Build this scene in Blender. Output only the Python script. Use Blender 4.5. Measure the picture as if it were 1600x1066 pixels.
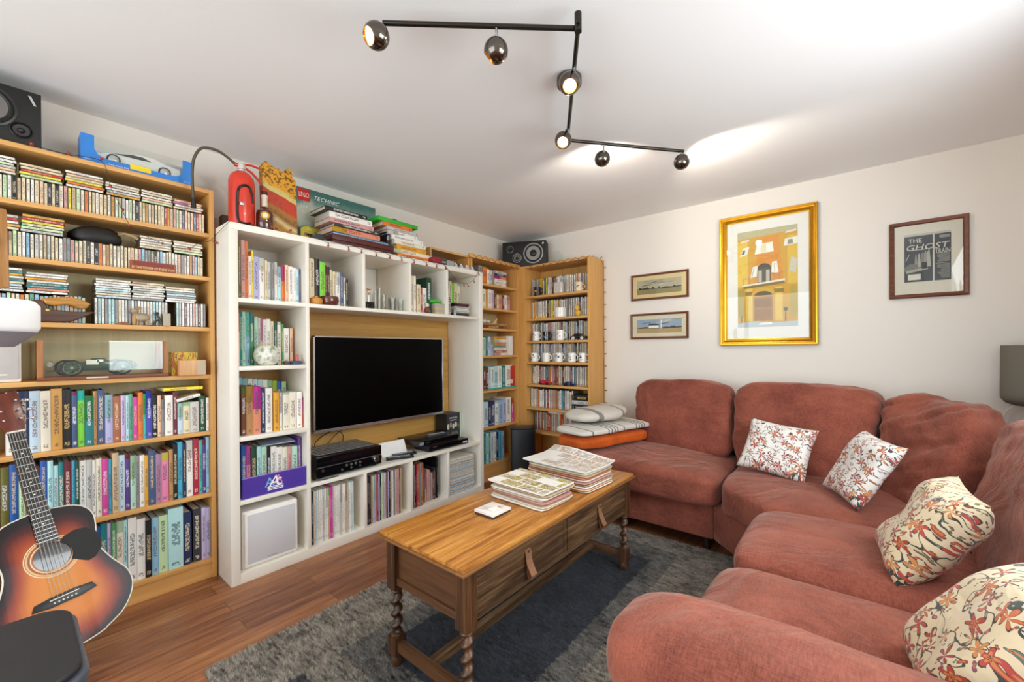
import bpy, bmesh, math, random
from math import sin, cos, pi, radians
from mathutils import Vector, Matrix, noise
random.seed(7)
for _o in list(bpy.data.objects): bpy.data.objects.remove(_o)
SC = bpy.context.scene
COL = SC.collection

# ---------------------------------------------------------------- camera
cd = bpy.data.cameras.new('camera'); cam = bpy.data.objects.new('camera', cd); COL.objects.link(cam)
cd.sensor_width = 36.0; cd.sensor_fit = 'HORIZONTAL'; cd.lens = 36.0 * 648.54 / 1600
cd.shift_y = (549.37 - 533.0) / 1600
cd.clip_start = 0.02
_r = Vector((0.77175718, 0.63588127, -0.00677229)); _u = Vector((0.00322579, 0.00673487, 0.99997212)); _f = Vector((-0.63590915, 0.77175751, -0.00314646))
cam.matrix_world = Matrix(((_r.x, _u.x, -_f.x, 2.83217), (_r.y, _u.y, -_f.y, -3.4920), (_r.z, _u.z, -_f.z, 1.18402), (0, 0, 0, 1)))
SC.camera = cam
# ---------------------------------------------------------------- view, world, daylight
SC.view_settings.view_transform = 'Standard'; SC.view_settings.look = 'None'
SC.view_settings.exposure = -0.42; SC.view_settings.gamma = 1.0
SC.view_settings.use_curve_mapping = False
W = bpy.data.worlds.new('world'); SC.world = W; W.use_nodes = True
_bg = W.node_tree.nodes['Background']; _bg.inputs[0].default_value = (0.80, 0.92, 1.0, 1); _bg.inputs[1].default_value = 2.2
try:
    SC.cycles.use_denoising = True; SC.cycles.max_bounces = 10; SC.cycles.diffuse_bounces = 8
    SC.cycles.glossy_bounces = 3; SC.cycles.transmission_bounces = 6; SC.cycles.transparent_max_bounces = 8
    SC.cycles.sample_clamp_indirect = 6.0; SC.cycles.caustics_reflective = False; SC.cycles.caustics_refractive = False
except Exception: pass
def area_light(name, loc, aim, sx, sy, power, col):
    l = bpy.data.lights.new(name, 'AREA'); l.shape = 'RECTANGLE'; l.size = sx; l.size_y = sy; l.energy = power; l.color = col
    o = bpy.data.objects.new(name, l); COL.objects.link(o); o.location = loc
    o.rotation_euler = (Vector(aim) - Vector(loc)).to_track_quat('-Z', 'Y').to_euler(); return o
area_light('window_daylight', (1.8, -5.27, 1.25), (1.9, -1.2, 2.2), 2.9, 2.0, 88, (0.86, 0.94, 1.0))
area_light('side_window_daylight', (3.66, -2.08, 1.5), (0.6, -2.3, 0.95), 1.5, 1.04, 62, (0.88, 0.95, 1.0))
HEADS = [((1.648, -2.731, 2.2), (-0.03, -0.67, -0.38), 12, 120), ((1.899, -2.434, 2.2), (-0.62, -0.22, -0.55), 16, 120),
         ((1.999, -2.125, 2.2), (0.35, -0.55, -0.75), 12, 120), ((1.749, -1.776, 2.2), (0.30, -0.65, -0.70), 12, 120),
         ((1.802, -1.475, 2.2), (-0.40, 0.85, 0.10), 15, 130), ((2.113, -1.161, 2.2), (0.45, 0.88, -0.05), 20, 125)]

# ---------------------------------------------------------------- colours and materials
def lin(h):
    h = h.lstrip('#'); v = [int(h[i:i+2], 16) / 255 for i in (0, 2, 4)]
    return tuple(x / 12.92 if x <= .04045 else ((x + .055) / 1.055) ** 2.4 for x in v)
CN = {'white': '#ece9e2', 'ivory': '#e8dfcb', 'cream': '#e2d2ae', 'beige': '#cdb48f', 'tan': '#b98a56', 'ochre': '#d09a4a', 'brown': '#6d4128', 'copper': '#a9633f',
 'black': '#17171b', 'charcoal': '#33353e', 'grey': '#8c8c8e', 'pale grey': '#c6c5c0', 'navy': '#1d2c52', 'blue': '#2459a8', 'slate blue': '#45587e', 'light blue': '#8fc0dc',
 'pale blue': '#c2d8e6', 'pale cyan': '#b5e0e2', 'cyan': '#48a9c8', 'turquoise': '#3cb8aa', 'teal': '#1f7c80', 'mint': '#b4dac4', 'sea green': '#5da58a', 'green': '#4d8f5c',
 'pale green': '#c4e0ae', 'lime green': '#7fd63f', 'dark green': '#1c4a38', 'olive': '#6d6a2a', 'yellow': '#eadb45', 'mustard': '#dfa32c', 'orange': '#e0782a', 'vermilion': '#d2512a',
 'salmon': '#dd8a6c', 'peach': '#ecc19f', 'red': '#c22d24', 'crimson': '#a3203c', 'maroon': '#6c2437', 'pink': '#e584ad', 'magenta': '#d4449c', 'rose': '#cf9a96', 'mauve': '#a6809b',
 'lilac': '#c6b6d9', 'lavender': '#b3b2dc', 'purple': '#5a3a86', 'violet': '#4a48b0'}
MC = {}
def nmat(name):
    m = bpy.data.materials.new(name); m.use_nodes = True; nt = m.node_tree
    return m, nt, nt.nodes['Principled BSDF']
def N(nt, t, **k):
    n = nt.nodes.new(t)
    for a, b in k.items():
        if a == 'i':
            for x, y in b.items(): n.inputs[x].default_value = y
        else: setattr(n, a, b)
    return n
def L(nt, a, b): nt.links.new(a, b)
def mixc(nt, fac, a, b, mode='MIX'):
    n = N(nt, 'ShaderNodeMix', data_type='RGBA', blend_type=mode)
    for s, v in ((n.inputs[0], fac), (n.inputs[6], a), (n.inputs[7], b)):
        if hasattr(v, 'is_output'): L(nt, v, s)
        elif isinstance(v, (int, float)): s.default_value = v
        else: s.default_value = (*v, 1) if len(v) == 3 else v
    return n.outputs[2]
def math_(nt, op, a, b=0.0, c=0.0):
    n = N(nt, 'ShaderNodeMath', operation=op)
    for s, v in zip(n.inputs, (a, b, c)):
        if hasattr(v, 'is_output'): L(nt, v, s)
        else: s.default_value = v
    return n.outputs[0]
def ramp(nt, fac, stops):
    n = N(nt, 'ShaderNodeValToRGB'); cr = n.color_ramp
    while len(cr.elements) < len(stops): cr.elements.new(0.5)
    for e, (p, c) in zip(cr.elements, stops): e.position = p; e.color = (*c, 1) if len(c) == 3 else c
    L(nt, fac, n.inputs[0]); return n.outputs[0]
def M(col, rough=.5, metal=0., var=.06, bump=0., scale=30., emit=0., coat=0., name=None):
    """plain painted / plastic / paper surface with a slight procedural unevenness"""
    key = (col, rough, metal, var, bump, scale, emit, coat)
    if key in MC: return MC[key]
    c = lin(CN.get(col, col)); m, nt, b = nmat(name or ('surface_' + col.replace('#', 'c').replace(' ', '_')))
    tc = N(nt, 'ShaderNodeTexCoord'); nz = N(nt, 'ShaderNodeTexNoise', i={'Scale': scale, 'Detail': 3.0}); L(nt, tc.outputs['Object'], nz.inputs['Vector'])
    L(nt, mixc(nt, nz.outputs[0], tuple(x * (1 - var) for x in c), tuple(min(1, x * (1 + var)) for x in c)), b.inputs['Base Color'])
    b.inputs['Roughness'].default_value = rough; b.inputs['Metallic'].default_value = metal
    if coat: b.inputs['Coat Weight'].default_value = coat
    if emit:
        b.inputs['Emission Color'].default_value = (*c, 1); b.inputs['Emission Strength'].default_value = emit
    if bump:
        bp = N(nt, 'ShaderNodeBump', i={'Strength': bump, 'Distance': .002}); L(nt, nz.outputs[0], bp.inputs['Height']); L(nt, bp.outputs[0], b.inputs['Normal'])
    MC[key] = m; return m
def wood(name, c1, c2, axis='Z', sc=6., rough=.45, c3=None, bump=.15):
    m, nt, b = nmat(name); c1, c2 = lin(c1), lin(c2)
    tc = N(nt, 'ShaderNodeTexCoord'); mp = N(nt, 'ShaderNodeMapping'); L(nt, tc.outputs['Object'], mp.inputs[0])
    s = {'X': (sc * .12, sc * 2.6, sc * 2.6), 'Y': (sc * 2.6, sc * .12, sc * 2.6), 'Z': (sc * 2.6, sc * 2.6, sc * .12)}[axis]; mp.inputs['Scale'].default_value = s
    n1 = N(nt, 'ShaderNodeTexNoise', i={'Scale': 1.6, 'Detail': 6.0, 'Roughness': .62, 'Distortion': .6}); L(nt, mp.outputs[0], n1.inputs['Vector'])
    n2 = N(nt, 'ShaderNodeTexNoise', i={'Scale': 11., 'Detail': 4.0, 'Roughness': .7}); L(nt, mp.outputs[0], n2.inputs['Vector'])
    f = math_(nt, 'MULTIPLY_ADD', n1.outputs[0], .7, math_(nt, 'MULTIPLY', n2.outputs[0], .3))
    st = [(.36, c2), (.62, c1)] if not c3 else [(.33, lin(c3)), (.47, c2), (.62, c1)]
    L(nt, ramp(nt, f, st), b.inputs['Base Color']); b.inputs['Roughness'].default_value = rough
    bp = N(nt, 'ShaderNodeBump', i={'Strength': bump, 'Distance': .001}); L(nt, f, bp.inputs['Height']); L(nt, bp.outputs[0], b.inputs['Normal'])
    return m
OAKZ = wood('oak_veneer_upright', '#dba75f', '#cb944f', 'Z'); OAKY = wood('oak_veneer_shelf', '#dea964', '#cc9654', 'Y'); OAKX = wood('oak_veneer_cross', '#dea964', '#cc9654', 'X')
PALEZ = wood('pale_wood_back', '#d6c694', '#c6b480', 'Z')
PANEL = wood('oak_back_panel', '#d8a85c', '#bd8a42', 'Y', 3.)
DARKOAK = wood('dark_oak', '#6b4629', '#3f2818', 'Z', 10., .38, '#26170e'); DARKOAKY = wood('dark_oak_long', '#7a5d40', '#4a3422', 'Y', 12., .38, '#2b1c12', .3); DARKOAKX = wood('dark_oak_cross', '#6a4529', '#40291a', 'X', 10., .38)
TOPOAK = wood('golden_oak_top', '#cf9448', '#a5692a', 'Y', 11., .30, '#6d3c14', .3)
WHITEW = M('#ebe5d9', .38, var=.02, name='white_laminate')
PAGE = M('#ded6c4', .8, var=.12, scale=300, name='paper_pages')
BLACKP = M('#101012', .35, name='black_plastic'); BLACKG = M('#08080a', .12, name='black_gloss'); CHROME = M('#d8d8da', .15, 1.0, name='chrome'); DKMETAL = M('#6d665f', .16, 1.0, name='smoked_chrome')
def glassmat():
    m, nt, b = nmat('clear_glass'); nt.nodes.remove(b); out = nt.nodes['Material Output']
    t = N(nt, 'ShaderNodeBsdfTransparent', i={'Color': (.96, .98, .97, 1)}); g = N(nt, 'ShaderNodeBsdfGlossy', i={'Roughness': .02}); lw = N(nt, 'ShaderNodeLayerWeight', i={'Blend': .5}); mx = N(nt, 'ShaderNodeMixShader')
    L(nt, math_(nt, 'MULTIPLY_ADD', math_(nt, 'POWER', lw.outputs['Facing'], 4.), .5, .045), mx.inputs[0]); L(nt, t.outputs[0], mx.inputs[1]); L(nt, g.outputs[0], mx.inputs[2]); L(nt, mx.outputs[0], out.inputs[0]); return m
GLASS = glassmat()
def spine_mat(name, long_text=True, plastic=False, blkt=None, ink_s=.7):
    """cover whose colour comes from the object; printed title marks sit on the spine only (object space)"""
    m, nt, b = nmat(name); tc = N(nt, 'ShaderNodeTexCoord'); oi = N(nt, 'ShaderNodeObjectInfo'); sx = N(nt, 'ShaderNodeSeparateXYZ'); L(nt, tc.outputs['Object'], sx.inputs[0])
    x, y, z = sx.outputs; rnd = oi.outputs['Random']; col = oi.outputs['Color']
    r2 = math_(nt, 'FRACT', math_(nt, 'MULTIPLY', rnd, 17.31)); r3 = math_(nt, 'FRACT', math_(nt, 'MULTIPLY', rnd, 91.7))
    cv = N(nt, 'ShaderNodeCombineXYZ'); L(nt, math_(nt, 'MULTIPLY', y, 3.2 if long_text else 2.2), cv.inputs[1]); L(nt, math_(nt, 'MULTIPLY_ADD', z, 26 if long_text else 14, math_(nt, 'MULTIPLY', rnd, 100)), cv.inputs[2])
    nz = N(nt, 'ShaderNodeTexNoise', i={'Scale': 1.5, 'Detail': 1.0}); L(nt, cv.outputs[0], nz.inputs['Vector'])
    glyph = math_(nt, 'GREATER_THAN', nz.outputs[0], .47)
    inner = math_(nt, 'LESS_THAN', math_(nt, 'ABSOLUTE', math_(nt, 'SUBTRACT', y, .5)), math_(nt, 'MULTIPLY_ADD', r2, .12, .19))
    lo = math_(nt, 'MULTIPLY_ADD', r3, .25, .2); hi = math_(nt, 'MULTIPLY_ADD', r2, -.2, .92)
    band = math_(nt, 'MULTIPLY', math_(nt, 'GREATER_THAN', z, lo), math_(nt, 'LESS_THAN', z, hi))
    foot = math_(nt, 'MULTIPLY', math_(nt, 'GREATER_THAN', z, .05), math_(nt, 'LESS_THAN', z, .11))
    spine = math_(nt, 'GREATER_THAN', x, -.02)
    txt = math_(nt, 'MULTIPLY', math_(nt, 'MULTIPLY', math_(nt, 'MULTIPLY', glyph, inner), math_(nt, 'MAXIMUM', band, foot)), spine)
    bw = N(nt, 'ShaderNodeRGBToBW'); L(nt, col, bw.inputs[0]); dark = math_(nt, 'LESS_THAN', bw.outputs[0], .22)
    ink_on_light = ramp(nt, r2, [(0, lin('#23304a')), (.35, lin('#5a4a40')), (.6, lin('#9a3a34')), (.8, lin('#35505a'))])
    ink_on_dark = ramp(nt, r3, [(0, lin('#efece2')), (.55, lin('#d9b668')), (.75, lin('#e6e6ee'))])
    ink = mixc(nt, dark, ink_on_light, ink_on_dark)
    # some covers carry a block of second colour at the head or the foot
    blk = math_(nt, 'MULTIPLY', math_(nt, 'MULTIPLY', math_(nt, 'GREATER_THAN', z, math_(nt, 'MULTIPLY_ADD', r2, .5, .45)), math_(nt, 'GREATER_THAN', r3, .93 if plastic else (blkt or .78))), spine)
    hs = N(nt, 'ShaderNodeHueSaturation', i={'Saturation': 1.25, 'Value': .62}); L(nt, math_(nt, 'MULTIPLY_ADD', r2, .5, .3), hs.inputs['Hue']); L(nt, col, hs.inputs['Color'])
    base = mixc(nt, blk, col, hs.outputs[0]); base = mixc(nt, math_(nt, 'MULTIPLY', txt, ink_s), base, ink)
    if plastic:
        edge = math_(nt, 'MULTIPLY', math_(nt, 'LESS_THAN', math_(nt, 'ABSOLUTE', math_(nt, 'SUBTRACT', y, .5)), .36), spine)
        base = mixc(nt, edge, lin('#665c4e'), base)
    L(nt, base, b.inputs['Base Color']); b.inputs['Roughness'].default_value = .3 if plastic else .45
    return m
COVER = spine_mat('printed_book_cover'); CASE = spine_mat('printed_media_case', False, True, None, .5); SLEEVE = spine_mat('printed_record_sleeve', True, False, .9, .4); PAPERS = spine_mat('magazine_fold_paper', True, False, 2., .15)

# ---------------------------------------------------------------- mesh helpers
class MB:
    def __init__(s): s.b = bmesh.new(); s.mi = 0
    def _f(s, vs):
        try: f = s.b.faces.new(vs); f.material_index = s.mi; return f
        except ValueError: return None
    def hexa(s, P):
        v = [s.b.verts.new(p) for p in P]
        for q in ((0, 3, 2, 1), (4, 5, 6, 7), (0, 1, 5, 4), (1, 2, 6, 5), (2, 3, 7, 6), (3, 0, 4, 7)): s._f([v[i] for i in q])
        return s
    def box(s, x0, x1, y0, y1, z0, z1):
        return s.hexa([(x0, y0, z0), (x1, y0, z0), (x1, y1, z0), (x0, y1, z0), (x0, y0, z1), (x1, y0, z1), (x1, y1, z1), (x0, y1, z1)])
    def lathe(s, c, prof, seg=20, axis=(0, 0, 1), cap=True):
        q = Vector((0, 0, 1)).rotation_difference(Vector(axis).normalized()); c = Vector(c); rings = []
        for r, h in prof:
            rings.append([s.b.verts.new(c + q @ Vector((r * cos(2 * pi * i / seg), r * sin(2 * pi * i / seg), h))) for i in range(seg)])
        for a, b_ in zip(rings, rings[1:]):
            for i in range(seg): s._f([a[i], a[(i + 1) % seg], b_[(i + 1) % seg], b_[i]])
        if cap: s._f(list(reversed(rings[0]))); s._f(rings[-1])
        return s
    def cyl(s, a, b_, r, seg=14, r2=None):
        a, b_ = Vector(a), Vector(b_); d = b_ - a
        return s.lathe(a, [(r, 0), (r if r2 is None else r2, d.length)], seg, d)
    def sphere(s, c, r, seg=18, rings=10, sc=(1, 1, 1)):
        c = Vector(c); n0 = len(s.b.verts)
        g = bmesh.ops.create_uvsphere(s.b, u_segments=seg, v_segments=rings, radius=r)
        for v in g['verts']:
            v.co = Vector((v.co.x * sc[0], v.co.y * sc[1], v.co.z * sc[2])) + c
            for f in v.link_faces: f.material_index = s.mi
        return s
    def tube(s, pts, r, seg=8, closed=False):
        P = [Vector(p) for p in pts]; n = len(P); rings = []; up = Vector((0.13, 0.21, 1)).normalized()
        for i, p in enumerate(P):
            t = (P[(i + 1) % n] - P[i - 1]) if closed else (P[min(i + 1, n - 1)] - P[max(i - 1, 0)])
            t.normalize(); a = t.cross(up)
            if a.length < 1e-4: a = t.cross(Vector((1, 0, 0)))
            a.normalize(); b_ = a.cross(t); rr = r[i] if isinstance(r, (list, tuple)) else r
            rings.append([s.b.verts.new(p + (a * cos(2 * pi * k / seg) + b_ * sin(2 * pi * k / seg)) * rr) for k in range(seg)])
        for i in range(n if closed else n - 1):
            A, B = rings[i], rings[(i + 1) % n]
            for k in range(seg): s._f([A[k], B[k], B[(k + 1) % seg], A[(k + 1) % seg]])
        if not closed: s._f(rings[0]); s._f(list(reversed(rings[-1])))
        return s
    def prism(s, poly, o, u, v, w):
        """polygon (a,b) in the plane o + a*u + b*v, extruded by vector w"""
        o, u, v, w = map(Vector, (o, u, v, w)); n = len(poly)
        A = [s.b.verts.new(o + u * a + v * b_) for a, b_ in poly]; B = [s.b.verts.new(o + u * a + v * b_ + w) for a, b_ in poly]
        s._f(list(reversed(A))); s._f(B)
        for i in range(n): s._f([A[i], A[(i + 1) % n], B[(i + 1) % n], B[i]])
        return s
    def flat(s, poly, o, u, v):
        o, u, v = map(Vector, (o, u, v)); s._f([s.b.verts.new(o + u * a + v * b_) for a, b_ in poly]); return s
    def build(s, name, mats, parent=None, bevel=0., seg=2, smooth=True, local=False, ang=38):
        me = bpy.data.meshes.new(name); bmesh.ops.recalc_face_normals(s.b, faces=s.b.faces[:])
        if bevel: bmesh.ops.bevel(s.b, geom=[e for e in s.b.edges if len(e.link_faces) == 2 and e.calc_face_angle(0) > .6], offset=bevel, segments=seg, affect='EDGES', profile=.6)
        for e in s.b.edges:
            if len(e.link_faces) == 2 and e.calc_face_angle(0) > radians(ang): e.smooth = False
        if smooth:
            for f in s.b.faces: f.smooth = True
        s.b.to_mesh(me); s.b.free()
        for m in (mats if isinstance(mats, (list, tuple)) else [mats]): me.materials.append(m)
        o = bpy.data.objects.new(name, me); COL.objects.link(o)
        if parent is not None:
            o.parent = parent
            if not local:
                w = Vector((0, 0, 0)); p = parent
                while p is not None: w += p.location; p = p.parent
                me.transform(Matrix.Translation(-w))
        return o
def thing(name, label, cat, loc=(0, 0, 0), group=None):
    o = bpy.data.objects.new(name, None); COL.objects.link(o); o.location = loc; o.empty_display_size = .05
    o['label'] = label; o['category'] = cat
    if group: o['group'] = group
    return o
def tag(o, label, cat, group=None, kind=None):
    o['label'] = label; o['category'] = cat
    if group: o['group'] = group
    if kind: o['kind'] = kind
    return o
def struct(o): o['kind'] = 'structure'; return o
def setorigin(o, p):
    """a top-level mesh built in world coordinates gets its origin at p"""
    o.data.transform(Matrix.Translation(-Vector(p))); o.location = p; return o
def text(name, body, mat, parent, loc, right, up, width=None, height=None, ext=.0008, shear=0., lab=None):
    cu = bpy.data.curves.new(name, 'FONT'); cu.body = body; cu.size = 1; cu.extrude = 0; cu.align_x = 'CENTER'; cu.align_y = 'CENTER'; cu.shear = shear; cu.resolution_u = 2
    t = bpy.data.objects.new('tmp', cu); COL.objects.link(t); dg = bpy.context.evaluated_depsgraph_get(); dg.update()
    me = bpy.data.meshes.new_from_object(t.evaluated_get(dg)); bpy.data.objects.remove(t)
    if not len(me.vertices): return None
    xs = [v.co.x for v in me.vertices]; ys = [v.co.y for v in me.vertices]; w = max(xs) - min(xs); h = max(ys) - min(ys)
    cx, cy = (max(xs) + min(xs)) / 2, (max(ys) + min(ys)) / 2
    s = (width / w) if width else (height / h); sy = (height / h) if height else s
    R, U = Vector(right).normalized(), Vector(up).normalized(); Nn = R.cross(U); c = Vector(loc)
    w0 = Vector((0, 0, 0)); p = parent
    while p is not None: w0 += p.location; p = p.parent
    for v in me.vertices: v.co = c + R * ((v.co.x - cx) * s) + U * ((v.co.y - cy) * sy) + Nn * ext - w0
    me.materials.clear(); me.materials.append(mat); o = bpy.data.objects.new(name, me); COL.objects.link(o); o.parent = parent
    if lab: o['label'] = lab
    return o
def ordn(n):
    if n == 1: return 'leftmost'
    return f"{n}{'th' if 10 <= n % 100 <= 20 else {1: 'st', 2: 'nd', 3: 'rd'}.get(n % 10, 'th')} from the left"
def ordd(n): return 'topmost' if n == 1 else f"{n}{'th' if 10 <= n % 100 <= 20 else {1: 'st', 2: 'nd', 3: 'rd'}.get(n % 10, 'th')} from the top"
EX, EY, EZ = Vector((1, 0, 0)), Vector((0, 1, 0)), Vector((0, 0, 1))
# ================================================================= the room
H = 2.33; XR = 3.62; YR = -5.2
def wallmat(name, c, sc=120.):
    m, nt, b = nmat(name); tc = N(nt, 'ShaderNodeTexCoord'); nz = N(nt, 'ShaderNodeTexNoise', i={'Scale': sc, 'Detail': 4.}); L(nt, tc.outputs['Object'], nz.inputs['Vector'])
    c = lin(c); L(nt, mixc(nt, nz.outputs[0], tuple(x * .97 for x in c), c), b.inputs['Base Color']); b.inputs['Roughness'].default_value = .75
    bp = N(nt, 'ShaderNodeBump', i={'Strength': .12, 'Distance': .0012}); L(nt, nz.outputs[0], bp.inputs['Height']); L(nt, bp.outputs[0], b.inputs['Normal']); return m
WALL = wallmat('wall_paint', '#e4ded5'); CEIL = wallmat('ceiling_paint', '#f3f3f3'); TRIM = M('#ece8df', .4, var=.02, name='white_gloss_trim')
def floormat():
    m, nt, b = nmat('walnut_floorboards'); tc = N(nt, 'ShaderNodeTexCoord'); mp = N(nt, 'ShaderNodeMapping'); L(nt, tc.outputs['Object'], mp.inputs[0]); mp.inputs['Rotation'].default_value = (0, 0, pi / 2)
    br = N(nt, 'ShaderNodeTexBrick', i={'Scale': 1., 'Mortar Size': .0012, 'Brick Width': .95, 'Row Height': .105, 'Bias': 0., 'Color1': (0, 0, 0, 1), 'Color2': (1, 1, 1, 1), 'Mortar': (.5, .5, .5, 1)}); br.offset = .37; br.offset_frequency = 2
    L(nt, mp.outputs[0], br.inputs['Vector'])
    m2 = N(nt, 'ShaderNodeMapping'); L(nt, tc.outputs['Object'], m2.inputs[0]); m2.inputs['Scale'].default_value = (16, 1.3, 16)
    jit = N(nt, 'ShaderNodeVectorMath', operation='ADD'); L(nt, m2.outputs[0], jit.inputs[0]); bx = N(nt, 'ShaderNodeCombineXYZ'); L(nt, math_(nt, 'MULTIPLY', br.outputs[0], 13.), bx.inputs[1]); L(nt, bx.outputs[0], jit.inputs[1])
    nz = N(nt, 'ShaderNodeTexNoise', i={'Scale': 1.7, 'Detail': 7., 'Roughness': .6, 'Distortion': 1.1}); L(nt, jit.outputs[0], nz.inputs['Vector'])
    n2 = N(nt, 'ShaderNodeTexNoise', i={'Scale': 9., 'Detail': 3.}); L(nt, jit.outputs[0], n2.inputs['Vector'])
    f = math_(nt, 'ADD', math_(nt, 'MULTIPLY', nz.outputs[0], .72), math_(nt, 'ADD', math_(nt, 'MULTIPLY', br.outputs[0], .20), math_(nt, 'MULTIPLY', n2.outputs[0], .12)))
    c = ramp(nt, f, [(.28, lin('#4a2b1d')), (.42, lin('#7a4a30')), (.58, lin('#9c653f')), (.80, lin('#c08a58'))])
    c = mixc(nt, math_(nt, 'MULTIPLY', br.outputs['Fac'], .7), c, lin('#3a2216')); L(nt, c, b.inputs['Base Color']); b.inputs['Roughness'].default_value = .34
    bp = N(nt, 'ShaderNodeBump', i={'Strength': .2, 'Distance': .001}); L(nt, nz.outputs[0], bp.inputs['Height']); L(nt, bp.outputs[0], b.inputs['Normal']); return m
struct(MB().box(-.1, XR + .1, YR - .1, .1, -.1, 0).build('floor', floormat(), smooth=False))
struct(MB().box(-.1, XR + .1, YR - .1, .1, H, H + .1).build('ceiling', CEIL, smooth=False))
struct(MB().box(-.1, 0, YR - .1, .1, 0, H).build('wall_left', WALL, smooth=False))
struct(MB().box(0, XR, 0, .1, 0, H).build('wall_back', WALL, smooth=False))
m = MB(); m.box(XR, XR + .1, -1.3, .1, 0, H).box(XR, XR + .1, YR - .1, -2.87, 0, H).box(XR, XR + .1, -2.87, -1.3, 0, .95).box(XR, XR + .1, -2.87, -1.3, 2.05, H); struct(m.build('wall_right', WALL, smooth=False))
m = MB(); m.box(0, .3, YR - .1, YR, 0, H).box(3.3, XR, YR - .1, YR, 0, H).box(.3, 3.3, YR - .1, YR, 0, .2).box(.3, 3.3, YR - .1, YR, 2.2, H); struct(m.build('wall_rear', WALL, smooth=False))
def window(name, p0, du, w, z0, z1, dn, nb):
    """framed window in a wall opening: p0 corner, du direction along the wall, dn into the room"""
    p0, du, dn = Vector(p0), Vector(du), Vector(dn); m = MB(); t = .05
    def bar(a0, a1, b0, b1): m.hexa([tuple(p0 + du * a + EZ * (b - p0.z) + dn * d) for (a, b, d) in ((a0, b0, 0), (a1, b0, 0), (a1, b0, -.05), (a0, b0, -.05), (a0, b1, 0), (a1, b1, 0), (a1, b1, -.05), (a0, b1, -.05))])
    bar(0, t, z0, z1); bar(w - t, w, z0, z1); bar(t, w - t, z0, z0 + t); bar(t, w - t, z1 - t, z1)
    for i in range(1, nb): bar(w * i / nb - .03, w * i / nb + .03, z0 + t, z1 - t)
    f = struct(m.build(name, TRIM, smooth=False)); g = MB(); q = [p0 + du * a + EZ * (b - p0.z) - dn * .025 for a, b in ((t, z0 + t), (w - t, z0 + t), (w - t, z1 - t), (t, z1 - t))]
    g._f([g.b.verts.new(x) for x in q]); g.build('pane', GLASS, f, smooth=False)
window('window_1', (.3, YR, .2), EX, 3.0, .2, 2.2, EY, 3)
window('window_2', (XR, -2.87, .95), EY, 1.57, .95, 2.05, -EX, 3)
struct(MB().box(1.09, XR - .015, -.015, 0, 0, .09).build('baseboard_back', TRIM, bevel=.003))
struct(MB().box(XR - .015, XR, -5.2, 0, 0, .09).build('baseboard_right', TRIM, bevel=.003))

# ================================================================= tall bookcase, far left
def bookcase(name, label, x0, x1, y0, y1, ztop, shelves, along, mats, plinth=.08, t=.02, back=True, backmat=None, group=None):
    """along = 'y': stands on the left wall and faces +x; 'x': stands on the back wall and faces -y"""
    th = thing(name, label, 'bookcase', ((x0 + x1) / 2, (y0 + y1) / 2, 0), group); mz, ms = mats
    if along == 'y':
        MB().box(x0, x1, y0, y0 + t, 0, ztop).build('side_panel', mz, th, bevel=.0012); MB().box(x0, x1, y1 - t, y1, 0, ztop).build('side_panel', mz, th, bevel=.0012)
        MB().box(x0, x1, y0 + t, y1 - t, ztop - t, ztop).build('top_board', ms, th, bevel=.0012)
        for z in shelves: MB().box(x0 + .006, x1 - .003, y0 + t, y1 - t, z - .02, z).build('shelf', ms, th, bevel=.0012)
        MB().box(x1 - .028, x1 - .012, y0 + t, y1 - t, 0, shelves[-1] - .02).build('plinth', ms, th)
        MB().box(x0, x0 + .006, y0 + t, y1 - t, shelves[-1] - .02, ztop - t).build('back_board', backmat or mz, th)
    else:
        MB().box(x0, x0 + t, y0, y1, 0, ztop).build('side_panel', mz, th, bevel=.0012); MB().box(x1 - t, x1, y0, y1, 0, ztop).build('side_panel', mz, th, bevel=.0012)
        MB().box(x0 + t, x1 - t, y0, y1, ztop - t, ztop).build('top_board', ms, th, bevel=.0012)
        for z in shelves: MB().box(x0 + t, x1 - t, y0 + .003, y1 - .006, z - .02, z).build('shelf', ms, th, bevel=.0012)
        MB().box(x0 + t, x1 - t, y0 + .012, y0 + .028, 0, shelves[-1] - .02).build('plinth', ms, th)
        MB().box(x0 + t, x1 - t, y1 - .006, y1, shelves[-1] - .02, ztop - t).build('back_board', backmat or mz, th)
    return th
SHL = [1.806, 1.578, 1.314, 1.067, .771, .446, .101]
bookcase('bookcase', 'tall oak bookcase on the left wall crammed with disc cases and books behind the guitar', .004, .227, -3.62, -2.797, 2.035, SHL, 'y', (OAKZ, OAKY), backmat=PALEZ)
SHC = [1.787, 1.568, 1.385, 1.136, .82, .486, .152]
bookcase('bookcase', 'oak bookcase on the left wall between the white unit and the corner', .004, .28, -.945, -.29, 2.01, SHC, 'y', (OAKZ, OAKY), backmat=PALEZ)
SHB = [1.705, 1.485, 1.271, 1.070, .852, .629, .404, .14]
bookcase('bookcase', 'oak bookcase on the back wall filled with film cases and mugs, nearest the sofa', .342, 1.062, -.282, -.004, 2.0, SHB, 'x', (OAKZ, OAKX))
struct(setorigin(MB().prism([(0, 0), (.0, .288), (-.01, .29), (.055, -.004)][:0] or [(.275, -.29), (.342, -.29), (.342, -.278), (.284, -.278)], (0, 0, .0), EX, EY, EZ * 2.0).build('trim_1', OAKZ), (.3, -.285, 0)))
# low wooden box frame lying on the unit's far end, the open case behind the corner shelves
t_ = thing('wall_shelf', 'open oak shelf box fixed high on the wall above the white unit', 'shelf', (.14, -1.2, 1.84))
MB().box(.01, .27, -1.385, -.955, 1.985, 2.0).build('top_board', OAKY, t_); MB().box(.01, .27, -.972, -.955, 1.842, 1.985).build('side_panel', OAKZ, t_); MB().box(.01, .27, -1.385, -1.368, 1.842, 1.985).build('side_panel', OAKZ, t_)

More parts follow.
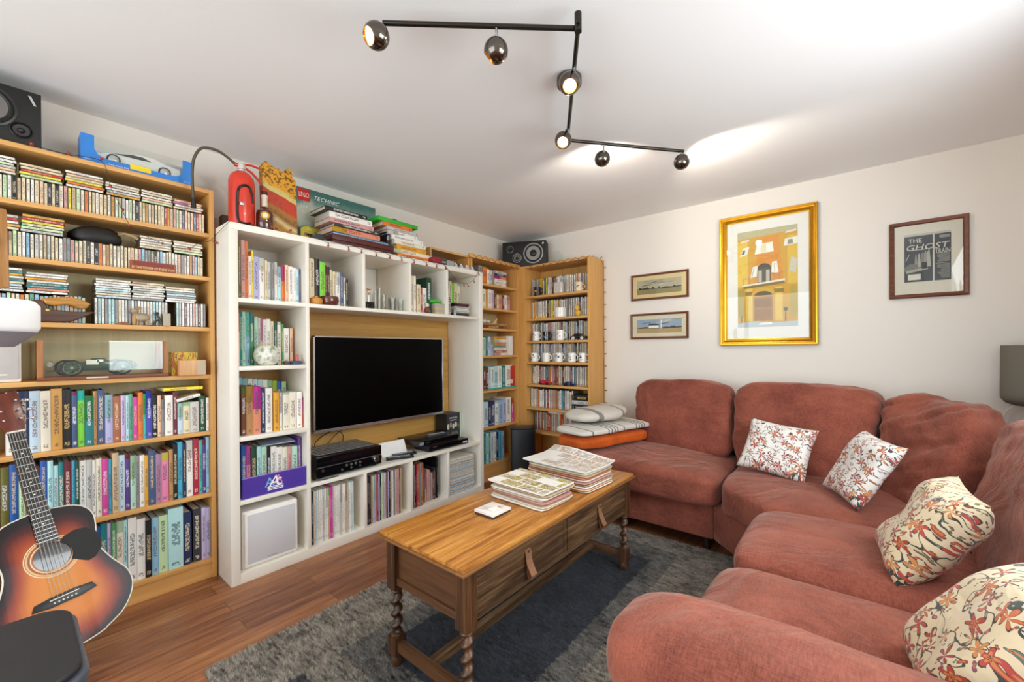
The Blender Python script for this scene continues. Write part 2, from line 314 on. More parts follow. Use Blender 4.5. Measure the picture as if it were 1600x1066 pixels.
# ================================================================= big white cube unit
UY = [-2.788, -2.4, -2.045, -1.686, -1.34, -.948]; UX0, UX1 = .03, .42
ZR = [.423, .748, 1.11, 1.461]
un = thing('shelving_unit', 'big white square shelving unit with cubes around the television', 'shelving unit', (.22, -1.868, 0))
MB().box(UX0, UX1, UY[0], UY[0] + .041, 0, 1.805).build('side_panel', WHITEW, un, bevel=.001); MB().box(UX0, UX1, UY[5] - .041, UY[5], 0, 1.805).build('side_panel', WHITEW, un, bevel=.001)
MB().box(UX0, UX1, UY[0], UY[5], 1.8055, 1.84).build('top_board', WHITEW, un, bevel=.001)
MB().box(UX0, UX1, UY[0] + .041, UY[5] - .041, 0, .052).build('bottom_board', WHITEW, un, bevel=.001)
MB().box(UX0, UX1 - .001, UY[0] + .041, UY[5] - .041, ZR[3] - .022, ZR[3]).build('long_shelf', WHITEW, un, bevel=.001)
MB().box(UX0, UX1 - .001, UY[1] + .01, UY[5] - .041, ZR[0] - .022, ZR[0]).build('console_shelf', WHITEW, un, bevel=.001)
for z in ZR[:3]: MB().box(UX0, UX1 - .001, UY[0] + .041, UY[1] - .01, z - .022, z).build('shelf', WHITEW, un, bevel=.001)
MB().box(UX0, UX1 - .001, UY[1] - .01, UY[1] + .01, .052, ZR[3] - .022).build('divider', WHITEW, un, bevel=.001)
MB().box(UX0, UX1 - .001, UY[1] - .01, UY[1] + .01, ZR[3], 1.8055).build('divider', WHITEW, un, bevel=.001)
for y in UY[2:5]:
    MB().box(UX0, UX1 - .001, y - .01, y + .01, .052, ZR[0] - .022).build('divider', WHITEW, un, bevel=.001)
    MB().box(UX0, UX1 - .001, y - .01, y + .01, ZR[3], 1.8055).build('divider', WHITEW, un, bevel=.001)
MB().box(.012, .028, UY[0] + .042, UY[5] - .042, ZR[0], ZR[3] - .005).build('back_panel', PANEL, un)

# ================================================================= books and cases
def bookmeshes():
    m = MB(); m.box(-1, -.0, 0, .07, 0, 1).box(-1, 0, .93, 1, 0, 1)
    m.prism([(-.03, .07), (0, .07), (.012, .3), (.014, .5), (.012, .7), (0, .93), (-.03, .93)], (0, 0, 0), EX, EY, EZ)
    a = m.build('book', COVER); b = MB().box(-.985, -.03, .07, .93, .012, .985).build('page_block', PAGE, a, smooth=False); return a, b
BK, PG = bookmeshes()
CS = MB().box(-1, 0, 0, 1, 0, 1).build('disc_case', CASE, bevel=.03, seg=1, smooth=False)
DV = MB().box(-1, 0, 0, 1, 0, 1).build('film_case', CASE, bevel=.025, seg=1, smooth=False)
LP = MB().box(-1, 0, 0.05, .95, 0, 1).build('record', SLEEVE, smooth=False)
MG = MB().box(-1, 0, 0, 1, 0, 1).build('magazine', PAPERS, bevel=.12, seg=2)
USED = set(); EPS = .0006
def inst(src, kids, name, loc, rot, scale, color, label, cat, group):
    first = src.name not in USED
    if first: o = src; USED.add(src.name)
    else:
        o = src.copy(); COL.objects.link(o)
        for k in kids: c = k.copy(); COL.objects.link(c); c.parent = o
    o.location = loc; o.rotation_euler = rot; o.scale = scale; o.color = (*lin(CN[color]), 1)
    o['label'] = label; o['category'] = cat; o['group'] = group; return o
def jit(c):  # slight colour spread inside a named colour happens through the object colour
    return c
def books(row, depth, where, group, along='y', lean=0.0, kind='book', pages=True, off=.0005, ymax=9.):
    x, zb, lst = row
    for i, (y, w, h, c) in enumerate(lst):
        w = min(w, ymax - y)
        loc = (x, y + off, zb + EPS) if along == 'y' else (y + off, x, zb + EPS); rz = 0 if along == 'y' else -pi / 2
        d = depth * random.uniform(.88, 1.0); xo = random.uniform(-.006, .0)
        loc = (loc[0] + xo, loc[1], loc[2]) if along == 'y' else (loc[0], loc[1] - xo, loc[2])
        if kind == 'book': inst(BK, [PG] if pages else [], 'book', loc, (0, 0, rz), (d, w - .001, h), c, f'{c} book, {ordn(i + 1)} {where}', 'book', group)
def rowfill(src, cat, word, x, zb, y0, y1, wfun, hfun, depth, pal, where, group, along='y'):
    y = y0; i = 0
    while True:
        w = wfun()
        if y + w > y1: break
        c = random.choice(pal); h = hfun(); xo = random.uniform(-.004, 0)
        loc = (x + xo, y, zb + EPS) if along == 'y' else (y, x - xo, zb + EPS)
        inst(src, [], word, loc, (0, 0, 0 if along == 'y' else -pi / 2), (depth, w - .0008, h), c, f'{c} {word}, {ordn(i + 1)} {where}', cat, group)
        y += w; i += 1
    return i
def pile(src, cat, word, x, z0, y, w, n, t, depth, pal, where, group, jitter=.004, rz=0.0, names=None, kids=()):
    z = z0 + EPS
    for i in range(n):
        tt = t() if callable(t) else t; c = names[i] if names else random.choice(pal); ww = w * random.uniform(.985, 1.0); yo = random.uniform(-jitter, jitter)
        inst(src, list(kids), word, (x + random.uniform(-jitter, 0), y + ww + yo, z), (pi / 2, 0, rz), (depth, tt - .0006, ww), c, f'{c} {word}, {ordd(n - i)} {where}', cat, group)
        z += tt
    return z
L5=0.205,0.771,[(-3.502,0.035,0.255,'white'),(-3.467,0.028,0.257,'navy'),(-3.439,0.03,0.256,'pale blue'),(-3.409,0.03,0.254,'ivory'),(-3.379,0.033,0.261,'ochre'),(-3.346,0.027,0.255,'black'),(-3.319,0.018,0.245,'slate blue'),(-3.301,0.022,0.247,'lime green'),(-3.279,0.027,0.221,'teal'),(-3.252,0.012,0.241,'tan'),(-3.24,0.026,0.244,'slate blue'),(-3.214,0.026,0.221,'lavender'),(-3.188,0.026,0.211,'copper'),(-3.162,0.017,0.213,'lilac'),(-3.145,0.012,0.212,'pale cyan'),(-3.133,0.013,0.217,'sea green'),(-3.12,0.019,0.202,'magenta'),(-3.101,0.018,0.222,'orange'),(-3.083,0.011,0.215,'turquoise'),(-3.072,0.022,0.227,'violet'),(-3.05,0.02,0.203,'black'),(-3.03,0.014,0.201,'peach'),(-3.016,0.013,0.181,'grey'),(-3.002,0.031,0.199,'white'),(-2.971,0.019,0.213,'maroon'),(-2.952,0.022,0.155,'pale blue'),(-2.93,0.028,0.158,'cream'),(-2.902,0.038,0.157,'pale grey'),(-2.864,0.028,0.184,'dark green'),(-2.833,0.019,0.172,'white')]
L6=0.205,0.446,[(-3.516,0.022,0.28,'olive'),(-3.494,0.025,0.288,'blue'),(-3.469,0.019,0.246,'pale green'),(-3.45,0.017,0.252,'grey'),(-3.433,0.022,0.262,'maroon'),(-3.411,0.02,0.285,'blue'),(-3.391,0.017,0.282,'pale cyan'),(-3.374,0.015,0.258,'pale cyan'),(-3.359,0.016,0.27,'teal'),(-3.343,0.022,0.266,'maroon'),(-3.321,0.012,0.268,'cyan'),(-3.309,0.012,0.265,'dark green'),(-3.297,0.021,0.262,'white'),(-3.276,0.018,0.262,'pale grey'),(-3.258,0.013,0.257,'white'),(-3.245,0.018,0.261,'ivory'),(-3.227,0.022,0.256,'magenta'),(-3.205,0.011,0.25,'cyan'),(-3.193,0.022,0.276,'beige'),(-3.171,0.022,0.261,'pale blue'),(-3.149,0.018,0.26,'purple'),(-3.131,0.02,0.251,'mint'),(-3.111,0.013,0.247,'grey'),(-3.098,0.018,0.247,'white'),(-3.08,0.014,0.243,'mustard'),(-3.066,0.027,0.262,'slate blue'),(-3.039,0.021,0.24,'mauve'),(-3.018,0.029,0.241,'pink'),(-2.988,0.016,0.254,'tan'),(-2.972,0.018,0.278,'black'),(-2.954,0.02,0.284,'cyan'),(-2.934,0.016,0.274,'navy'),(-2.918,0.026,0.286,'white'),(-2.891,0.026,0.29,'crimson'),(-2.865,0.015,0.28,'turquoise'),(-2.85,0.015,0.281,'purple'),(-2.835,0.021,0.292,'light blue')]
L7=0.205,0.101,[(-3.276,0.018,0.303,'light blue'),(-3.258,0.025,0.3,'blue'),(-3.233,0.022,0.308,'teal'),(-3.211,0.013,0.304,'lilac'),(-3.198,0.018,0.302,'green'),(-3.18,0.023,0.301,'ivory'),(-3.157,0.015,0.3,'pale cyan'),(-3.141,0.031,0.303,'white'),(-3.11,0.031,0.288,'white'),(-3.079,0.023,0.274,'black'),(-3.056,0.026,0.277,'light blue'),(-3.03,0.036,0.278,'pale green'),(-2.993,0.059,0.303,'pale cyan'),(-2.934,0.035,0.266,'navy'),(-2.894,0.036,0.271,'charcoal'),(-2.858,0.02,0.269,'lilac'),(-2.838,0.019,0.265,'lavender')]
U51=0.36,1.461,[(-2.726,0.011,0.302,'olive'),(-2.715,0.019,0.309,'rose'),(-2.696,0.015,0.308,'orange'),(-2.681,0.015,0.232,'white'),(-2.666,0.011,0.263,'yellow'),(-2.655,0.026,0.234,'lavender'),(-2.628,0.026,0.23,'white'),(-2.601,0.014,0.22,'cream'),(-2.587,0.016,0.214,'pale grey'),(-2.57,0.017,0.212,'grey'),(-2.552,0.015,0.219,'white'),(-2.536,0.019,0.198,'pale cyan'),(-2.517,0.019,0.207,'orange'),(-2.498,0.019,0.212,'peach'),(-2.479,0.026,0.207,'white'),(-2.453,0.015,0.203,'white'),(-2.438,0.016,0.198,'pale blue'),(-2.422,0.013,0.2,'slate blue')]
U52=0.36,1.461,[(-2.36,0.029,0.272,'cream'),(-2.329,0.027,0.277,'black'),(-2.301,0.034,0.26,'lime green'),(-2.267,0.01,0.247,'maroon'),(-2.257,0.018,0.239,'black'),(-2.239,0.017,0.222,'cream'),(-2.219,0.02,0.215,'cream'),(-2.199,0.026,0.214,'white'),(-2.173,0.022,0.212,'slate blue'),(-2.15,0.014,0.185,'white'),(-2.136,0.018,0.177,'black')]
U54=0.36,1.461,[(-1.632,0.021,0.266,'cream'),(-1.611,0.021,0.268,'white'),(-1.585,0.036,0.211,'cream'),(-1.549,0.016,0.188,'crimson'),(-1.533,0.041,0.191,'white'),(-1.491,0.046,0.273,'dark green')]
U55=0.2,1.461,[(-1.123,0.029,0.312,'cream'),(-1.094,0.025,0.296,'lime green'),(-1.069,0.041,0.3,'cream'),(-1.028,0.045,0.302,'ivory'),(-0.981,0.021,0.294,'brown'),(-0.96,0.026,0.282,'cream')]
U4=0.34,1.11,[(-2.718,0.018,0.286,'peach'),(-2.7,0.012,0.289,'teal'),(-2.688,0.017,0.292,'mint'),(-2.67,0.021,0.291,'light blue'),(-2.648,0.018,0.292,'green'),(-2.629,0.018,0.268,'mint'),(-2.61,0.013,0.262,'pale grey'),(-2.596,0.011,0.26,'peach'),(-2.584,0.015,0.255,'white'),(-2.569,0.023,0.258,'white'),(-2.545,0.016,0.247,'cream'),(-2.527,0.017,0.242,'dark green'),(-2.51,0.019,0.246,'ivory'),(-2.49,0.014,0.235,'green'),(-2.476,0.03,0.21,'white'),(-2.442,0.018,0.211,'peach')]
U3=0.38,0.748,[(-2.725,0.022,0.255,'brown'),(-2.703,0.032,0.254,'tan'),(-2.671,0.036,0.251,'salmon'),(-2.634,0.022,0.236,'navy'),(-2.611,0.035,0.237,'white'),(-2.571,0.029,0.211,'mustard'),(-2.539,0.015,0.206,'white'),(-2.522,0.035,0.206,'ivory'),(-2.487,0.037,0.205,'ivory'),(-2.448,0.03,0.204,'white'),(-2.416,0.025,0.171,'vermilion')]
U2=0.36,0.423,[(-2.721,0.023,0.267,'blue'),(-2.697,0.02,0.26,'pink'),(-2.677,0.028,0.249,'dark green'),(-2.649,0.022,0.248,'pale cyan'),(-2.626,0.027,0.242,'mint'),(-2.598,0.018,0.238,'black'),(-2.58,0.031,0.234,'white'),(-2.549,0.031,0.225,'white'),(-2.518,0.025,0.22,'ivory'),(-2.493,0.026,0.218,'rose'),(-2.467,0.03,0.216,'mint'),(-2.435,0.019,0.261,'purple')]
C1=0.25,1.787,[(-0.815,0.046,0.159,'grey'),(-0.765,0.057,0.154,'orange'),(-0.708,0.032,0.139,'white'),(-0.667,0.034,0.135,'pale grey')]
C2=0.25,1.568,[(-0.767,0.038,0.171,'ivory'),(-0.729,0.032,0.171,'mustard'),(-0.697,0.045,0.175,'white'),(-0.652,0.04,0.175,'lilac'),(-0.612,0.034,0.139,'brown'),(-0.578,0.03,0.137,'cream'),(-0.548,0.052,0.141,'salmon'),(-0.496,0.031,0.14,'maroon'),(-0.465,0.033,0.144,'white'),(-0.432,0.051,0.143,'rose')]
C4=0.25,1.136,[(-0.772,0.038,0.164,'mint'),(-0.734,0.032,0.173,'teal'),(-0.702,0.039,0.174,'pale blue'),(-0.663,0.033,0.1,'lavender')]
C5=0.25,0.82,[(-0.762,0.033,0.219,'maroon'),(-0.729,0.034,0.212,'brown'),(-0.695,0.034,0.211,'pale blue'),(-0.661,0.044,0.207,'white'),(-0.617,0.053,0.217,'pale cyan'),(-0.564,0.054,0.215,'white'),(-0.51,0.056,0.216,'teal'),(-0.454,0.104,0.219,'white')]
C6=0.25,0.486,[(-0.765,0.067,0.226,'pale blue'),(-0.698,0.034,0.226,'navy'),(-0.664,0.052,0.228,'slate blue'),(-0.612,0.053,0.222,'white'),(-0.559,0.059,0.223,'light blue'),(-0.5,0.048,0.224,'lavender'),(-0.452,0.119,0.246,'white'),(-0.33,0.046,0.226,'magenta'),(-0.284,0.112,0.219,'pale cyan')]
C7=0.25,0.152,[(-0.765,0.03,0.27,'teal'),(-0.735,0.034,0.277,'pale cyan'),(-0.701,0.025,0.278,'green'),(-0.676,0.044,0.272,'pale blue'),(-0.632,0.038,0.268,'white'),(-0.594,0.032,0.26,'navy'),(-0.562,0.04,0.264,'cyan'),(-0.522,0.042,0.26,'light blue')]
books(L5, .165, 'on the fifth shelf of the far left bookcase', 'books on the fifth shelf of the far left bookcase', ymax=-2.819)
books(L6, .17, 'on the sixth shelf of the far left bookcase', 'books on the sixth shelf of the far left bookcase', ymax=-2.819)
books(L7, .175, 'on the bottom shelf of the far left bookcase', 'books on the bottom shelf of the far left bookcase', ymax=-2.819)
books(U51, .2, "in the white unit's top left cube", "books in the white unit's top left cube", ymax=-2.412)
books(U52, .2, "in the white unit's second top cube", "books in the white unit's second top cube")
books(U54, .2, "in the white unit's fourth top cube", "books in the white unit's fourth top cube")
books((U55[0], U55[1], U55[2][:-2]), .15, "in the white unit's top right cube", "books in the white unit's top right cube", ymax=-.992)
books((.283, U4[1], U4[2]), .2, "in the white unit's cube above the bound volumes", 'books behind the round pot')
books(U3, .19, "in the white unit's third cube down", "books in the white unit's third cube down", ymax=-2.4125)
books((U2[0], .4262, U2[2]), .2, 'above the purple magazine file', 'books in the cube with the purple file')
books(C1, .18, "on the corner bookcase's first shelf", "upright books on the corner bookcase's first shelf")
books(C2, .18, "on the corner bookcase's second shelf", "upright books on the corner bookcase's second shelf")
books(C4, .18, "on the corner bookcase's fourth shelf", "upright books on the corner bookcase's fourth shelf")
books(C5, .18, "on the corner bookcase's fifth shelf", "upright books on the corner bookcase's fifth shelf")
books((C6[0], C6[1], C6[2][:-3]), .18, "on the corner bookcase's sixth shelf", "upright books on the corner bookcase's sixth shelf")
books(C7, .18, "on the corner bookcase's bottom shelf", "upright books on the corner bookcase's bottom shelf")
PW = ['cream', 'cream', 'ivory', 'ivory', 'beige', 'white', 'cream', 'pale grey', 'rose', 'pale green', 'peach']
P1 = PW * 2 + ['orange', 'red', 'yellow', 'black', 'charcoal', 'mustard', 'slate blue', 'ochre']
P2 = PW * 2 + ['charcoal', 'black', 'grey', 'light blue', 'orange', 'sea green', 'tan']
P3 = ['white', 'white', 'pale grey', 'ivory', 'pale blue', 'white', 'cream', 'white', 'pale grey', 'grey', 'pale cyan']
PS = ['white', 'cream', 'ivory', 'pale grey', 'white', 'pale green', 'cream', 'peach']
g = 'disc cases standing on the far left bookcase'
rowfill(CS, 'disc case', 'disc case', .212, SHL[0], -3.595, -2.83, lambda: random.uniform(.0105, .0135), lambda: random.uniform(.094, .1), .1, P1, "on the far left bookcase's first shelf", g)
rowfill(CS, 'disc case', 'disc case', .212, SHL[1], -3.595, -2.835, lambda: random.uniform(.0105, .0135), lambda: random.uniform(.098, .106), .1, P2, "on the far left bookcase's second shelf", g)
rowfill(CS, 'disc case', 'disc case', .205, SHL[2], -3.595, -3.262, lambda: random.uniform(.0108, .014), lambda: random.uniform(.112, .12), .12, P2 + ['crimson', 'light blue', 'orange', 'sea green'], "on the far left bookcase's third shelf", g)
rowfill(CS, 'disc case', 'disc case', .205, SHL[2], -3.245, -2.985, lambda: .0112, lambda: .119, .12, P3, "of the pale run on the third shelf", g)
rowfill(CS, 'disc case', 'disc case', .21, SHL[2], -2.955, -2.83, lambda: .0112, lambda: .122, .12, P3 + ['maroon', 'rose', 'teal'], "of the run by the bookcase's right side", g)
g = 'disc cases lying in piles on the far left bookcase'
for k, (y, n) in enumerate([(-3.585, 6), (-3.456, 5), (-3.329, 6), (-3.204, 5), (-3.083, 5), (-2.96, 4)]):
    pile(CS, 'disc case', 'disc case', .212, SHL[0] + .1003, y, .118, n, .0118, .118, PS + (['mustard', 'orange', 'red', 'yellow'] if k < 4 else []), f"in the {['first', 'second', 'third', 'fourth', 'fifth', 'sixth'][k]} pile on the first shelf", g)
for k, (y, n) in enumerate([(-3.58, 5), (-3.455, 6), (-3.087, 5), (-2.965, 5)]):
    pile(CS, 'disc case', 'disc case', .212, SHL[1] + .1063, y, .12, n, .0122, .118, PS + (['red', 'cyan', 'yellow', 'mustard'] if k < 2 else []), f"in the {['first', 'second', 'third', 'fourth'][k]} pile on the second shelf", g)
for k, (y, n) in enumerate([(-3.57, 9), (-3.444, 8), (-3.243, 8), (-3.119, 8), (-2.995, 7)]):
    pile(CS, 'disc case', 'disc case', .212, SHL[2] + .1205, y, .12, n, .0108, .118, P3 + (['mustard', 'salmon', 'teal', 'cream'] if k < 2 else []), f"in the {['first', 'second', 'third', 'fourth', 'fifth'][k]} pile on the third shelf", g)
# film cases on the back-wall bookcase
PD = ['white', 'white', 'pale grey', 'ivory', 'white', 'grey', 'charcoal', 'rose', 'pale blue', 'beige', 'white', 'cream', 'brown', 'pale grey', 'slate blue', 'ivory']
names_ = ['first', 'second', 'third', 'fourth', 'fifth', 'sixth', 'seventh']
for k in range(7):
    pal = PD + (['yellow', 'mustard'] if k < 2 else []) + (['red', 'crimson', 'orange', 'cyan'] if k in (4, 5, 6) else [])
    y1 = .86 if k == 5 else 1.036; y0 = .375 if k != 6 else .4
    rowfill(DV, 'film case', 'film case', -.19 if k != 5 else -.22, SHB[k], y0, y1, lambda: random.uniform(.0145, .0215), lambda: random.choice([.175, .178, .170]), .13, pal if k != 5 else pal + ['white', 'ivory', 'white'] * 4, f"on the back wall bookcase's {names_[k]} shelf", 'film cases on the back wall bookcase', 'x')
# records in the white unit
def recs(y0, y1, pal, where, h=.312, hv=.004):
    rowfill(LP, 'record', 'record', .39, .0525, y0, y1, lambda: random.uniform(.0085, .013), lambda: h - random.uniform(0, hv), .31, pal, where, 'records in the bottom row of the white unit')
recs(-2.385, -2.1, ['white', 'white', 'ivory', 'pale grey', 'white', 'pale cyan', 'cream', 'white', 'pale blue', 'ivory', 'white', 'white', 'pale grey', 'charcoal', 'beige', 'white', 'magenta'], "in the white unit's second bottom cube")
recs(-2.03, -1.745, ['black', 'charcoal', 'pale grey', 'rose', 'mauve', 'beige', 'crimson', 'copper', 'grey', 'white', 'brown', 'lavender', 'pale green'], "in the white unit's third bottom cube", .314)
recs(-1.67, -1.55, ['crimson', 'black', 'grey', 'charcoal', 'white', 'copper', 'rose'], "in the white unit's fourth bottom cube", .312)
rowfill(LP, 'record', 'record', .36, .0525, -1.535, -1.42, lambda: random.uniform(.012, .018), lambda: random.uniform(.20, .245), .22, ['grey', 'brown', 'beige', 'rose', 'charcoal'], "of the small records in the fourth bottom cube", 'small records in the white unit')
o = LP.copy(); COL.objects.link(o); o.location = (.355, -1.405, .0525); o.scale = (.3, .012, .31); o.color = (*lin(CN['black']), 1); tag(o, 'black record with a tan patch, last in the fourth bottom cube', 'record', 'records in the bottom row of the white unit')
# magazines piled in the bottom right cube
z = pile(MG, 'magazine', 'magazine', .405, .0525, -1.32, .29, 34, lambda: random.uniform(.0065, .0095), .22, ['white', 'ivory', 'pale grey', 'white', 'white', 'pale blue'], "in the white unit's magazine pile", 'magazines piled in the bottom right cube', .006)
# ================================================================= media in the white unit
def flatart(name, parent, o, u, v, shapes, lift=.0004, n=None):
    """printed picture: coloured polygons on one plane, stacked by a hair, as one mesh"""
    m = MB(); mats = []; o, u, v = Vector(o), Vector(u), Vector(v); nn = Vector(n) if n is not None else u.cross(v).normalized()
    for k, (c, poly) in enumerate(shapes):
        mt = M(c, .5, var=.1, scale=60) if isinstance(c, str) else c
        if mt not in mats: mats.append(mt)
        m.mi = mats.index(mt); m.flat(poly, o + nn * (lift * (k + 1) / max(1, len(shapes) / 6)), u, v)
    me = bpy.data.meshes.new(name); m.b.to_mesh(me); m.b.free()
    for x in mats: me.materials.append(x)
    ob = bpy.data.objects.new(name, me); COL.objects.link(ob); ob.parent = parent
    w = Vector((0, 0, 0)); p = parent
    while p is not None: w += p.location; p = p.parent
    me.transform(Matrix.Translation(-w)); return ob
R4 = lambda a, b, c, d: [(a, b), (c, b), (c, d), (a, d)]
def ell(cx, cy, rx, ry, n=18, a0=0, a1=2 * pi): return [(cx + rx * cos(a0 + (a1 - a0) * i / n), cy + ry * sin(a0 + (a1 - a0) * i / n)) for i in range(n if a1 - a0 > 6.28 else n + 1)]
# television
SILV = M('#cfcfd0', .25, .9, name='silver_trim'); SCREEN = M('#010101', .30, name='dark_screen'); SCREEN.node_tree.nodes['Principled BSDF'].inputs['Specular IOR Level'].default_value = .08
tv = thing('television', 'large flat television with thin silver frame hung in the white unit', 'television', (.10, -1.70, .66))
MB().box(.118, .146, -2.244, -1.155, .660, 1.284).build('casing', BLACKP, tv, bevel=.003)
m = MB()
for q in ((-2.246, -2.235, .664, 1.286), (-1.164, -1.153, .664, 1.286), (-2.246, -1.153, 1.277, 1.286), (-2.246, -1.153, .652, .672)): m.box(.144, .152, *q)
m.build('bezel', SILV, tv, bevel=.001, seg=1); MB().box(.146, .149, -2.236, -1.163, .671, 1.278).build('screen', SCREEN, tv, smooth=False)
MB().box(.032, .118, -1.9, -1.5, .85, 1.1).build('wall_mount', BLACKP, tv, bevel=.004); MB().box(.149, .156, -1.73, -1.67, .648, .655).build('sensor', CHROME, tv, bevel=.001)
m = MB(); m.tube([(.13, -2.10, .66), (.10, -2.17, .62), (.07, -2.20, .58), (.05, -2.21, .5), (.048, -2.2, .43)], .0035).tube([(.12, -2.03, .655), (.08, -2.08, .60), (.052, -2.12, .54), (.048, -2.14, .43)], .0025).tube([(.14, -2.12, .655), (.13, -2.06, .64), (.10, -2.02, .60), (.052, -2.0, .54), (.048, -1.99, .43)], .003); m.build('cable', BLACKP, tv)
# receiver
rc = thing('receiver', 'black amplifier receiver with vented top below the television', 'receiver', (.23, -2.13, .424))
MB().box(.07, .385, -2.345, -1.915, .437, .556).build('cabinet', BLACKP, rc, bevel=.003); m = MB()
m.box(.385, .397, -2.346, -1.914, .436, .494).box(.385, .397, -2.346, -1.914, .497, .557); m.build('front_panel', BLACKG, rc, bevel=.002)
MB().box(.397, .3985, -2.344, -1.916, .494, .497).build('trim_line', SILV, rc); MB().box(.397, .398, -2.25, -2.0, .515, .543).build('display', M('#1a0d12', .1), rc)
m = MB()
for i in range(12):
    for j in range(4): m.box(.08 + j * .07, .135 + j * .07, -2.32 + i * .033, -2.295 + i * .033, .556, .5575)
m.build('vent_grille', M('#9fa3a8', .4, .5), rc, smooth=False)  # pale colour and part metal imitate light reflected off the black vented top
MB().lathe((.397, -1.955, .475), [(.022, 0), (.022, .008), (.018, .016)], 24, (1, 0, 0)).build('volume_knob', CHROME, rc)
for i in range(4): MB().lathe((.397, -2.16 + i * .03, .477), [(.008, 0), (.008, .004)], 12, (1, 0, 0)).build('button', SILV, rc)
for i in range(3): MB().lathe((.397, -2.19 + i * .06, .456), [(.006, 0), (.006, .004)], 12, (1, 0, 0)).build('button', SILV, rc)
MB().lathe((.397, -2.31, .475), [(.009, 0), (.009, .004)], 12, (1, 0, 0)).build('power_button', CHROME, rc)
for y in (-2.31, -1.95):
    for x in (.09, .36): MB().lathe((x, y, .4245), [(.016, 0), (.016, .013)], 12).build('foot', BLACKP, rc)
m = MB(); pts = [(.40 - .008 * sin(t), -2.352 + .022 * cos(t * 1.7) + .004 * t * .3, .445 + .035 * sin(t * .9)) for t in [i * .5 for i in range(30)]]
o = MB().tube([(.385 + .012 * sin(t * 2.1), -2.36 + .010 * cos(t * 1.7), .452 + .022 * sin(t * .9 + 1)) for t in [i * .4 for i in range(36)]], .0028).tube([(.39, -2.36, .43), (.41, -2.34, .428), (.412, -2.29, .4275), (.408, -2.22, .4275)], .0025).build('cable', BLACKP); tag(setorigin(o, (.39, -2.36, .424)), 'tangle of black cables in front of the receiver', 'cable')
# white panel, remotes, set-top boxes
o = MB().hexa([(.245, -1.81, .4245), (.252, -1.81, .4245), (.252, -1.60, .4245), (.245, -1.60, .4245), (.205, -1.815, .522), (.212, -1.815, .522), (.212, -1.60, .522), (.205, -1.60, .522)]).build('router', M('#f4f4f2', .35), bevel=.002)
tag(setorigin(o, (.24, -1.7, .424)), 'white router panel leaning beside the black receiver', 'router')
def remote(loc, rz, lab, l=.17, w=.045, mt=BLACKP, z=.0):
    th = thing('remote_control', lab, 'remote control', loc); m = MB().box(-l / 2, l / 2, -w / 2, w / 2, 0, .018); m.build('body', mt, th, bevel=.006, local=True)
    k = MB()
    for i in range(9):
        for j in range(3): k.box(-l * .42 + i * l * .09, -l * .42 + i * l * .09 + .009, -w * .33 + j * w * .24, -w * .33 + j * w * .24 + .007, .018, .0195)
    k.build('buttons', M('#b9bcc2', .5), th, local=True, smooth=False); th.rotation_euler = (0, 0, rz); return th
remote((.36, -1.74, .4246), 1.15, 'black remote control lying nearest the edge before the white router', .19)
remote((.30, -1.66, .4246), 1.35, 'black remote control lying behind another beside the white router', .17, .05)
t_ = thing('set_top_box', 'wide black disc player at the bottom of the stack right of the remotes', 'set-top box', (.25, -1.29, .424))
MB().box(.206, .385, -1.50, -1.10, .428, .468).build('cabinet', BLACKP, t_, bevel=.002); MB().box(.385, .390, -1.50, -1.10, .428, .468).build('front_panel', BLACKG, t_, bevel=.001)
MB().box(.39, .391, -1.47, -1.43, .455, .459).build('badge', SILV, t_); MB().box(.39, .3912, -1.16, -1.112, .436, .45).build('sticker', M('#9fb6e0', .4), t_)
for x, y in ((.225, -1.47), (.36, -1.47), (.225, -1.13), (.36, -1.13)): MB().lathe((x, y, .4243), [(.01, 0), (.01, .005)], 10).build('foot', BLACKP, t_)
t_ = thing('set_top_box', 'smaller black set-top box on the wide disc player', 'set-top box', (.24, -1.38, .469))
MB().box(.08, .345, -1.565, -1.17, .4688, .508).build('cabinet', M('#1b1a1b', .3), t_, bevel=.002); MB().box(.345, .3475, -1.565, -1.17, .474, .503).build('front_panel', BLACKG, t_)
MB().box(.3475, .3485, -1.50, -1.46, .488, .492).build('badge', SILV, t_); MB().box(.3475, .3482, -1.56, -1.52, .478, .5).build('label', M('#7d8796', .4), t_)
remote((.27, -1.33, .5085), 1.5, 'silver edged remote control on top of the smaller set-top box', .19, .045, M('#3b3f48', .35))
PD2 = [('black', 'black film case with a band of faces, last upright beyond the set-top boxes')]
t_ = thing('film_box', 'upright black film box set standing beyond the set-top boxes', 'box set', (.15, -1.08, .424)); MB().box(.06, .2, -1.165, -1.012, .4246, .650).build('box', M('#1a1a1c', .4), t_, bevel=.0015)
MB().box(.06, .2, -1.011, -.995, .4246, .648).build('slipcase', M('#b9cbb8', .4), t_, bevel=.001)
flatart('printed_cover', t_, (.2004, -1.165, .4246), EY * .15, EZ * .235, [('#26262a', R4(.04, .04, .96, .96))] + [(random.choice(['#8a8578', '#c9c2ae', '#6b5a48', '#a39a86']), ell(.12 + .19 * i, .50 + .05 * (i % 2), .085, .10, 10)) for i in range(5)] + [('#8e8e92', R4(.2, .78, .8, .83)), ('#8e8e92', R4(.25, .70, .75, .74)), ('#5e5e62', R4(.15, .2, .85, .3))])
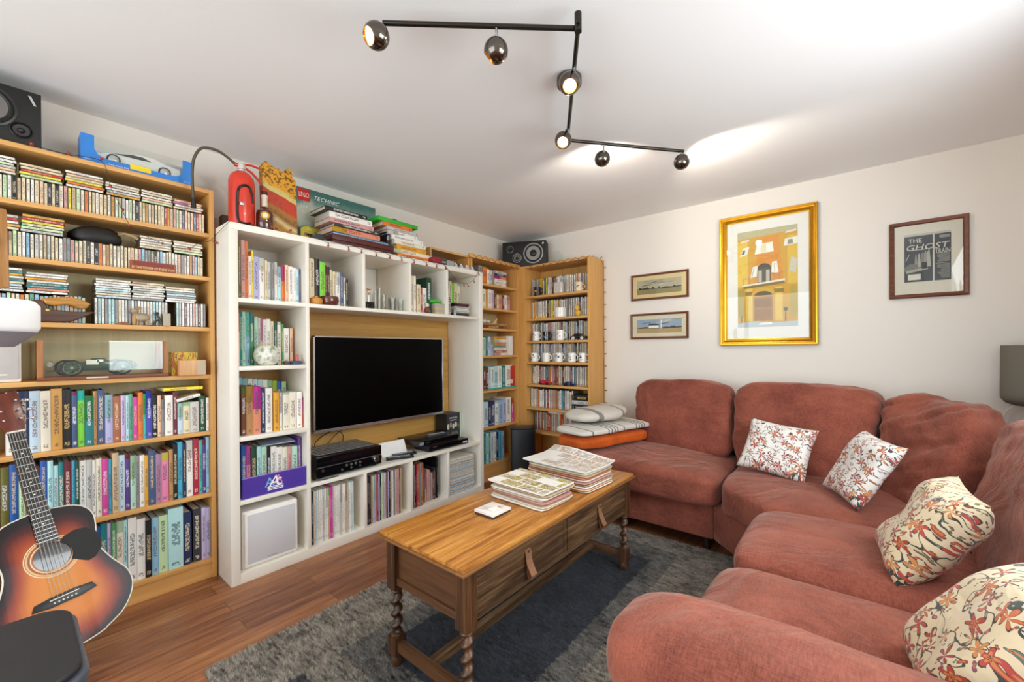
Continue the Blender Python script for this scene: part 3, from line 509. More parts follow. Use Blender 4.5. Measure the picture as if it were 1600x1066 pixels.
# white subwoofer in the bottom left cube
t_ = thing('subwoofer', 'large white speaker with grey cloth front in the bottom left cube', 'speaker', (.24, -2.59, .053)); MB().box(.08, .39, -2.73, -2.452, .0535, .352).build('cabinet', M('#efece6', .35), t_, bevel=.012, seg=3)
MB().box(.39, .4, -2.722, -2.458, .064, .344).build('grille_frame', M('#f2efea', .35), t_, bevel=.006, seg=3); MB().box(.398, .4025, -2.708, -2.47, .078, .332).build('grille_cloth', M('#cfcdd0', .85, bump=.6, scale=900), t_, bevel=.002)
text('lettering', 'WHARFEDALE', M('#6a6a6c', .4), t_, (.403, -2.59, .088), EY, EZ, width=.05)
# purple magazine file
t_ = thing('magazine_file', 'purple card magazine file with a white double A emblem', 'magazine file', (.3, -2.57, .424)); PU = M('#4a2f98', .5, var=.03)
m = MB(); m.box(.404, .409, -2.733, -2.412, .4246, .528).box(.2, .404, -2.733, -2.731, .4246, .50).box(.2, .404, -2.414, -2.412, .4246, .50).box(.2, .404, -2.731, -2.414, .4246, .4252); m.build('file', PU, t_, smooth=False)
o = MB().box(.404, .4092, -2.733, -2.412, .5281, .5312).build('rim', M('#a88fd8', .5), t_)
WHT = M('#f6f4f0', .5, var=.02)
text('emblem', 'A', M('#e07ab8', .5), t_, (.4094, -2.560, .493), EY, EZ, height=.046, ext=.0002); text('emblem', 'A', M('#7fb0ee', .5), t_, (.4094, -2.604, .485), EY, EZ, height=.05, ext=.0003)
text('emblem', 'A', WHT, t_, (.4094, -2.583, .487), EY, EZ, height=.056, ext=.0006, shear=.2); text('emblem', 'c', WHT, t_, (.4094, -2.558, .480), EY, EZ, height=.04, ext=.0005)
m = MB(); [m.box(.4095, .4102, -2.615, -2.535, z, z + .004) for z in (.441, .449, .457)]; m.build('printed_lines', WHT, t_, smooth=False)
for k, (y, c) in enumerate([(-2.69, 'navy'), (-2.655, 'magenta')]): pass
# things over the magazine row
o = MB().hexa([(.2, -2.60, .672), (.34, -2.62, .668), (.36, -2.45, .670), (.2, -2.44, .68), (.2, -2.60, .677), (.34, -2.62, .673), (.36, -2.45, .675), (.2, -2.44, .685)]).build('leaflet', M('#aebccc', .6)); tag(setorigin(o, (.28, -2.52, .67)), 'pale blue leaflet lying across the books above the purple file', 'leaflet')
o = inst(BK, [PG], 'book', (.30, -2.425, .694), (pi / 2, 0, 0), (.2, .02, .13), 'maroon', 'maroon book lying above the row behind the purple file', 'book', 'books in the cube with the purple file'); o.location = (.30, -2.425, .705)
# back row of taller books in the third cube
for i, c in enumerate(['pale blue', 'white', 'light blue', 'pale cyan', 'white', 'pale blue', 'pale cyan', 'white', 'mint', 'mustard', 'blue', 'pale green']):
    inst(BK, [PG], 'book', (.18, -2.735 + i * .026, .7486), (0, 0, 0), (.13, .0245, .30 - .004 * i), c, f"{c} book, {ordn(i + 1)} of the taller back row in the third cube", 'book', "back row in the white unit's third cube")
# ceramic pot, stationery
def lathed(name, label, cat, loc, prof, mat, seg=28, group=None):
    o = MB().lathe((0, 0, 0), prof, seg).build(name, mat); o.location = loc; return tag(o, label, cat, group)
def potmat():
    m, nt, b = nmat('painted_ceramic'); tc = N(nt, 'ShaderNodeTexCoord'); nz = N(nt, 'ShaderNodeTexNoise', i={'Scale': 16., 'Detail': 3., 'Distortion': 1.5}); L(nt, tc.outputs['Object'], nz.inputs['Vector'])
    L(nt, ramp(nt, nz.outputs[0], [(.35, lin('#8fa08c')), (.45, lin('#d8dccf')), (.55, lin('#e9e6dc')), (.66, lin('#a9b08a')), (.75, lin('#c8bfd0'))]), b.inputs['Base Color']); b.inputs['Roughness'].default_value = .2; return m
o = thing('vase', 'round painted ceramic pot with an opening before the light books', 'vase', (.352, -2.592, 1.1104)); MB().lathe((.352, -2.592, 1.1106), [(.028, 0), (.045, .008), (.061, .035), (.064, .06), (.058, .085), (.046, .102), (.043, .104), (.044, .1), (.052, .08), (.052, .03), (.02, .01)], 32, cap=False).build('body', potmat(), o)
MB().lathe((.352, -2.592, 1.2135), [(.0425, 0), (.0465, 0), (.0465, .004), (.0425, .004)], 32, cap=False).build('rim', M('#cfc28a', .3), o)
o = MB().box(.36, .41, -2.478, -2.428, 1.1106, 1.13).build('small_box', M('#3c4a68', .6), bevel=.002); tag(setorigin(o, (.385, -2.453, 1.11)), 'small dark blue box at the front right of the pot shelf', 'box')
o = MB().box(.35, .385, -2.51, -2.484, 1.1106, 1.131).build('small_box', M('#4b4448', .6), bevel=.002); tag(setorigin(o, (.37, -2.497, 1.11)), 'small grey box beside the round ceramic pot', 'box')
lathed('ornament', 'little red cylinder ornament on the small blue box', 'ornament', (.382, -2.446, 1.1306), [(.009, 0), (.009, .036)], M('#c65a66', .5), 16)
# top row pots, trophy, glasses
lathed('vase', 'small round orange wooden pot before the black and white book', 'vase', (.385, -2.335, 1.4612), [(.018, 0), (.032, .006), (.036, .02), (.032, .036), (.012, .042), (.01, .05), (.006, .05)], wood('turned_beech', '#d79a45', '#b87a30', 'X', 14.))
lathed('bowl', 'dark red-brown turned wooden bowl in the second top cube', 'bowl', (.375, -2.25, 1.4612), [(.03, 0), (.046, .006), (.056, .03), (.05, .055), (.046, .053), (.05, .032), (.04, .01), (.005, .008)], M('#5c2418', .15, var=.3, scale=14, coat=.6))
t_ = thing('trophy', 'small clear winged trophy on a black block in the third top cube', 'trophy', (.36, -1.975, 1.4611)); MB().box(.335, .385, -2.002, -1.95, 1.4612, 1.508).build('plinth', BLACKG, t_, bevel=.0015)
m = MB().cyl((.36, -1.976, 1.508), (.36, -1.976, 1.555), .004, 8).sphere((.36, -1.976, 1.574), .016, 14, 8)
for s in (-1, 1): m.prism([(0, 0), (.012, .03), (.03, .055), (.034, .03), (.022, .0)], (.358, -1.976, 1.555), EY * s, EZ, EX * .005)
m.build('figure', M('#d8cfc6', .1, .4), t_)
def tumbler(loc, r, h, lab): 
    o = MB().lathe((0, 0, 0), [(r * .8, 0), (r, h), (r - .0018, h), (r * .8 - .0018, .008), (.001, .008)], 24, cap=False).build('drinking_glass', GLASS); o.location = loc; tag(o, lab, 'glass', 'glasses in the third top cube')
    return o
tumbler((.33, -1.91, 1.4612), .020, .125, 'tall clear glass right behind the winged trophy'); tumbler((.31, -1.865, 1.4612), .017, .155, 'tallest slim clear glass in the third top cube'); tumbler((.30, -1.825, 1.4612), .017, .115, 'slim clear glass just right of the tallest one')
tumbler((.36, -1.79, 1.4612), .026, .095, 'short wide clear tumbler near the front of the third top cube'); tumbler((.28, -1.745, 1.4612), .028, .10, 'wide clear tumbler at the right end of the glasses'); tumbler((.37, -1.735, 1.4612), .022, .085, 'clear tumbler at the front right of the third top cube')
o = MB().lathe((.15, -1.93, 1.60), [(.05, 0), (.09, .012), (.092, .016), (.05, .005)], 24).build('dish', OAKY); 
tag(setorigin(MB().box(.05, .2, -2.03, -1.95, 1.4612, 1.6).build('small_box', M('#d4d9c8', .4), bevel=.002), (.1, -2, 1.461)), 'pale box behind the trophy holding up a wooden dish', 'box'); tag(setorigin(o, (.15, -1.93, 1.6)), 'shallow wooden dish on the pale box behind the trophy', 'dish'); o.location.z += .0015
# fourth top cube
t_ = thing('storage_box', 'grey box banded with yellow under a green dish, fourth top cube', 'box', (.36, -1.4, 1.461)); MB().box(.26, .40, -1.443, -1.352, 1.4612, 1.542).build('box', M('#a9a49c', .6), t_, bevel=.002); m = MB()
for z in (1.468, 1.503): m.box(.259, .401, -1.444, -1.3512, z, z + .005)
m.build('band', M('#e2c32c', .5), t_)
lathed('dish', 'bright green rounded dish on the yellow banded grey box', 'dish', (.34, -1.414, 1.5425), [(.03, 0), (.052, .008), (.056, .022), (.045, .032), (.001, .034)], M('#3fae2a', .3, coat=.4))
t_ = thing('figurine', 'small brown and white seated figure before the books, fourth top cube', 'figurine', (.385, -1.51, 1.461)); MB().sphere((.385, -1.51, 1.4865), .024, 12, 8, (1, .8, 1)).build('body', M('#7a3a22', .5), t_); MB().sphere((.388, -1.512, 1.522), .016, 12, 8).build('head', M('#d8cfc0', .5), t_)
# top right cube: magazines pile and binder
z = pile(MG, 'magazine', 'magazine', .37, 1.461, -1.22, .17, 8, lambda: .0135, .17, ['white', 'black', 'pale grey', 'ivory', 'charcoal', 'white'], "of the pile in the unit's top right cube", 'magazines in the top right cube', .004, names=['charcoal', 'charcoal', 'pale grey', 'white', 'white', 'pale grey', 'black', 'maroon'][:8])
t_ = thing('figurine', 'black and white striped upright ornament in the top right cube', 'ornament', (.36, -1.29, 1.461)); m = MB(); m.lathe((.35, -1.285, 1.4612), [(.03, 0), (.038, .04), (.03, .09), (.034, .13), (.02, .16), (.004, .165)], 20); 
def stripes():
    mm, nt, b = nmat('zebra_paint'); tc = N(nt, 'ShaderNodeTexCoord'); wv = N(nt, 'ShaderNodeTexWave', i={'Scale': 22., 'Distortion': 5., 'Detail': 1.}, bands_direction='Z'); L(nt, tc.outputs['Object'], wv.inputs['Vector']); L(nt, ramp(nt, wv.outputs[0], [(.45, lin('#23211f')), (.52, lin('#d9d4c8'))]), b.inputs['Base Color']); return mm
m.build('body', stripes(), t_)
m = MB(); m.lathe((.385, -1.235, 1.4612), [(.014, 0), (.017, .035), (.012, .06)], 14); o = m.build('ornament', M('#8d9095', .3, .4)); tag(setorigin(o, (.385, -1.235, 1.461)), 'small grey metal ornament before the striped one', 'ornament')
# upright book and box behind C6/C1 shelves etc.
books((C6[0], C6[1], [(-.452, .08, .24, 'white'), (-.368, .03, .22, 'magenta')]), .18, "after the lavender one on the corner bookcase's sixth shelf", "upright books on the corner bookcase's sixth shelf")
pile(BK, 'book', 'book', .25, SHC[0] + .0, -.605, .17, 6, lambda: random.uniform(.021, .026), .16, ['white'], "of the pile on the corner bookcase's first shelf", 'books piled on the corner bookcase', .006, names=['white', 'ivory', 'white', 'salmon', 'navy', 'pale grey'], kids=[PG])
pile(BK, 'book', 'book', .24, SHC[3], -.60, .17, 7, lambda: random.uniform(.022, .028), .16, ['white'], "of the pile on the corner bookcase's fourth shelf", 'books piled on the corner bookcase', .006, names=['ivory', 'copper', 'white', 'sea green', 'salmon', 'white', 'mustard'], kids=[PG])
o = inst(BK, [PG], 'book', (.26, -.50, SHC[2] + EPS), (pi / 2, 0, 0), (.2, .03, .33), 'brown', "thick brown book lying flat on the corner bookcase's third shelf", 'book', 'books piled on the corner bookcase'); o.location.y = -.46
o = inst(BK, [PG], 'book', (.26, -.45, SHC[2] + .0312 + EPS), (pi / 2, 0, 0), (.2, .016, .42), 'tan', "wide tan book on the thick brown one, corner bookcase's third shelf", 'book', 'books piled on the corner bookcase')
o = inst(BK, [PG], 'book', (.262, -.33, SHC[4] + EPS), (pi / 2, 0, 0), (.2, .012, .40), 'turquoise', "turquoise book jutting flat under the row, corner bookcase's fifth shelf", 'book', 'books piled on the corner bookcase'); o.location.x = .275; o.location.z = SHC[4] + .0006
for q in list(COL.objects):
    if q.get('group') == "upright books on the corner bookcase's fifth shelf": q.location.z += .0128; q.scale[2] *= .94
o = MB().box(.1, .262, -.42, -.36, SHC[3] + .0006, SHC[3] + .185).build('ring_binder', M('#eceae6', .4), bevel=.002); tag(setorigin(o, (.2, -.39, SHC[3])), "plain white upright binder at the end of the fourth shelf", 'binder')
t_ = thing('book', "red square hardback facing out on the corner bookcase's fifth shelf", 'book', (.24, -.34, .834)); MB().box(.236, .246, -.39, -.315, .8336, 1.03).build('cover', M('#c23329', .4), t_, bevel=.001); MB().box(.2462, .2466, -.38, -.345, .86, .90).build('printed_patch', M('#e5cdbd', .5), t_)
t_ = thing('ornament', "green and white shell ornament on the books, corner bookcase's third shelf", 'ornament', (.21, -.72, 1.43)); 
MB().sphere((.2, -.70, SHC[2] + .071), .022, 12, 8, (1, 1.3, .9)).sphere((.21, -.655, SHC[2] + .067), .018, 12, 8, (1, 1.2, .9)).build('shell', M('#d5dccb', .3), t_)
m = MB(); m.prism([(0, 0), (.05, .0), (.07, .05), (.05, .045)], (.22, -.62, SHC[2] + .0482), EY, EZ, EX * .012); m.build('leaf', M('#d8c08c', .4), t_)
# ================================================================= coffee table
tb = thing('coffee_table', 'oak coffee table with barley twist legs and two drawers on the rug', 'coffee table', (1.696, -2.0, .014))
TX0, TX1, TY0, TY1 = 1.463, 1.930, -2.632, -1.363
m = MB(); m.box(TX0 + .008, TX1 - .008, TY0 + .008, TY1 - .008, .507, .5205).build('table_top', TOPOAK, tb, bevel=.003)
MB().box(TX0, TX1, TY0, TY1, .4995, .507).box(TX0 + .014, TX1 - .014, TY0 + .014, TY1 - .014, .492, .4995).build('top_moulding', wood('oak_edge', '#8f6238', '#6c4526', 'Y', 8., .35), tb, bevel=.0025)
LX = (1.512, 1.884); LY = (-2.577, -1.418)
for x in LX:
    for y in LY:
        m = MB(); m.box(x - .025, x + .025, y - .025, y + .025, .305, .492); m.box(x - .024, x + .024, y - .024, y + .024, .062, .128)
        m.lathe((x, y, .014), [(.015, 0), (.021, .012), (.022, .03), (.016, .046), (.02, .05)], 16); m.lathe((x, y, .128), [(.023, 0), (.024, .006), (.017, .012)], 16); m.lathe((x, y, .288), [(.016, 0), (.023, .008), (.018, .017)], 16)
        n = 56; pts = []
        for i in range(n + 1):
            t = i / n; a = t * 2 * pi * 3.6; pts.append((x + .0068 * cos(a), y + .0068 * sin(a), .130 + t * .163))
        rings = []
        for p in pts: rings.append([m.b.verts.new((p[0] + .0160 * cos(2 * pi * k / 14), p[1] + .0160 * sin(2 * pi * k / 14), p[2])) for k in range(14)])
        for A, B in zip(rings, rings[1:]):
            for k in range(14): m._f([A[k], A[(k + 1) % 14], B[(k + 1) % 14], B[k]])
        m.build('leg', DARKOAK, tb, bevel=0, ang=50)
MB().box(LX[0] - .012, LX[0] + .006, LY[0] + .021, LY[1] - .021, .325, .492).build('back_rail', DARKOAKY, tb)
for y, s in ((LY[0], -1), (LY[1], 1)):
    MB().box(LX[0] + .021, LX[1] - .021, y - .006, y + .006, .352, .48).build('end_panel', DARKOAKX, tb)
    MB().box(LX[0] + .021, LX[1] - .021, y - .016, y + .016, .325, .351).box(LX[0] + .021, LX[1] - .021, y - .016, y + .016, .478, .492).build('end_rail', DARKOAKX, tb, bevel=.0015)
    MB().box(LX[0] + .02, LX[1] - .02, y - .014, y + .014, .076, .112).build('stretcher', DARKOAKX, tb, bevel=.003)
MB().box(1.672, 1.712, LY[0] + .012, LY[1] - .012, .082, .106).build('stretcher', DARKOAKY, tb, bevel=.004)
MB().box(1.885, 1.903, LY[0] + .021, LY[1] - .021, .325, .342).box(1.885, 1.903, LY[0] + .021, LY[1] - .021, .482, .492).box(1.885, 1.903, -2.032, -2.012, .342, .482).build('front_rail', DARKOAKY, tb, bevel=.001)
LEATHER = M('#b98763', .55, var=.12, scale=90, name='tan_leather')
for y0, y1, yh in ((-2.553, -2.034, -2.285), (-2.010, -1.442, -1.732)):
    d = MB(); d.box(1.88, 1.904, y0, y1, .344, .480); d.box(1.904, 1.906, y0, y1, .344, .35).box(1.904, 1.906, y0, y1, .474, .48).box(1.904, 1.906, y0, y0 + .006, .35, .474).box(1.904, 1.906, y1 - .006, y1, .35, .474)
    dr = d.build('drawer', DARKOAKY, tb, bevel=.001)
    h = MB(); w = .017; P_ = [(.0, .455), (.004, .425), (.010, .405), (.022, .382), (.030, .368), (.024, .356), (.012, .360), (.008, .380), (.006, .41), (.004, .445)]
    V0 = [(h.b.verts.new((1.9065 + a, yh - w, z)), h.b.verts.new((1.9065 + a, yh + w, z))) for a, z in P_]
    for A, B in zip(V0, V0[1:]): h._f([A[0], A[1], B[1], B[0]])
    bmesh.ops.solidify(h.b, geom=h.b.faces[:], thickness=.0022)
    hh = h.build('handle', LEATHER, dr); hh['label'] = 'tan leather loop handle'; MB().lathe((1.9085, yh, .447), [(.006, 0), (.006, .003), (.003, .0045)], 14, (1, 0, 0)).build('stud', CHROME, hh)
MB().box(1.9045, 1.9065, -2.35, -2.335, .452, .456)
# ---- rug
def rugmat():
    m, nt, b = nmat('shaggy_rug_wool'); tc = N(nt, 'ShaderNodeTexCoord'); sx = N(nt, 'ShaderNodeSeparateXYZ')
    wn = N(nt, 'ShaderNodeTexNoise', i={'Scale': 60., 'Detail': 1.}); L(nt, tc.outputs['Object'], wn.inputs['Vector']); vm = N(nt, 'ShaderNodeVectorMath', operation='SCALE'); vm.inputs['Scale'].default_value = .03; L(nt, wn.outputs['Color'], vm.inputs[0])
    ad = N(nt, 'ShaderNodeVectorMath', operation='ADD'); L(nt, tc.outputs['Object'], ad.inputs[0]); L(nt, vm.outputs[0], ad.inputs[1]); L(nt, ad.outputs[0], sx.inputs[0]); x, y, z = sx.outputs
    def rect(x0, x1, y0, y1):
        f = math_(nt, 'MULTIPLY', math_(nt, 'GREATER_THAN', x, x0), math_(nt, 'LESS_THAN', x, x1)); g = math_(nt, 'MULTIPLY', math_(nt, 'GREATER_THAN', y, y0), math_(nt, 'LESS_THAN', y, y1)); return math_(nt, 'MULTIPLY', f, g)
    c = mixc(nt, rect(.015 + .30, .015 + 1.08, .015 + .36, .015 + 1.96), lin('#8d8579'), lin('#68645f'))
    c = mixc(nt, rect(.015 + .41, .015 + .975, .015 + .47, .015 + 1.80), c, lin('#2e323b'))
    c = mixc(nt, rect(.015 + .30, .015 + 1.5, .015 - .1, .015 + .22), c, lin('#48474a'))
    nz = N(nt, 'ShaderNodeTexNoise', i={'Scale': 140., 'Detail': 4., 'Roughness': .7}); L(nt, tc.outputs['Object'], nz.inputs['Vector']); n2 = N(nt, 'ShaderNodeTexNoise', i={'Scale': 9., 'Detail': 3.}); L(nt, tc.outputs['Object'], n2.inputs['Vector'])
    m3 = N(nt, 'ShaderNodeMapping'); m3.inputs['Rotation'].default_value = (0, 0, .6); m3.inputs['Scale'].default_value = (30, 110, 30); L(nt, tc.outputs['Object'], m3.inputs[0]); n3 = N(nt, 'ShaderNodeTexNoise', i={'Scale': 1., 'Detail': 3.}); L(nt, m3.outputs[0], n3.inputs['Vector'])
    v = math_(nt, 'ADD', math_(nt, 'MULTIPLY', nz.outputs[0], 1.3), math_(nt, 'ADD', math_(nt, 'MULTIPLY_ADD', n3.outputs[0], 3.0, -1.6), math_(nt, 'MULTIPLY_ADD', n2.outputs[0], 1.2, -.35))); cc = N(nt, 'ShaderNodeCombineColor'); [L(nt, v, cc.inputs[i]) for i in range(3)]
    L(nt, mixc(nt, 1.0, c, cc.outputs[0], 'MULTIPLY'), b.inputs['Base Color']); b.inputs['Roughness'].default_value = .9; b.inputs['Sheen Weight'].default_value = .25; return m
RUGM = rugmat(); RX0, RX1, RY0, RY1 = .985, 2.44, -3.04, -.925
rg = thing('rug', 'grey shaggy rug with dark blue and pale rectangles under the coffee table', 'rug', (RX0, RY0, 0)); MB().box(RX0, RX1, RY0, RY1, .0008, .0125).build('backing', RUGM, rg, bevel=.002)
def tufts(n):
    import numpy as np
    g = np.random.default_rng(3); x = g.uniform(.0, RX1 - RX0, n); y = g.uniform(0., RY1 - RY0, n); a = g.normal(2.3, .9, n); ln = g.uniform(.010, .024, n); w = g.uniform(.0016, .0032, n); h = g.uniform(.006, .018, n)
    v = np.zeros((n, 3, 3), np.float32); dx, dy = np.cos(a), np.sin(a)
    v[:, 0] = np.stack([x - dy * w, y + dx * w, np.full(n, .0115)], 1); v[:, 1] = np.stack([x + dy * w, y - dx * w, np.full(n, .0115)], 1); v[:, 2] = np.stack([x + dx * ln, y + dy * ln, .0125 + h * .55], 1)
    me = bpy.data.meshes.new('pile'); me.vertices.add(3 * n); me.vertices.foreach_set('co', v.ravel()); me.loops.add(3 * n); me.loops.foreach_set('vertex_index', np.arange(3 * n, dtype=np.int32)); me.polygons.add(n); me.polygons.foreach_set('loop_start', np.arange(0, 3 * n, 3, dtype=np.int32)); me.update(calc_edges=True); me.validate()
    me.materials.append(RUGM); o = bpy.data.objects.new('pile', me); COL.objects.link(o); o.parent = rg; o['kind'] = 'stuff'
tufts(150000)
# ---- magazines and coaster on the table
GRP = 'magazines in the near pile on the coffee table'
def tablemag(n, x1, y0, w, d, z0, t, names, grp, where, dr):
    z = z0
    for i in range(n):
        tt = t * random.uniform(.85, 1.15); ww, dd = w * random.uniform(.95, 1.0), d * random.uniform(.95, 1.0); rz = -pi / 2 + dr + random.uniform(-.03, .03)
        inst(MG, [], 'magazine', (x1 + random.uniform(-.01, .004), y0 + random.uniform(-.004, .006), z), (pi / 2, 0, rz), (dd, tt - .0004, ww), names[i % len(names)], f'{names[i % len(names)]} magazine, {ordd(n - i + 1)} {where}', 'magazine', grp); z += tt
    return z
z = tablemag(8, 1.862, -2.115, .315, .225, .5212, .0092, ['white', 'ivory', 'beige', 'rose', 'ivory', 'white', 'beige', 'pale grey'], GRP, 'of the nearer table pile', -.05)
def coverart(parent, w, d, z, pal, n, seed):
    r = random.Random(seed); S = [(pal[0], R4(0, 0, w, d))]
    for i in range(n):
        a, b_ = r.uniform(0, w * .8), r.uniform(0, d * .8); c, e = min(w, a + r.uniform(.02, .09)), min(d, b_ + r.uniform(.012, .05)); S.append((r.choice(pal), [(a, b_), (c, b_ + r.uniform(-.005, .005)), (c - r.uniform(0, .01), e), (a + r.uniform(0, .012), e)]))
    return S
def pagemat(nm, pal, seed):
    """printed page: white paper with blocks of photograph-like colour"""
    mm, nt, b = nmat('printed_page'); tc = N(nt, 'ShaderNodeTexCoord'); mp = N(nt, 'ShaderNodeMapping'); mp.inputs['Location'].default_value = (seed * .37, seed * .11, 0); mp.inputs['Rotation'].default_value = (0, 0, .04); L(nt, tc.outputs['Object'], mp.inputs[0])
    nz = N(nt, 'ShaderNodeTexNoise', i={'Scale': 38., 'Detail': 4., 'Distortion': 1.2}); L(nt, mp.outputs[0], nz.inputs['Vector']); n = len(pal) - 1
    c = ramp(nt, nz.outputs[0], [(.34 + .30 * i / n, lin(p)) for i, p in enumerate(pal[1:])])
    br = N(nt, 'ShaderNodeTexBrick', i={'Scale': 1., 'Mortar Size': .004, 'Brick Width': .11, 'Row Height': .062, 'Color1': (0, 0, 0, 1), 'Color2': (1, 1, 1, 1), 'Mortar': (1, 1, 1, 1)}); L(nt, mp.outputs[0], br.inputs['Vector'])
    k = math_(nt, 'MULTIPLY', math_(nt, 'LESS_THAN', br.outputs[0], .8), math_(nt, 'LESS_THAN', br.outputs['Fac'], .5)); L(nt, mixc(nt, k, lin(pal[0]), c), b.inputs['Base Color']); b.inputs['Roughness'].default_value = .35; return mm
def topmag(lab, cx, cy, w, d, z, t, rz, pal, seed, curl, grp):
    th = thing('magazine', lab, 'magazine', (cx, cy, z), grp); nx, ny = 12, 8
    m = MB(); V = {}
    hz = lambda u, v: curl * (max(0, v - .55) ** 2 * 2.2 * (1 - .5 * u) + .12 * sin(u * 5) * v)
    for s in (0, 1):
        for i in range(nx + 1):
            for j in range(ny + 1): V[s, i, j] = m.b.verts.new((-w / 2 + w * i / nx, -d / 2 + d * j / ny, (t if s else 0) + hz(i / nx, j / ny)))
    for i in range(nx):
        for j in range(ny): m._f([V[1, i, j], V[1, i + 1, j], V[1, i + 1, j + 1], V[1, i, j + 1]]); m._f([V[0, i, j], V[0, i, j + 1], V[0, i + 1, j + 1], V[0, i + 1, j]])
    for i in range(nx): m._f([V[0, i, 0], V[0, i + 1, 0], V[1, i + 1, 0], V[1, i, 0]]); m._f([V[0, i, ny], V[1, i, ny], V[1, i + 1, ny], V[0, i + 1, ny]])
    for j in range(ny): m._f([V[0, 0, j], V[1, 0, j], V[1, 0, j + 1], V[0, 0, j + 1]]); m._f([V[0, nx, j], V[0, nx, j + 1], V[1, nx, j + 1], V[1, nx, j]])
    m.build('pages', M('#e9e6e0', .6), th, local=True)
    m = MB(); mats = pagemat(lab[:18], pal, seed)
    for i in range(nx):
        for j in range(ny):
            e = .0006; m._f([m.b.verts.new((-w / 2 + w * u, -d / 2 + d * v, t + hz(u, v) + e)) for u, v in ((i / nx, j / ny), ((i + 1) / nx, j / ny), ((i + 1) / nx, (j + 1) / ny), (i / nx, (j + 1) / ny))])
    bmesh.ops.remove_doubles(m.b, verts=m.b.verts[:], dist=1e-6)
    m.build('cover', mats, th, local=True); th.rotation_euler = (0, 0, rz); return th
topmag('magazine with olive and yellow garden pictures, topmost of the nearer table pile', 1.712, -2.008, .315, .222, z + .0006, .007, -.05, ['#efece4', '#a9a23e', '#d8c93c', '#6f6c3a', '#c9b59a', '#e6e0d2', '#8c7a66'], 5, .004, GRP)
G2 = 'magazines in the far pile on the coffee table'
z = tablemag(10, 1.89, -1.825, .36, .265, .5212, .0098, ['white', 'peach', 'white', 'beige', 'rose', 'ivory', 'salmon', 'beige', 'ivory', 'pale grey'], G2, 'of the farther table pile', -.06)
topmag('newspaper supplement with curled corner, topmost of the farther table pile', 1.712, -1.690, .38, .265, z + .0006, .006, -.07, ['#eeeae2', '#c9beb4', '#e2a878', '#8f8a86', '#d8c8b4', '#b8b2ae', '#e8e2da'], 9, .055, G2)
t_ = thing('coaster', 'square white coaster stack with a small orange mark on the table', 'coaster', (1.69, -2.24, .521)); MB().box(1.642, 1.742, -2.292, -2.186, .5212, .530).build('base', M('#3a2f2a', .5), t_, bevel=.001); MB().box(1.640, 1.744, -2.294, -2.184, .5303, .540).build('top_coaster', M('#e6e1dc', .35), t_, bevel=.002)
flatart('printed_picture', t_, (1.642, -2.292, .5402), EX * .1, EY * .106, [('#cbbfb2', [(.1, .1), (.5, .3), (.45, .5), (.1, .45)]), ('#f4f1ec', [(.4, .3), (.8, .2), (.85, .6), (.55, .75)]), ('#d5c7b8', [(.5, .7), (.85, .65), (.7, .95)]), ('#d9763a', ell(.62, .74, .07, .06))])
# ================================================================= corner sofa
def fabric(name, c1, c2, sheen=.5, tint='#ffd0b8', weave=420., fold=.75, rough=.85):
    m, nt, b = nmat(name); tc = N(nt, 'ShaderNodeTexCoord'); ob = tc.outputs['Object']
    nz = N(nt, 'ShaderNodeTexNoise', i={'Scale': 5., 'Detail': 5., 'Roughness': .6}); L(nt, ob, nz.inputs['Vector'])
    mp = N(nt, 'ShaderNodeMapping'); mp.inputs['Scale'].default_value = (weave, weave * .12, weave * .12); L(nt, ob, mp.inputs[0]); w1 = N(nt, 'ShaderNodeTexNoise', i={'Scale': 1., 'Detail': 2.}); L(nt, mp.outputs[0], w1.inputs['Vector'])
    m2 = N(nt, 'ShaderNodeMapping'); m2.inputs['Scale'].default_value = (weave * .12, weave, weave); L(nt, ob, m2.inputs[0]); w2 = N(nt, 'ShaderNodeTexNoise', i={'Scale': 1., 'Detail': 2.}); L(nt, m2.outputs[0], w2.inputs['Vector'])
    wv = math_(nt, 'ADD', w1.outputs[0], w2.outputs[0]); f = math_(nt, 'ADD', math_(nt, 'MULTIPLY', nz.outputs[0], .65), math_(nt, 'MULTIPLY', wv, .36))
    L(nt, ramp(nt, f, [(.50, lin(c2)), (.86, lin(c1))]), b.inputs['Base Color']); b.inputs['Roughness'].default_value = rough; b.inputs['Sheen Weight'].default_value = sheen; b.inputs['Sheen Roughness'].default_value = .45; b.inputs['Sheen Tint'].default_value = (*lin(tint), 1)
    b.inputs['Specular IOR Level'].default_value = .2
    fo = N(nt, 'ShaderNodeTexNoise', i={'Scale': 3.2, 'Detail': 4., 'Distortion': 1.6}); L(nt, ob, fo.inputs['Vector'])
    b1 = N(nt, 'ShaderNodeBump', i={'Strength': fold, 'Distance': .045}); L(nt, fo.outputs[0], b1.inputs['Height']); b2 = N(nt, 'ShaderNodeBump', i={'Strength': .5, 'Distance': .0012}); L(nt, wv, b2.inputs['Height']); L(nt, b1.outputs[0], b2.inputs['Normal']); L(nt, b2.outputs[0], b.inputs['Normal']); return m
RUST = fabric('rust_chenille', '#a15a47', '#69342a', .32, '#ffd8c8'); 
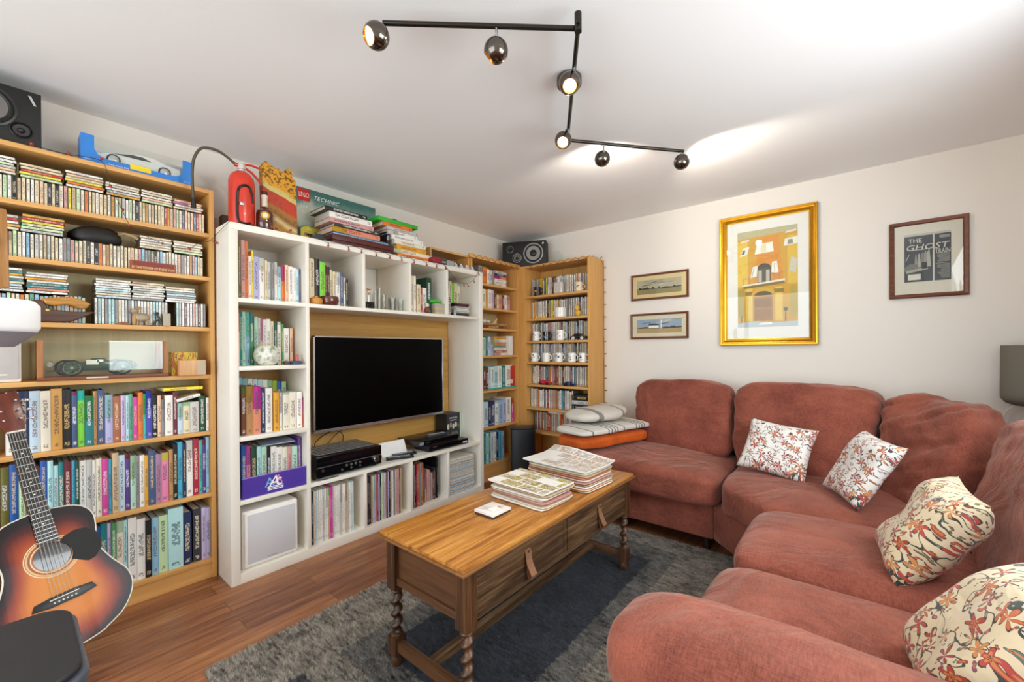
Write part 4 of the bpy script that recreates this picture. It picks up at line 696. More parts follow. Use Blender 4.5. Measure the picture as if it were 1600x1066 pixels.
def cush(name, mat, parent, f, z0, z1, k=7., n=13, dome=.02, wr=.0, seed=0, kz=None, zf=None, piping=False, cr=0.):
    """soft box: f(u,v) gives x,y for u,v in -1..1 (and the height share w); superelliptic edges, domed faces, fabric creases"""
    b = bmesh.new(); bmesh.ops.create_cube(b, size=2); bmesh.ops.subdivide_edges(b, edges=b.edges[:], cuts=n, use_grid_fill=True)
    for v in b.verts:
        x, y, z = v.co; d = (abs(x) ** k + abs(y) ** k + abs(z) ** k) ** (1 / k); x, y, z = x / d, y / d, z / d
        dm = max(0, 1 - x ** 4) * max(0, 1 - y ** 4); zz = (z + 1) / 2; X, Y = f(x, y, zz)[:2]; Z = z0 + (z1 - z0) * zz + (dome * dm * (z if z > 0 else z * .3))
        if zf: Z += zf(x, y, zz)
        v.co = (X, Y, Z)
    b.normal_update()
    if cr:   # pulled fabric: long creases running up towards the right hand top corner
        zm = (z0 + z1) / 2
        for v in b.verts:
            h = (v.co.z - zm) / (z1 - z0); s_ = (v.co.x - v.co.y) if abs(cr) < 1 else v.co.x; a = (h * .9 - s_ * .55) * 9. + seed; w_ = noise.noise(Vector((s_ * 1.2, h * 1.2 + seed, 0.)))
            rg = max(0., 1 - abs(noise.noise(Vector((a, s_ * 1.1, seed)))) * 3.2); v.co -= v.normal * cr * rg * max(0., .55 + w_ + h * .6)
        b.normal_update()
    if wr:
        for v in b.verts:
            p = v.co * 4.2 + Vector((seed * 7.3, 0, 0)); a = noise.noise(Vector((p.x * 1., p.y * 1., p.z * 2.2))); c = noise.noise(Vector((p.x * 3.1, p.y * 3.1, p.z * 5.))); rdg = 1 - abs(noise.noise(Vector((p.x * 1.6 + 9, p.y * 1.6, p.z * 3.)))) * 2.4
            v.co += v.normal * wr * (a * .9 + c * .35 + max(0, rdg - .6) * .6)
    M_ = MB(); M_.b.free(); M_.b = b; o = M_.build(name, mat, parent, ang=80); return o
def quad(A, B, C, D): 
    A, B, C, D = [Vector(p) for p in (A, B, C, D)]
    def f(u, v, w): s, t = (u + 1) / 2, (v + 1) / 2; p = (A * (1 - s) + B * s) * (1 - t) + (D * (1 - s) + C * s) * t; return p.x, p.y
    return f
def lean(A, B, C, D, A1, B1, C1, D1):
    f0, f1 = quad(A, B, C, D), quad(A1, B1, C1, D1)
    def f(u, v, w): p, q = f0(u, v, w), f1(u, v, w); return p[0] * (1 - w) + q[0] * w, p[1] * (1 - w) + q[1] * w
    return f
sf = thing('corner_sofa', 'large rust-red fabric corner sofa with seven loose seat and back cushions', 'sofa', (2.6, -1.0, 0))
def basepoly(poly, z0, z1, name='base'):
    MB().prism(poly, (0, 0, z0), EX, EY, EZ * (z1 - z0)).build(name, RUST, sf, bevel=.012, seg=3)
basepoly([(1.20, -.925), (2.205, -.925), (2.205, -.12), (1.20, -.12)], .085, .285)
basepoly([(2.208, -.925), (2.545, -1.262), (3.44, -1.262), (3.44, -.12), (2.208, -.12)], .085, .285)
basepoly([(2.545, -1.266), (3.44, -1.266), (3.44, -2.42), (2.545, -2.42)], .085, .285)
# back frames behind the cushions
MB().prism([(1.42, -.045), (2.9, -.045), (2.9, -.14), (1.42, -.14)], (0, 0, .09), EX, EY, EZ * .70).build('back_frame', RUST, sf, bevel=.02, seg=3)
MB().prism([(2.9, -.045), (3.55, -.045), (3.55, -2.7), (3.465, -2.7), (3.465, -.3), (3.2, -.14), (2.9, -.14)], (0, 0, .09), EX, EY, EZ * .68).build('back_frame', RUST, sf, bevel=.015, seg=3)
# seats
cush('seat_cushion', RUST, sf, quad((1.17, -1.015), (2.25, -1.03), (2.235, -.25), (1.17, -.25)), .285, .455, 9., dome=.025, wr=.006, seed=1)
def wedge(u, v, w):
    s, t = (u + 1) / 2, (v + 1) / 2; A, B, D, K, C = Vector((2.262, -1.035)), Vector((2.53, -1.275)), Vector((2.245, -.25)), Vector((3.15, -.3)), Vector((3.2, -1.262))
    back = D.lerp(K, s * 2) if s < .5 else K.lerp(C, s * 2 - 1); p = A.lerp(B, s).lerp(back, t); return p.x, p.y
cush('seat_cushion', RUST, sf, wedge, .285, .45, 9., dome=.028, wr=.007, seed=2)
cush('seat_cushion', RUST, sf, quad((2.475, -1.885), (2.485, -1.272), (3.2, -1.272), (3.2, -1.885)), .285, .463, 6., dome=.03, wr=.006, seed=3)
cush('seat_cushion', RUST, sf, quad((2.465, -2.44), (2.47, -1.893), (3.2, -1.893), (3.2, -2.44)), .285, .458, 6., dome=.028, wr=.006, seed=4)
# backs: A,B front bottom, C,D rear bottom / the same at the top
cush('back_cushion', RUST, sf, lean((1.49, -.37), (2.225, -.56), (2.20, -.145), (1.47, -.145), (1.455, -.27), (2.18, -.36), (2.18, -.14), (1.455, -.14)), .44, .945, 5.5, n=30, dome=.01, wr=.012, seed=5, cr=.005)
cush('back_cushion', RUST, sf, lean((2.235, -.66), (2.83, -.72), (2.98, -.145), (2.21, -.145), (2.20, -.38), (2.97, -.40), (3.0, -.14), (2.20, -.14)), .43, .958, 5.5, n=30, dome=.01, wr=.012, seed=6, cr=.006, zf=lambda u, v, w: -.018 * w * (u + 1) / 2)
cush('back_cushion', RUST, sf, lean((2.85, -.70), (3.10, -1.10), (3.36, -.85), (3.0, -.22), (2.95, -.34), (3.23, -.83), (3.41, -.62), (3.06, -.15)), .43, .925, 5., n=34, dome=.012, wr=.018, seed=7, cr=.010, zf=lambda u, v, w: -.012 * w * (u + 1) / 2)
cush('back_cushion', RUST, sf, lean((3.11, -1.14), (3.10, -2.42), (3.43, -2.42), (3.43, -.98), (3.27, -.96), (3.27, -2.42), (3.46, -2.42), (3.46, -.86)), .43, .925, 5., n=34, dome=.012, wr=.012, seed=8, cr=.007)
# arm nearest the camera
cush('arm', RUST, sf, lambda u, v, w: (2.905 + .505 * u, -2.575 + .152 * v * (.62 + .55 * (1 - abs(w * 2 - 1.08) ** 2.0)) ), .405, .628, 3.6, 18, dome=.0, wr=.006, seed=9)
MB().box(2.44, 3.42, -2.68, -2.47, .085, .475).build('arm_side', RUST, sf, bevel=.03, seg=4)
for x, y in ((1.27, -.85), (2.15, -.85), (2.65, -1.3), (2.62, -2.36), (1.27, -.2), (3.38, -2.36), (2.5, -2.64), (3.36, -.2)): MB().cyl((x, y, .0), (x, y, .087), .022, 12).build('foot', M('#2a1a12', .4), sf)

# ---- throw pillows
def floral(name, ground, sc):
    sc *= 2.1
    m, nt, b = nmat(name); tc = N(nt, 'ShaderNodeTexCoord'); wn = N(nt, 'ShaderNodeTexNoise', i={'Scale': 14., 'Detail': 2.}); L(nt, tc.outputs['Object'], wn.inputs['Vector']); vm = N(nt, 'ShaderNodeVectorMath', operation='SCALE'); vm.inputs['Scale'].default_value = .045; L(nt, wn.outputs['Color'], vm.inputs[0])
    ad = N(nt, 'ShaderNodeVectorMath', operation='ADD'); L(nt, tc.outputs['Object'], ad.inputs[0]); L(nt, vm.outputs[0], ad.inputs[1]); mp = N(nt, 'ShaderNodeMapping'); mp.inputs['Scale'].default_value = (1, 1, .0); L(nt, ad.outputs[0], mp.inputs[0]); P2 = mp.outputs[0]
    g = lin(ground)
    # stems: contour lines of a smooth noise
    sn = N(nt, 'ShaderNodeTexNoise', i={'Scale': sc * .55, 'Detail': 1.}); L(nt, P2, sn.inputs['Vector']); st = math_(nt, 'LESS_THAN', math_(nt, 'ABSOLUTE', math_(nt, 'SUBTRACT', math_(nt, 'FRACT', math_(nt, 'MULTIPLY', sn.outputs[0], 5.)), .5)), .04)
    c = mixc(nt, st, g, lin('#3d4640'))
    def blooms(c, scale, rad, cols, off, pet):
        mv = N(nt, 'ShaderNodeMapping'); mv.inputs['Location'].default_value = off; L(nt, P2, mv.inputs[0]); vo = N(nt, 'ShaderNodeTexVoronoi', i={'Scale': scale, 'Randomness': .85}); L(nt, mv.outputs[0], vo.inputs['Vector'])
        sub = N(nt, 'ShaderNodeVectorMath', operation='SUBTRACT'); L(nt, mv.outputs[0], sub.inputs[0]); L(nt, vo.outputs['Position'], sub.inputs[1]); sp = N(nt, 'ShaderNodeSeparateXYZ'); L(nt, sub.outputs[0], sp.inputs[0])
        sc_ = N(nt, 'ShaderNodeSeparateColor'); L(nt, vo.outputs['Color'], sc_.inputs[0]); ang = math_(nt, 'ARCTAN2', sp.outputs[1], sp.outputs[0])
        w = math_(nt, 'COSINE', math_(nt, 'MULTIPLY_ADD', ang, pet, math_(nt, 'MULTIPLY', sc_.outputs[0], 6.))); R = math_(nt, 'MULTIPLY_ADD', w, rad * .34, rad * .72); d = math_(nt, 'DIVIDE', vo.outputs['Distance'], R)
        colr = ramp(nt, sc_.outputs[1], [(i / len(cols), lin(q)) for i, q in enumerate(cols)]); colr.node.color_ramp.interpolation = 'CONSTANT'
        c = mixc(nt, math_(nt, 'LESS_THAN', d, 1.16), c, lin('#46362f')); c = mixc(nt, math_(nt, 'LESS_THAN', d, 1.0), c, colr)
        c = mixc(nt, math_(nt, 'LESS_THAN', d, .55), c, lin('#c9824a')); return mixc(nt, math_(nt, 'LESS_THAN', d, .27), c, lin('#5a3d34'))
    c = blooms(c, sc * 2.1, .30, ['#5f7068', '#b04a38', '#7a6a4a', '#8c4f6a'], (3.1, 1.7, 0), 2.)
    c = blooms(c, sc, .45, ['#b23a2c', '#c46a3e', '#9c3030', '#d08a50', '#b84a42'], (0, 0, 0), 5.)
    L(nt, c, b.inputs['Base Color']); b.inputs['Roughness'].default_value = .8; b.inputs['Sheen Weight'].default_value = .2
    fo = N(nt, 'ShaderNodeTexNoise', i={'Scale': 9., 'Detail': 3., 'Distortion': 1.}); L(nt, tc.outputs['Object'], fo.inputs['Vector']); b1 = N(nt, 'ShaderNodeBump', i={'Strength': .5, 'Distance': .02}); L(nt, fo.outputs[0], b1.inputs['Height']); L(nt, b1.outputs[0], b.inputs['Normal']); return m
FL1 = floral('floral_print_white', '#e9e3dc', 12.); FL2 = floral('floral_print_cream', '#dccba8', 10.5)
def pillow(name, label, BL, BR, TL, TR, t, mat, seed, wr=.012, cat='cushion', n=26, pinch=.07, grp=None):
    BL, BR, TL, TR = map(Vector, (BL, BR, TL, TR)); c = (BL + BR + TL + TR) / 4; R = ((BR - BL) + (TR - TL)) / 2; U = ((TL - BL) + (TR - BR)) / 2; w, h = R.length, U.length; R.normalize(); Nn = R.cross(U).normalized(); U = Nn.cross(R)
    b = bmesh.new(); V = {}
    for s in (1, -1):
        for i in range(n + 1):
            for j in range(n + 1):
                u, v = -1 + 2 * i / n, -1 + 2 * j / n
                if s == -1 and (i in (0, n) or j in (0, n)): V[s, i, j] = V[1, i, j]; continue
                x = w / 2 * u * (1 - pinch * (1 - v * v)); y = h / 2 * v * (1 - pinch * (1 - u * u)); z = s * t / 2 * (max(0, 1 - u ** 4) * max(0, 1 - v ** 4)) ** .5
                q = Vector((x * 6 + seed, y * 6, s * 2.)); z += wr * (noise.noise(q) + .5 * noise.noise(q * 2.3)) * (0 if abs(u) == 1 or abs(v) == 1 else 1)
                V[s, i, j] = b.verts.new((x, y, z))
    for s in (1, -1):
        for i in range(n):
            for j in range(n):
                q = [V[s, i, j], V[s, i + 1, j], V[s, i + 1, j + 1], V[s, i, j + 1]]; 
                try: b.faces.new(q if s == 1 else q[::-1])
                except ValueError: pass
    m = MB(); m.b.free(); m.b = b; o = m.build(name, mat, ang=120); o.matrix_world = Matrix((R, U, Nn)).transposed().to_4x4(); o.location = c; return tag(o, label, cat, grp)
G = 'floral cushions on the corner sofa'
_pl = pillow
def pillow(name, label, BL, BR, TL, TR, *a, off=(0, 0, 0), **k): q = lambda p: tuple(x + y for x, y in zip(p, off)); return _pl(name, label, q(BL), q(BR), q(TL), q(TR), *a, **k)
pillow('cushion', 'white floral cushion leaning on the sofa back, leftmost of the four', (2.275, -.745, .475), (2.615, -.80, .472), (2.37, -.585, .765), (2.70, -.64, .70), .10, FL1, 1, grp=G, off=(0, -.03, .012))
pillow('cushion', 'floral cushion standing on its corner in the bend of the sofa', (2.765, -.90, .475), (2.90, -1.215, .475), (2.875, -.80, .775), (3.01, -1.01, .73), .10, FL1, 2, grp=G, off=(-.03, -.012, .014))
pillow('cushion', 'cream floral cushion slumped against the right hand sofa back, third from left', (2.915, -1.41, .482), (2.94, -1.76, .478), (3.105, -1.57, .735), (3.115, -1.88, .735), .13, FL2, 3, wr=.018, grp=G, off=(-.008, .0, .006))
pillow('cushion', 'nearest and largest looking cream floral cushion, behind the sofa arm', (2.935, -2.10, .485), (2.95, -2.40, .48), (3.135, -2.20, .735), (3.145, -2.49, .735), .12, FL2, 4, wr=.015, grp=G, off=(-.008, .0, .006))
# ---- blankets at the left end of the sofa
ORB = fabric('orange_knit', '#dc6a2a', '#b84d16', .2, '#ffb080', 260., .3)
def striped(name, ground, ink, axis, stops, width):
    m, nt, b = nmat(name); tc = N(nt, 'ShaderNodeTexCoord'); sx = N(nt, 'ShaderNodeSeparateXYZ'); L(nt, tc.outputs['Object'], sx.inputs[0]); v = sx.outputs[axis]; acc = None
    for s in stops:
        k = math_(nt, 'LESS_THAN', math_(nt, 'ABSOLUTE', math_(nt, 'SUBTRACT', v, s)), width); acc = k if acc is None else math_(nt, 'MAXIMUM', acc, k)
    nz = N(nt, 'ShaderNodeTexNoise', i={'Scale': 220.}); L(nt, tc.outputs['Object'], nz.inputs['Vector']); L(nt, mixc(nt, math_(nt, 'MULTIPLY', acc, .85), mixc(nt, nz.outputs[0], tuple(.85 * x for x in lin(ground)), lin(ground)), lin(ink)), b.inputs['Base Color']); b.inputs['Roughness'].default_value = .9; return m
STB = striped('striped_blanket', '#e2ded4', '#4a4c58', 0, [-.30, -.16, -.13, -.10, -.07, .0, .14, .17, .20, .23], .0055); STP = striped('striped_pillow', '#d6d0c4', '#77726e', 0, [-.13, -.11, .12], .012)
def rotbox(cx, cy, l, w, a):
    ca, sa = cos(a), sin(a)
    return lambda u, v, k: (cx + ca * u * l / 2 - sa * v * w / 2, cy + sa * u * l / 2 + ca * v * w / 2)
def soft(name, label, cat, mat, f, z0, z1, org, rz, **k):
    o = cush(name, mat, None, f, z0, z1, **k); o.data.transform(Matrix.Translation(-Vector(org))); o.data.transform(Matrix.Rotation(-rz, 4, 'Z')); o.location = org; o.rotation_euler = (0, 0, rz); return tag(o, label, cat)
A_ = radians(73)
soft('blanket', 'folded orange knitted blanket at the bottom of the pile on the sofa end', 'blanket', ORB, rotbox(1.375, -.645, .70, .34, A_), .492, .572, (1.375, -.645, .492), A_, k=5., dome=.008, wr=.008, seed=11, zf=lambda u, v, w: -.008 * u * u)
soft('blanket', 'folded white blanket with dark stripes on the orange blanket', 'blanket', STB, rotbox(1.375, -.62, .76, .36, A_ + .02), .590, .632, (1.375, -.62, .590), A_ + .05, k=5., dome=.006, wr=.006, seed=12, zf=lambda u, v, w: -.010 * u * u)
soft('cushion', 'pale grey and white striped cushion on top of the folded blankets', 'cushion', STP, rotbox(1.30, -.62, .52, .34, A_ + .06), .648, .735, (1.30, -.62, .648), A_ + .1, k=2.6, dome=.01, wr=.014, seed=13, zf=lambda u, v, w: .03 * max(0, u) ** 2)
# ================================================================= on the left bookcase
# black loudspeakers
def driver(parent, c, n, r, cone='#6b6560', ring='#2b2a29'):
    c, n = Vector(c), Vector(n).normalized()
    d = MB().lathe(c, [(r * 1.0, 0), (r * 1.02, .004), (r * .93, .007), (r * .88, .002)], 32, n, cap=False).build('driver_ring', M(ring, .35), parent)
    MB().lathe(c + n * .002, [(r * .88, .002), (r * .80, .006), (r * .72, .001)], 32, n, cap=False).build('surround', M('#141414', .6), d)
    MB().lathe(c + n * .001, [(r * .74, .002), (r * .3, -.006 + .004)], 32, n, cap=False).build('cone', M(cone, .6), d); MB().lathe(c + n * .001, [(r * .32, .0), (r * .28, .005), (r * .15, .009), (.0005, .01)], 24, n).build('dust_cap', M('#1a1a1a', .5), d)
def frame4(c, R, U, Nn, w, h, d):  # eight corners of an oriented box whose front centre is c
    c, R, U, Nn = map(Vector, (c, R, U, Nn)); return [tuple(c + R * a * w / 2 + U * b - Nn * e) for (a, b, e) in ((-1, 0, 0), (1, 0, 0), (1, 0, d), (-1, 0, d), (-1, h, 0), (1, h, 0), (1, h, d), (-1, h, d))]
BOXM = M('#0e0e0e', .55, bump=.3, scale=260, name='black_ash_vinyl')
t_ = thing('loudspeaker', 'black loudspeaker lying on its side on top of the left bookcase', 'speaker', (.13, -3.55, 2.036)); MB().box(.02, .20, -3.68, -3.397, 2.0362, 2.268).build('cabinet', BOXM, t_, bevel=.002)
driver(t_, (.2003, -3.545, 2.17), EX, .083); driver(t_, (.2003, -3.452, 2.098), EX, .032, '#3a3634'); MB().hexa([(.2003, -3.418, 2.214), (.2003, -3.410, 2.214), (.2015, -3.410, 2.214), (.2015, -3.418, 2.214), (.2003, -3.433, 2.25), (.2003, -3.425, 2.25), (.2015, -3.425, 2.25), (.2015, -3.433, 2.25)]).build('badge', M('#c9c9cc', .3, .6), t_)
# model car box
BLUE = M('#2f7fd0', .35, var=.08, name='blue_card'); t_ = thing('toy_box', 'blue window box with a white model car on the left bookcase top', 'toy box', (.15, -3.08, 2.036))
m = MB(); y0, y1, z0, z1 = -3.283, -2.886, 2.0362, 2.162
prof = [(0, 0), (.397, 0), (.397, .126), (.362, .126), (.362, .062), (.350, .042), (.325, .034), (.085, .034), (.055, .044), (.043, .068), (.043, .126), (0, .126)]
m.prism(prof, (.195, y0, z0), EY, EZ, EX * .004); m.box(.09, .195, y0, y0 + .003, z0, z1).box(.09, .195, y1 - .003, y1, z0, z1).box(.09, .195, y0 + .003, y1 - .003, z0, z0 + .003); m.build('box', BLUE, t_, smooth=False)
MB().box(.09, .093, y0 + .003, y1 - .003, z0 + .003, z1).build('backing_card', M('#d8d9d6', .5), t_)
m = MB(); m.box(.1935, .1945, y0 + .03, y1 - .03, z0 + .03, z1 - .001); m.build('window_film', GLASS, t_)
car = MB(); cp = [(0, .012), (.006, .03), (.04, .040), (.09, .048), (.13, .062), (.19, .064), (.235, .05), (.285, .045), (.292, .02), (.285, .010)]
cp = [(a * 1.1, .012 + b * 1.32) for a, b in cp]; car.prism(cp, (.118, -3.24, z0 + .006), EY, EZ, EX * .062); cb = car.build('model_car', M('#eceae6', .2, coat=.8), t_, bevel=.004, seg=3)
for yy in (-3.175, -2.99):
    MB().lathe((.181, yy, z0 + .045), [(.025, 0), (.024, .006)], 24, (1, 0, 0)).build('wheel', BLACKP, cb); MB().lathe((.1872, yy, z0 + .045), [(.018, 0), (.015, .002), (.004, .003)], 20, (1, 0, 0)).build('hub', M('#d9d9dc', .2, .7), cb)
MB().prism([(.06, .049), (.1, .058), (.13, .066), (.17, .067), (.2, .055), (.17, .052)], (.1805, -3.24, z0 + .024), EY, EZ, EX * .0008).build('side_window', M('#3b3d40', .15), cb)
m = MB(); m.box(.1992, .1999, -3.12, -3.045, z0 + .016, z0 + .040); m.build('yellow_tab', M('#ecd21e', .4), t_); 
text('lettering', 'Aston Martin DB5', M('#e9eef5', .4), t_, (.1994, -3.16, z0 + .014), EY, EZ, width=.07, ext=.0003); text('lettering', 'Die Cast', M('#e9eef5', .4), t_, (.1994, -2.905, z0 + .018), EY, EZ, width=.026, ext=.0003); text('lettering', 'Model', M('#d4ddea', .4), t_, (.1994, -3.262, z0 + .016), EY, EZ, width=.024, ext=.0003)
o = MB().box(.02, .12, -3.38, -3.30, 2.0362, 2.075).build('tray', M('#56625e', .5), bevel=.003); tag(setorigin(o, (.07, -3.34, 2.036)), 'low grey tray on top of the left bookcase between speaker and blue box', 'tray')
# bag on the second shelf, sign
bag = cush('pouch', M('#16130f', .6, bump=.5, scale=60), None, quad((.1, -3.315), (.1, -3.15), (.205, -3.15), (.205, -3.315)), 0, .045, k=3., n=14, wr=.03, seed=21); bag.data.transform(Matrix.Translation((-.15, 3.23, 0))); bag.location = (.15, -3.235, SHL[1] + .108); tag(bag, "crumpled black pouch lying on the cases of the second shelf", 'pouch')
o = MB().tube([(.17, -3.185, 0), (.19, -3.14, .02), (.2, -3.11, .012), (.2, -3.095, .0)], .006, 6).build('strap', M('#b08a62', .6)); 
o.data.transform(Matrix.Translation(Vector((.0, .0, SHL[1] + .145)) - Vector(bag.location))); o.parent = bag
t_ = thing('sign', 'small red-brown wooden plaque with carved words on the second shelf', 'sign', (.222, -3.042, SHL[1])); MB().box(.2145, .226, -3.128, -2.957, SHL[1] + .0008, SHL[1] + .042).build('plaque', wood('mahogany_plaque', '#a5542c', '#7c3418', 'Y', 12.), t_, bevel=.002)
MB().box(.226, .2264, -3.12, -2.965, SHL[1] + .018, SHL[1] + .038).build('red_field', M('#7e2618', .5), t_); text('lettering', 'BY THE POWER OF THESE TOYS', M('#e8c88a', .5), t_, (.2266, -3.042, SHL[1] + .0105), EY, EZ, width=.158, height=.011)
# carved wooden bird on the third shelf
z3 = SHL[2]; t_ = thing('carving', 'carved dark wooden bird head with curled golden beak, third shelf', 'carving', (.235, -3.34, z3))
lo = [(-3.432, .0), (-3.445, .05), (-3.432, .088), (-3.405, .092), (-3.392, .075), (-3.385, .055), (-3.36, .052), (-3.31, .048), (-3.245, .052), (-3.262, .038), (-3.29, .02), (-3.32, .004), (-3.36, .001)]
MB().prism([(a + 3.34, b) for a, b in lo], (.214, -3.34, z3 + .001), EY, EZ, EX * .02).build('head', wood('dark_carved_wood', '#5d3a26', '#3d2418', 'Y', 12.), t_, bevel=.005, seg=3)
up = [(-3.392, .075), (-3.37, .070), (-3.33, .078), (-3.29, .062), (-3.27, .066), (-3.258, .086), (-3.29, .104), (-3.33, .112), (-3.37, .104), (-3.4, .098)]
MB().prism([(a + 3.34, b) for a, b in up], (.212, -3.34, z3 + .001), EY, EZ, EX * .024).build('beak', wood('golden_carved_wood', '#d0953c', '#96611f', 'Y', 16.), t_, bevel=.006, seg=3)
MB().sphere((.2345, -3.386, z3 + .051), .0065, 12, 8, (.5, 1, .8)).build('eye', M('#dcae3a', .25), t_)
# small carved figures
def animal(lab, y, col, s):
    t = thing('figurine', lab, 'figurine', (.222, y, z3)); m = MB(); m.sphere((.222, y, z3 + .030 * s), .018 * s, 12, 8, (.7, 1.3, .9)).sphere((.224, y - .022 * s, z3 + .052 * s), .011 * s, 10, 7, (.8, 1.1, .9))
    for k in (-.014, -.006, .012, .019): m.cyl((.222 + (.004 if k > 0 else -.004), y + k * s, z3 + .0008), (.222, y + k * s, z3 + .024 * s), .004 * s, 8)
    m.tube([(.222, y - .014 * s, z3 + .036 * s), (.223, y - .020 * s, z3 + .048 * s)], .007 * s, 8); m.build('body', col, t); return t
animal('small pale carved animal figure standing on the third shelf', -3.085, wood('driftwood', '#b7a488', '#7d6a52', 'Y', 20.), 1.25); 
t_ = thing('figurine', 'tall thin brown figure left of the pale carved animal', 'figurine', (.222, -3.112, z3)); MB().tube([(.222, -3.115, z3 + .001), (.222, -3.112, z3 + .04), (.222, -3.105, z3 + .075), (.222, -3.09, z3 + .086)], [.006, .008, .007, .005], 8).build('body', M('#b8802f', .5, var=.3), t_)
t_ = thing('figurine', 'dark thin seated figure beside the little stone block', 'figurine', (.222, -3.025, z3)); m = MB(); m.tube([(.222, -3.045, z3 + .001), (.222, -3.035, z3 + .025), (.222, -3.02, z3 + .03)], .0045, 8).tube([(.222, -3.012, z3 + .001), (.222, -3.02, z3 + .03), (.222, -3.03, z3 + .052)], .005, 8).sphere((.222, -3.033, z3 + .06), .008, 10, 7); m.build('body', M('#3a3128', .5), t_)
o = MB().box(.208, .236, -3.01, -2.982, z3 + .0008, z3 + .062).build('stone_block', M('#b3a893', .8, bump=.8, scale=90), bevel=.003); tag(setorigin(o, (.222, -2.996, z3)), 'small grey stone block beside the dark run of disc cases', 'ornament')
t_ = thing('ornament', 'flat brown leaf-shaped carving before the pale disc cases', 'ornament', (.22, -3.155, z3)); MB().prism([(-.03, 0), (.03, 0), (.02, .008), (.0, .014), (-.015, .006)], (.212, -3.155, z3 + .0008), EY, EZ, EX * .014).build('leaf', M('#8a4f26', .5), t_, bevel=.002)
# display case with model vintage car
z4 = SHL[3]; CW = wood('case_wood', '#b57a45', '#8e572c', 'Z', 12.); CWY = wood('case_wood_base', '#8a4a2a', '#6b3519', 'Y', 12.)
t_ = thing('display_case', 'glass fronted wooden display case holding a green vintage car model', 'display case', (.14, -3.2, z4)); Y0, Y1, Z0, Z1 = -3.418, -2.992, z4 + .001, z4 + .172
MB().box(.06, .236, Y0, Y1, Z0, Z0 + .014).build('base', CWY, t_, bevel=.001); m = MB(); m.box(.06, .236, Y0, Y0 + .002, Z0 + .0145, Z1); 
MB().box(.215, .235, Y0 + .001, Y0 + .019, Z0 + .0145, Z1).build('post', CW, t_, bevel=.001); MB().box(.215, .235, Y1 - .019, Y1 - .001, Z0 + .0145, Z1).build('post', CW, t_, bevel=.001); MB().box(.062, .082, Y0 + .001, Y0 + .019, Z0 + .0145, Z1).build('post', CW, t_, bevel=.001); MB().box(.062, .082, Y1 - .019, Y1 - .001, Z0 + .0145, Z1).build('post', CW, t_, bevel=.001)
m.b.free(); MB().box(.2245, .2265, Y0 + .0195, Y1 - .0195, Z0 + .0145, Z1 - .001).build('front_glass', GLASS, t_, smooth=False); MB().box(.083, .214, Y0 + .02, Y1 - .02, Z1 - .003, Z1).build('top_glass', GLASS, t_, smooth=False)
MB().box(.236, .2368, -3.275, -3.205, Z0 + .004, Z0 + .010).build('engraved_plate', M('#b9b4aa', .3, .6), t_)
vc = thing('model_car', 'dark green open vintage racing car model inside the glass case', 'model car', (.15, -3.2, Z0 + .0145)); zc = Z0 + .0148; GR = M('#20402f', .25, coat=.5, name='racing_green')
MB().prism([(-.15, .026), (-.14, .052), (-.05, .064), (-.04, .078), (.0, .078), (.02, .062), (.06, .066), (.10, .062), (.115, .04), (.10, .024)], (.125, -3.21, zc), EY, EZ, EX * .045).build('bodywork', GR, vc, bevel=.004)
m = MB(); m.box(.118, .122, -3.39, -3.10, zc + .02, zc + .026).box(.173, .177, -3.39, -3.10, zc + .02, zc + .026); m.build('chassis', M('#2b2d2b', .5), vc)
for yy, xx, r in ((-3.315, .185, .036), (-3.15, .185, .036), (-3.33, .11, .036), (-3.165, .11, .036)):
    w_ = MB(); w_.tube([(xx, yy + r * .86 * cos(a), zc + r + r * .86 * sin(a)) for a in [2 * pi * i / 28 for i in range(28)]], r * .13, 8, closed=True); wh = w_.build('wheel', BLACKP, vc); s_ = MB()
    for i in range(12): s_.cyl((xx, yy, zc + r), (xx, yy + r * .8 * cos(i * pi / 6), zc + r + r * .8 * sin(i * pi / 6)), .0007, 5)
    s_.lathe((xx - .002, yy, zc + r), [(r * .16, 0), (r * .14, .006)], 12, (1, 0, 0)); s_.tube([(xx, yy + r * .72 * cos(a), zc + r + r * .72 * sin(a)) for a in [2 * pi * i / 24 for i in range(24)]], .0012, 6, closed=True); s_.build('spokes', M('#8fae97', .3, .5), wh)
m = MB(); m.lathe((.15, -3.375, zc + .052), [(.013, 0), (.011, .006)], 16, (.6, -.5, 0)).box(.172, .176, -3.27, -3.23, zc + .05, zc + .07).box(.12, .176, -3.235, -3.215, zc + .06, zc + .072); m.build('headlamp', M('#cfcabb', .25, .5), vc)
o = MB().box(.14, .215, -2.978, -2.87, z4 + .0008, z4 + .118).build('tin', (lambda: floral('african_print', '#c9a83a', 26.))(), bevel=.004); tag(setorigin(o, (.18, -2.925, z4)), 'yellow patterned box behind the pale wooden block', 'box')
t_ = thing('wooden_block', 'pale wooden block in front of the yellow patterned box', 'block', (.2, -2.9, z4)); MB().box(.218, .258, -2.955, -2.845, z4 + .0008, z4 + .078).build('block', wood('spalted_pine', '#d6a775', '#b98352', 'Z', 8.), t_, bevel=.004)
MB().box(.2575, .2588, -2.882, -2.846, z4 + .004, z4 + .075).build('bleached_end', M('#b8a68e', .7, var=.15), t_)
t_ = thing('loudspeaker', 'small white speaker with grey cloth front at the left shelf end', 'speaker', (.14, -3.54, z4)); MB().box(.05, .205, -3.597, -3.458, z4 + .0008, z4 + .222).build('cabinet', M('#ebe8e4', .4), t_, bevel=.006); MB().box(.205, .213, -3.594, -3.464, z4 + .014, z4 + .214).build('grille', M('#bcb6b2', .9), t_, bevel=.003); MB().box(.213, .2138, -3.52, -3.495, z4 + .03, z4 + .034).build('badge', M('#efece6', .4), t_)
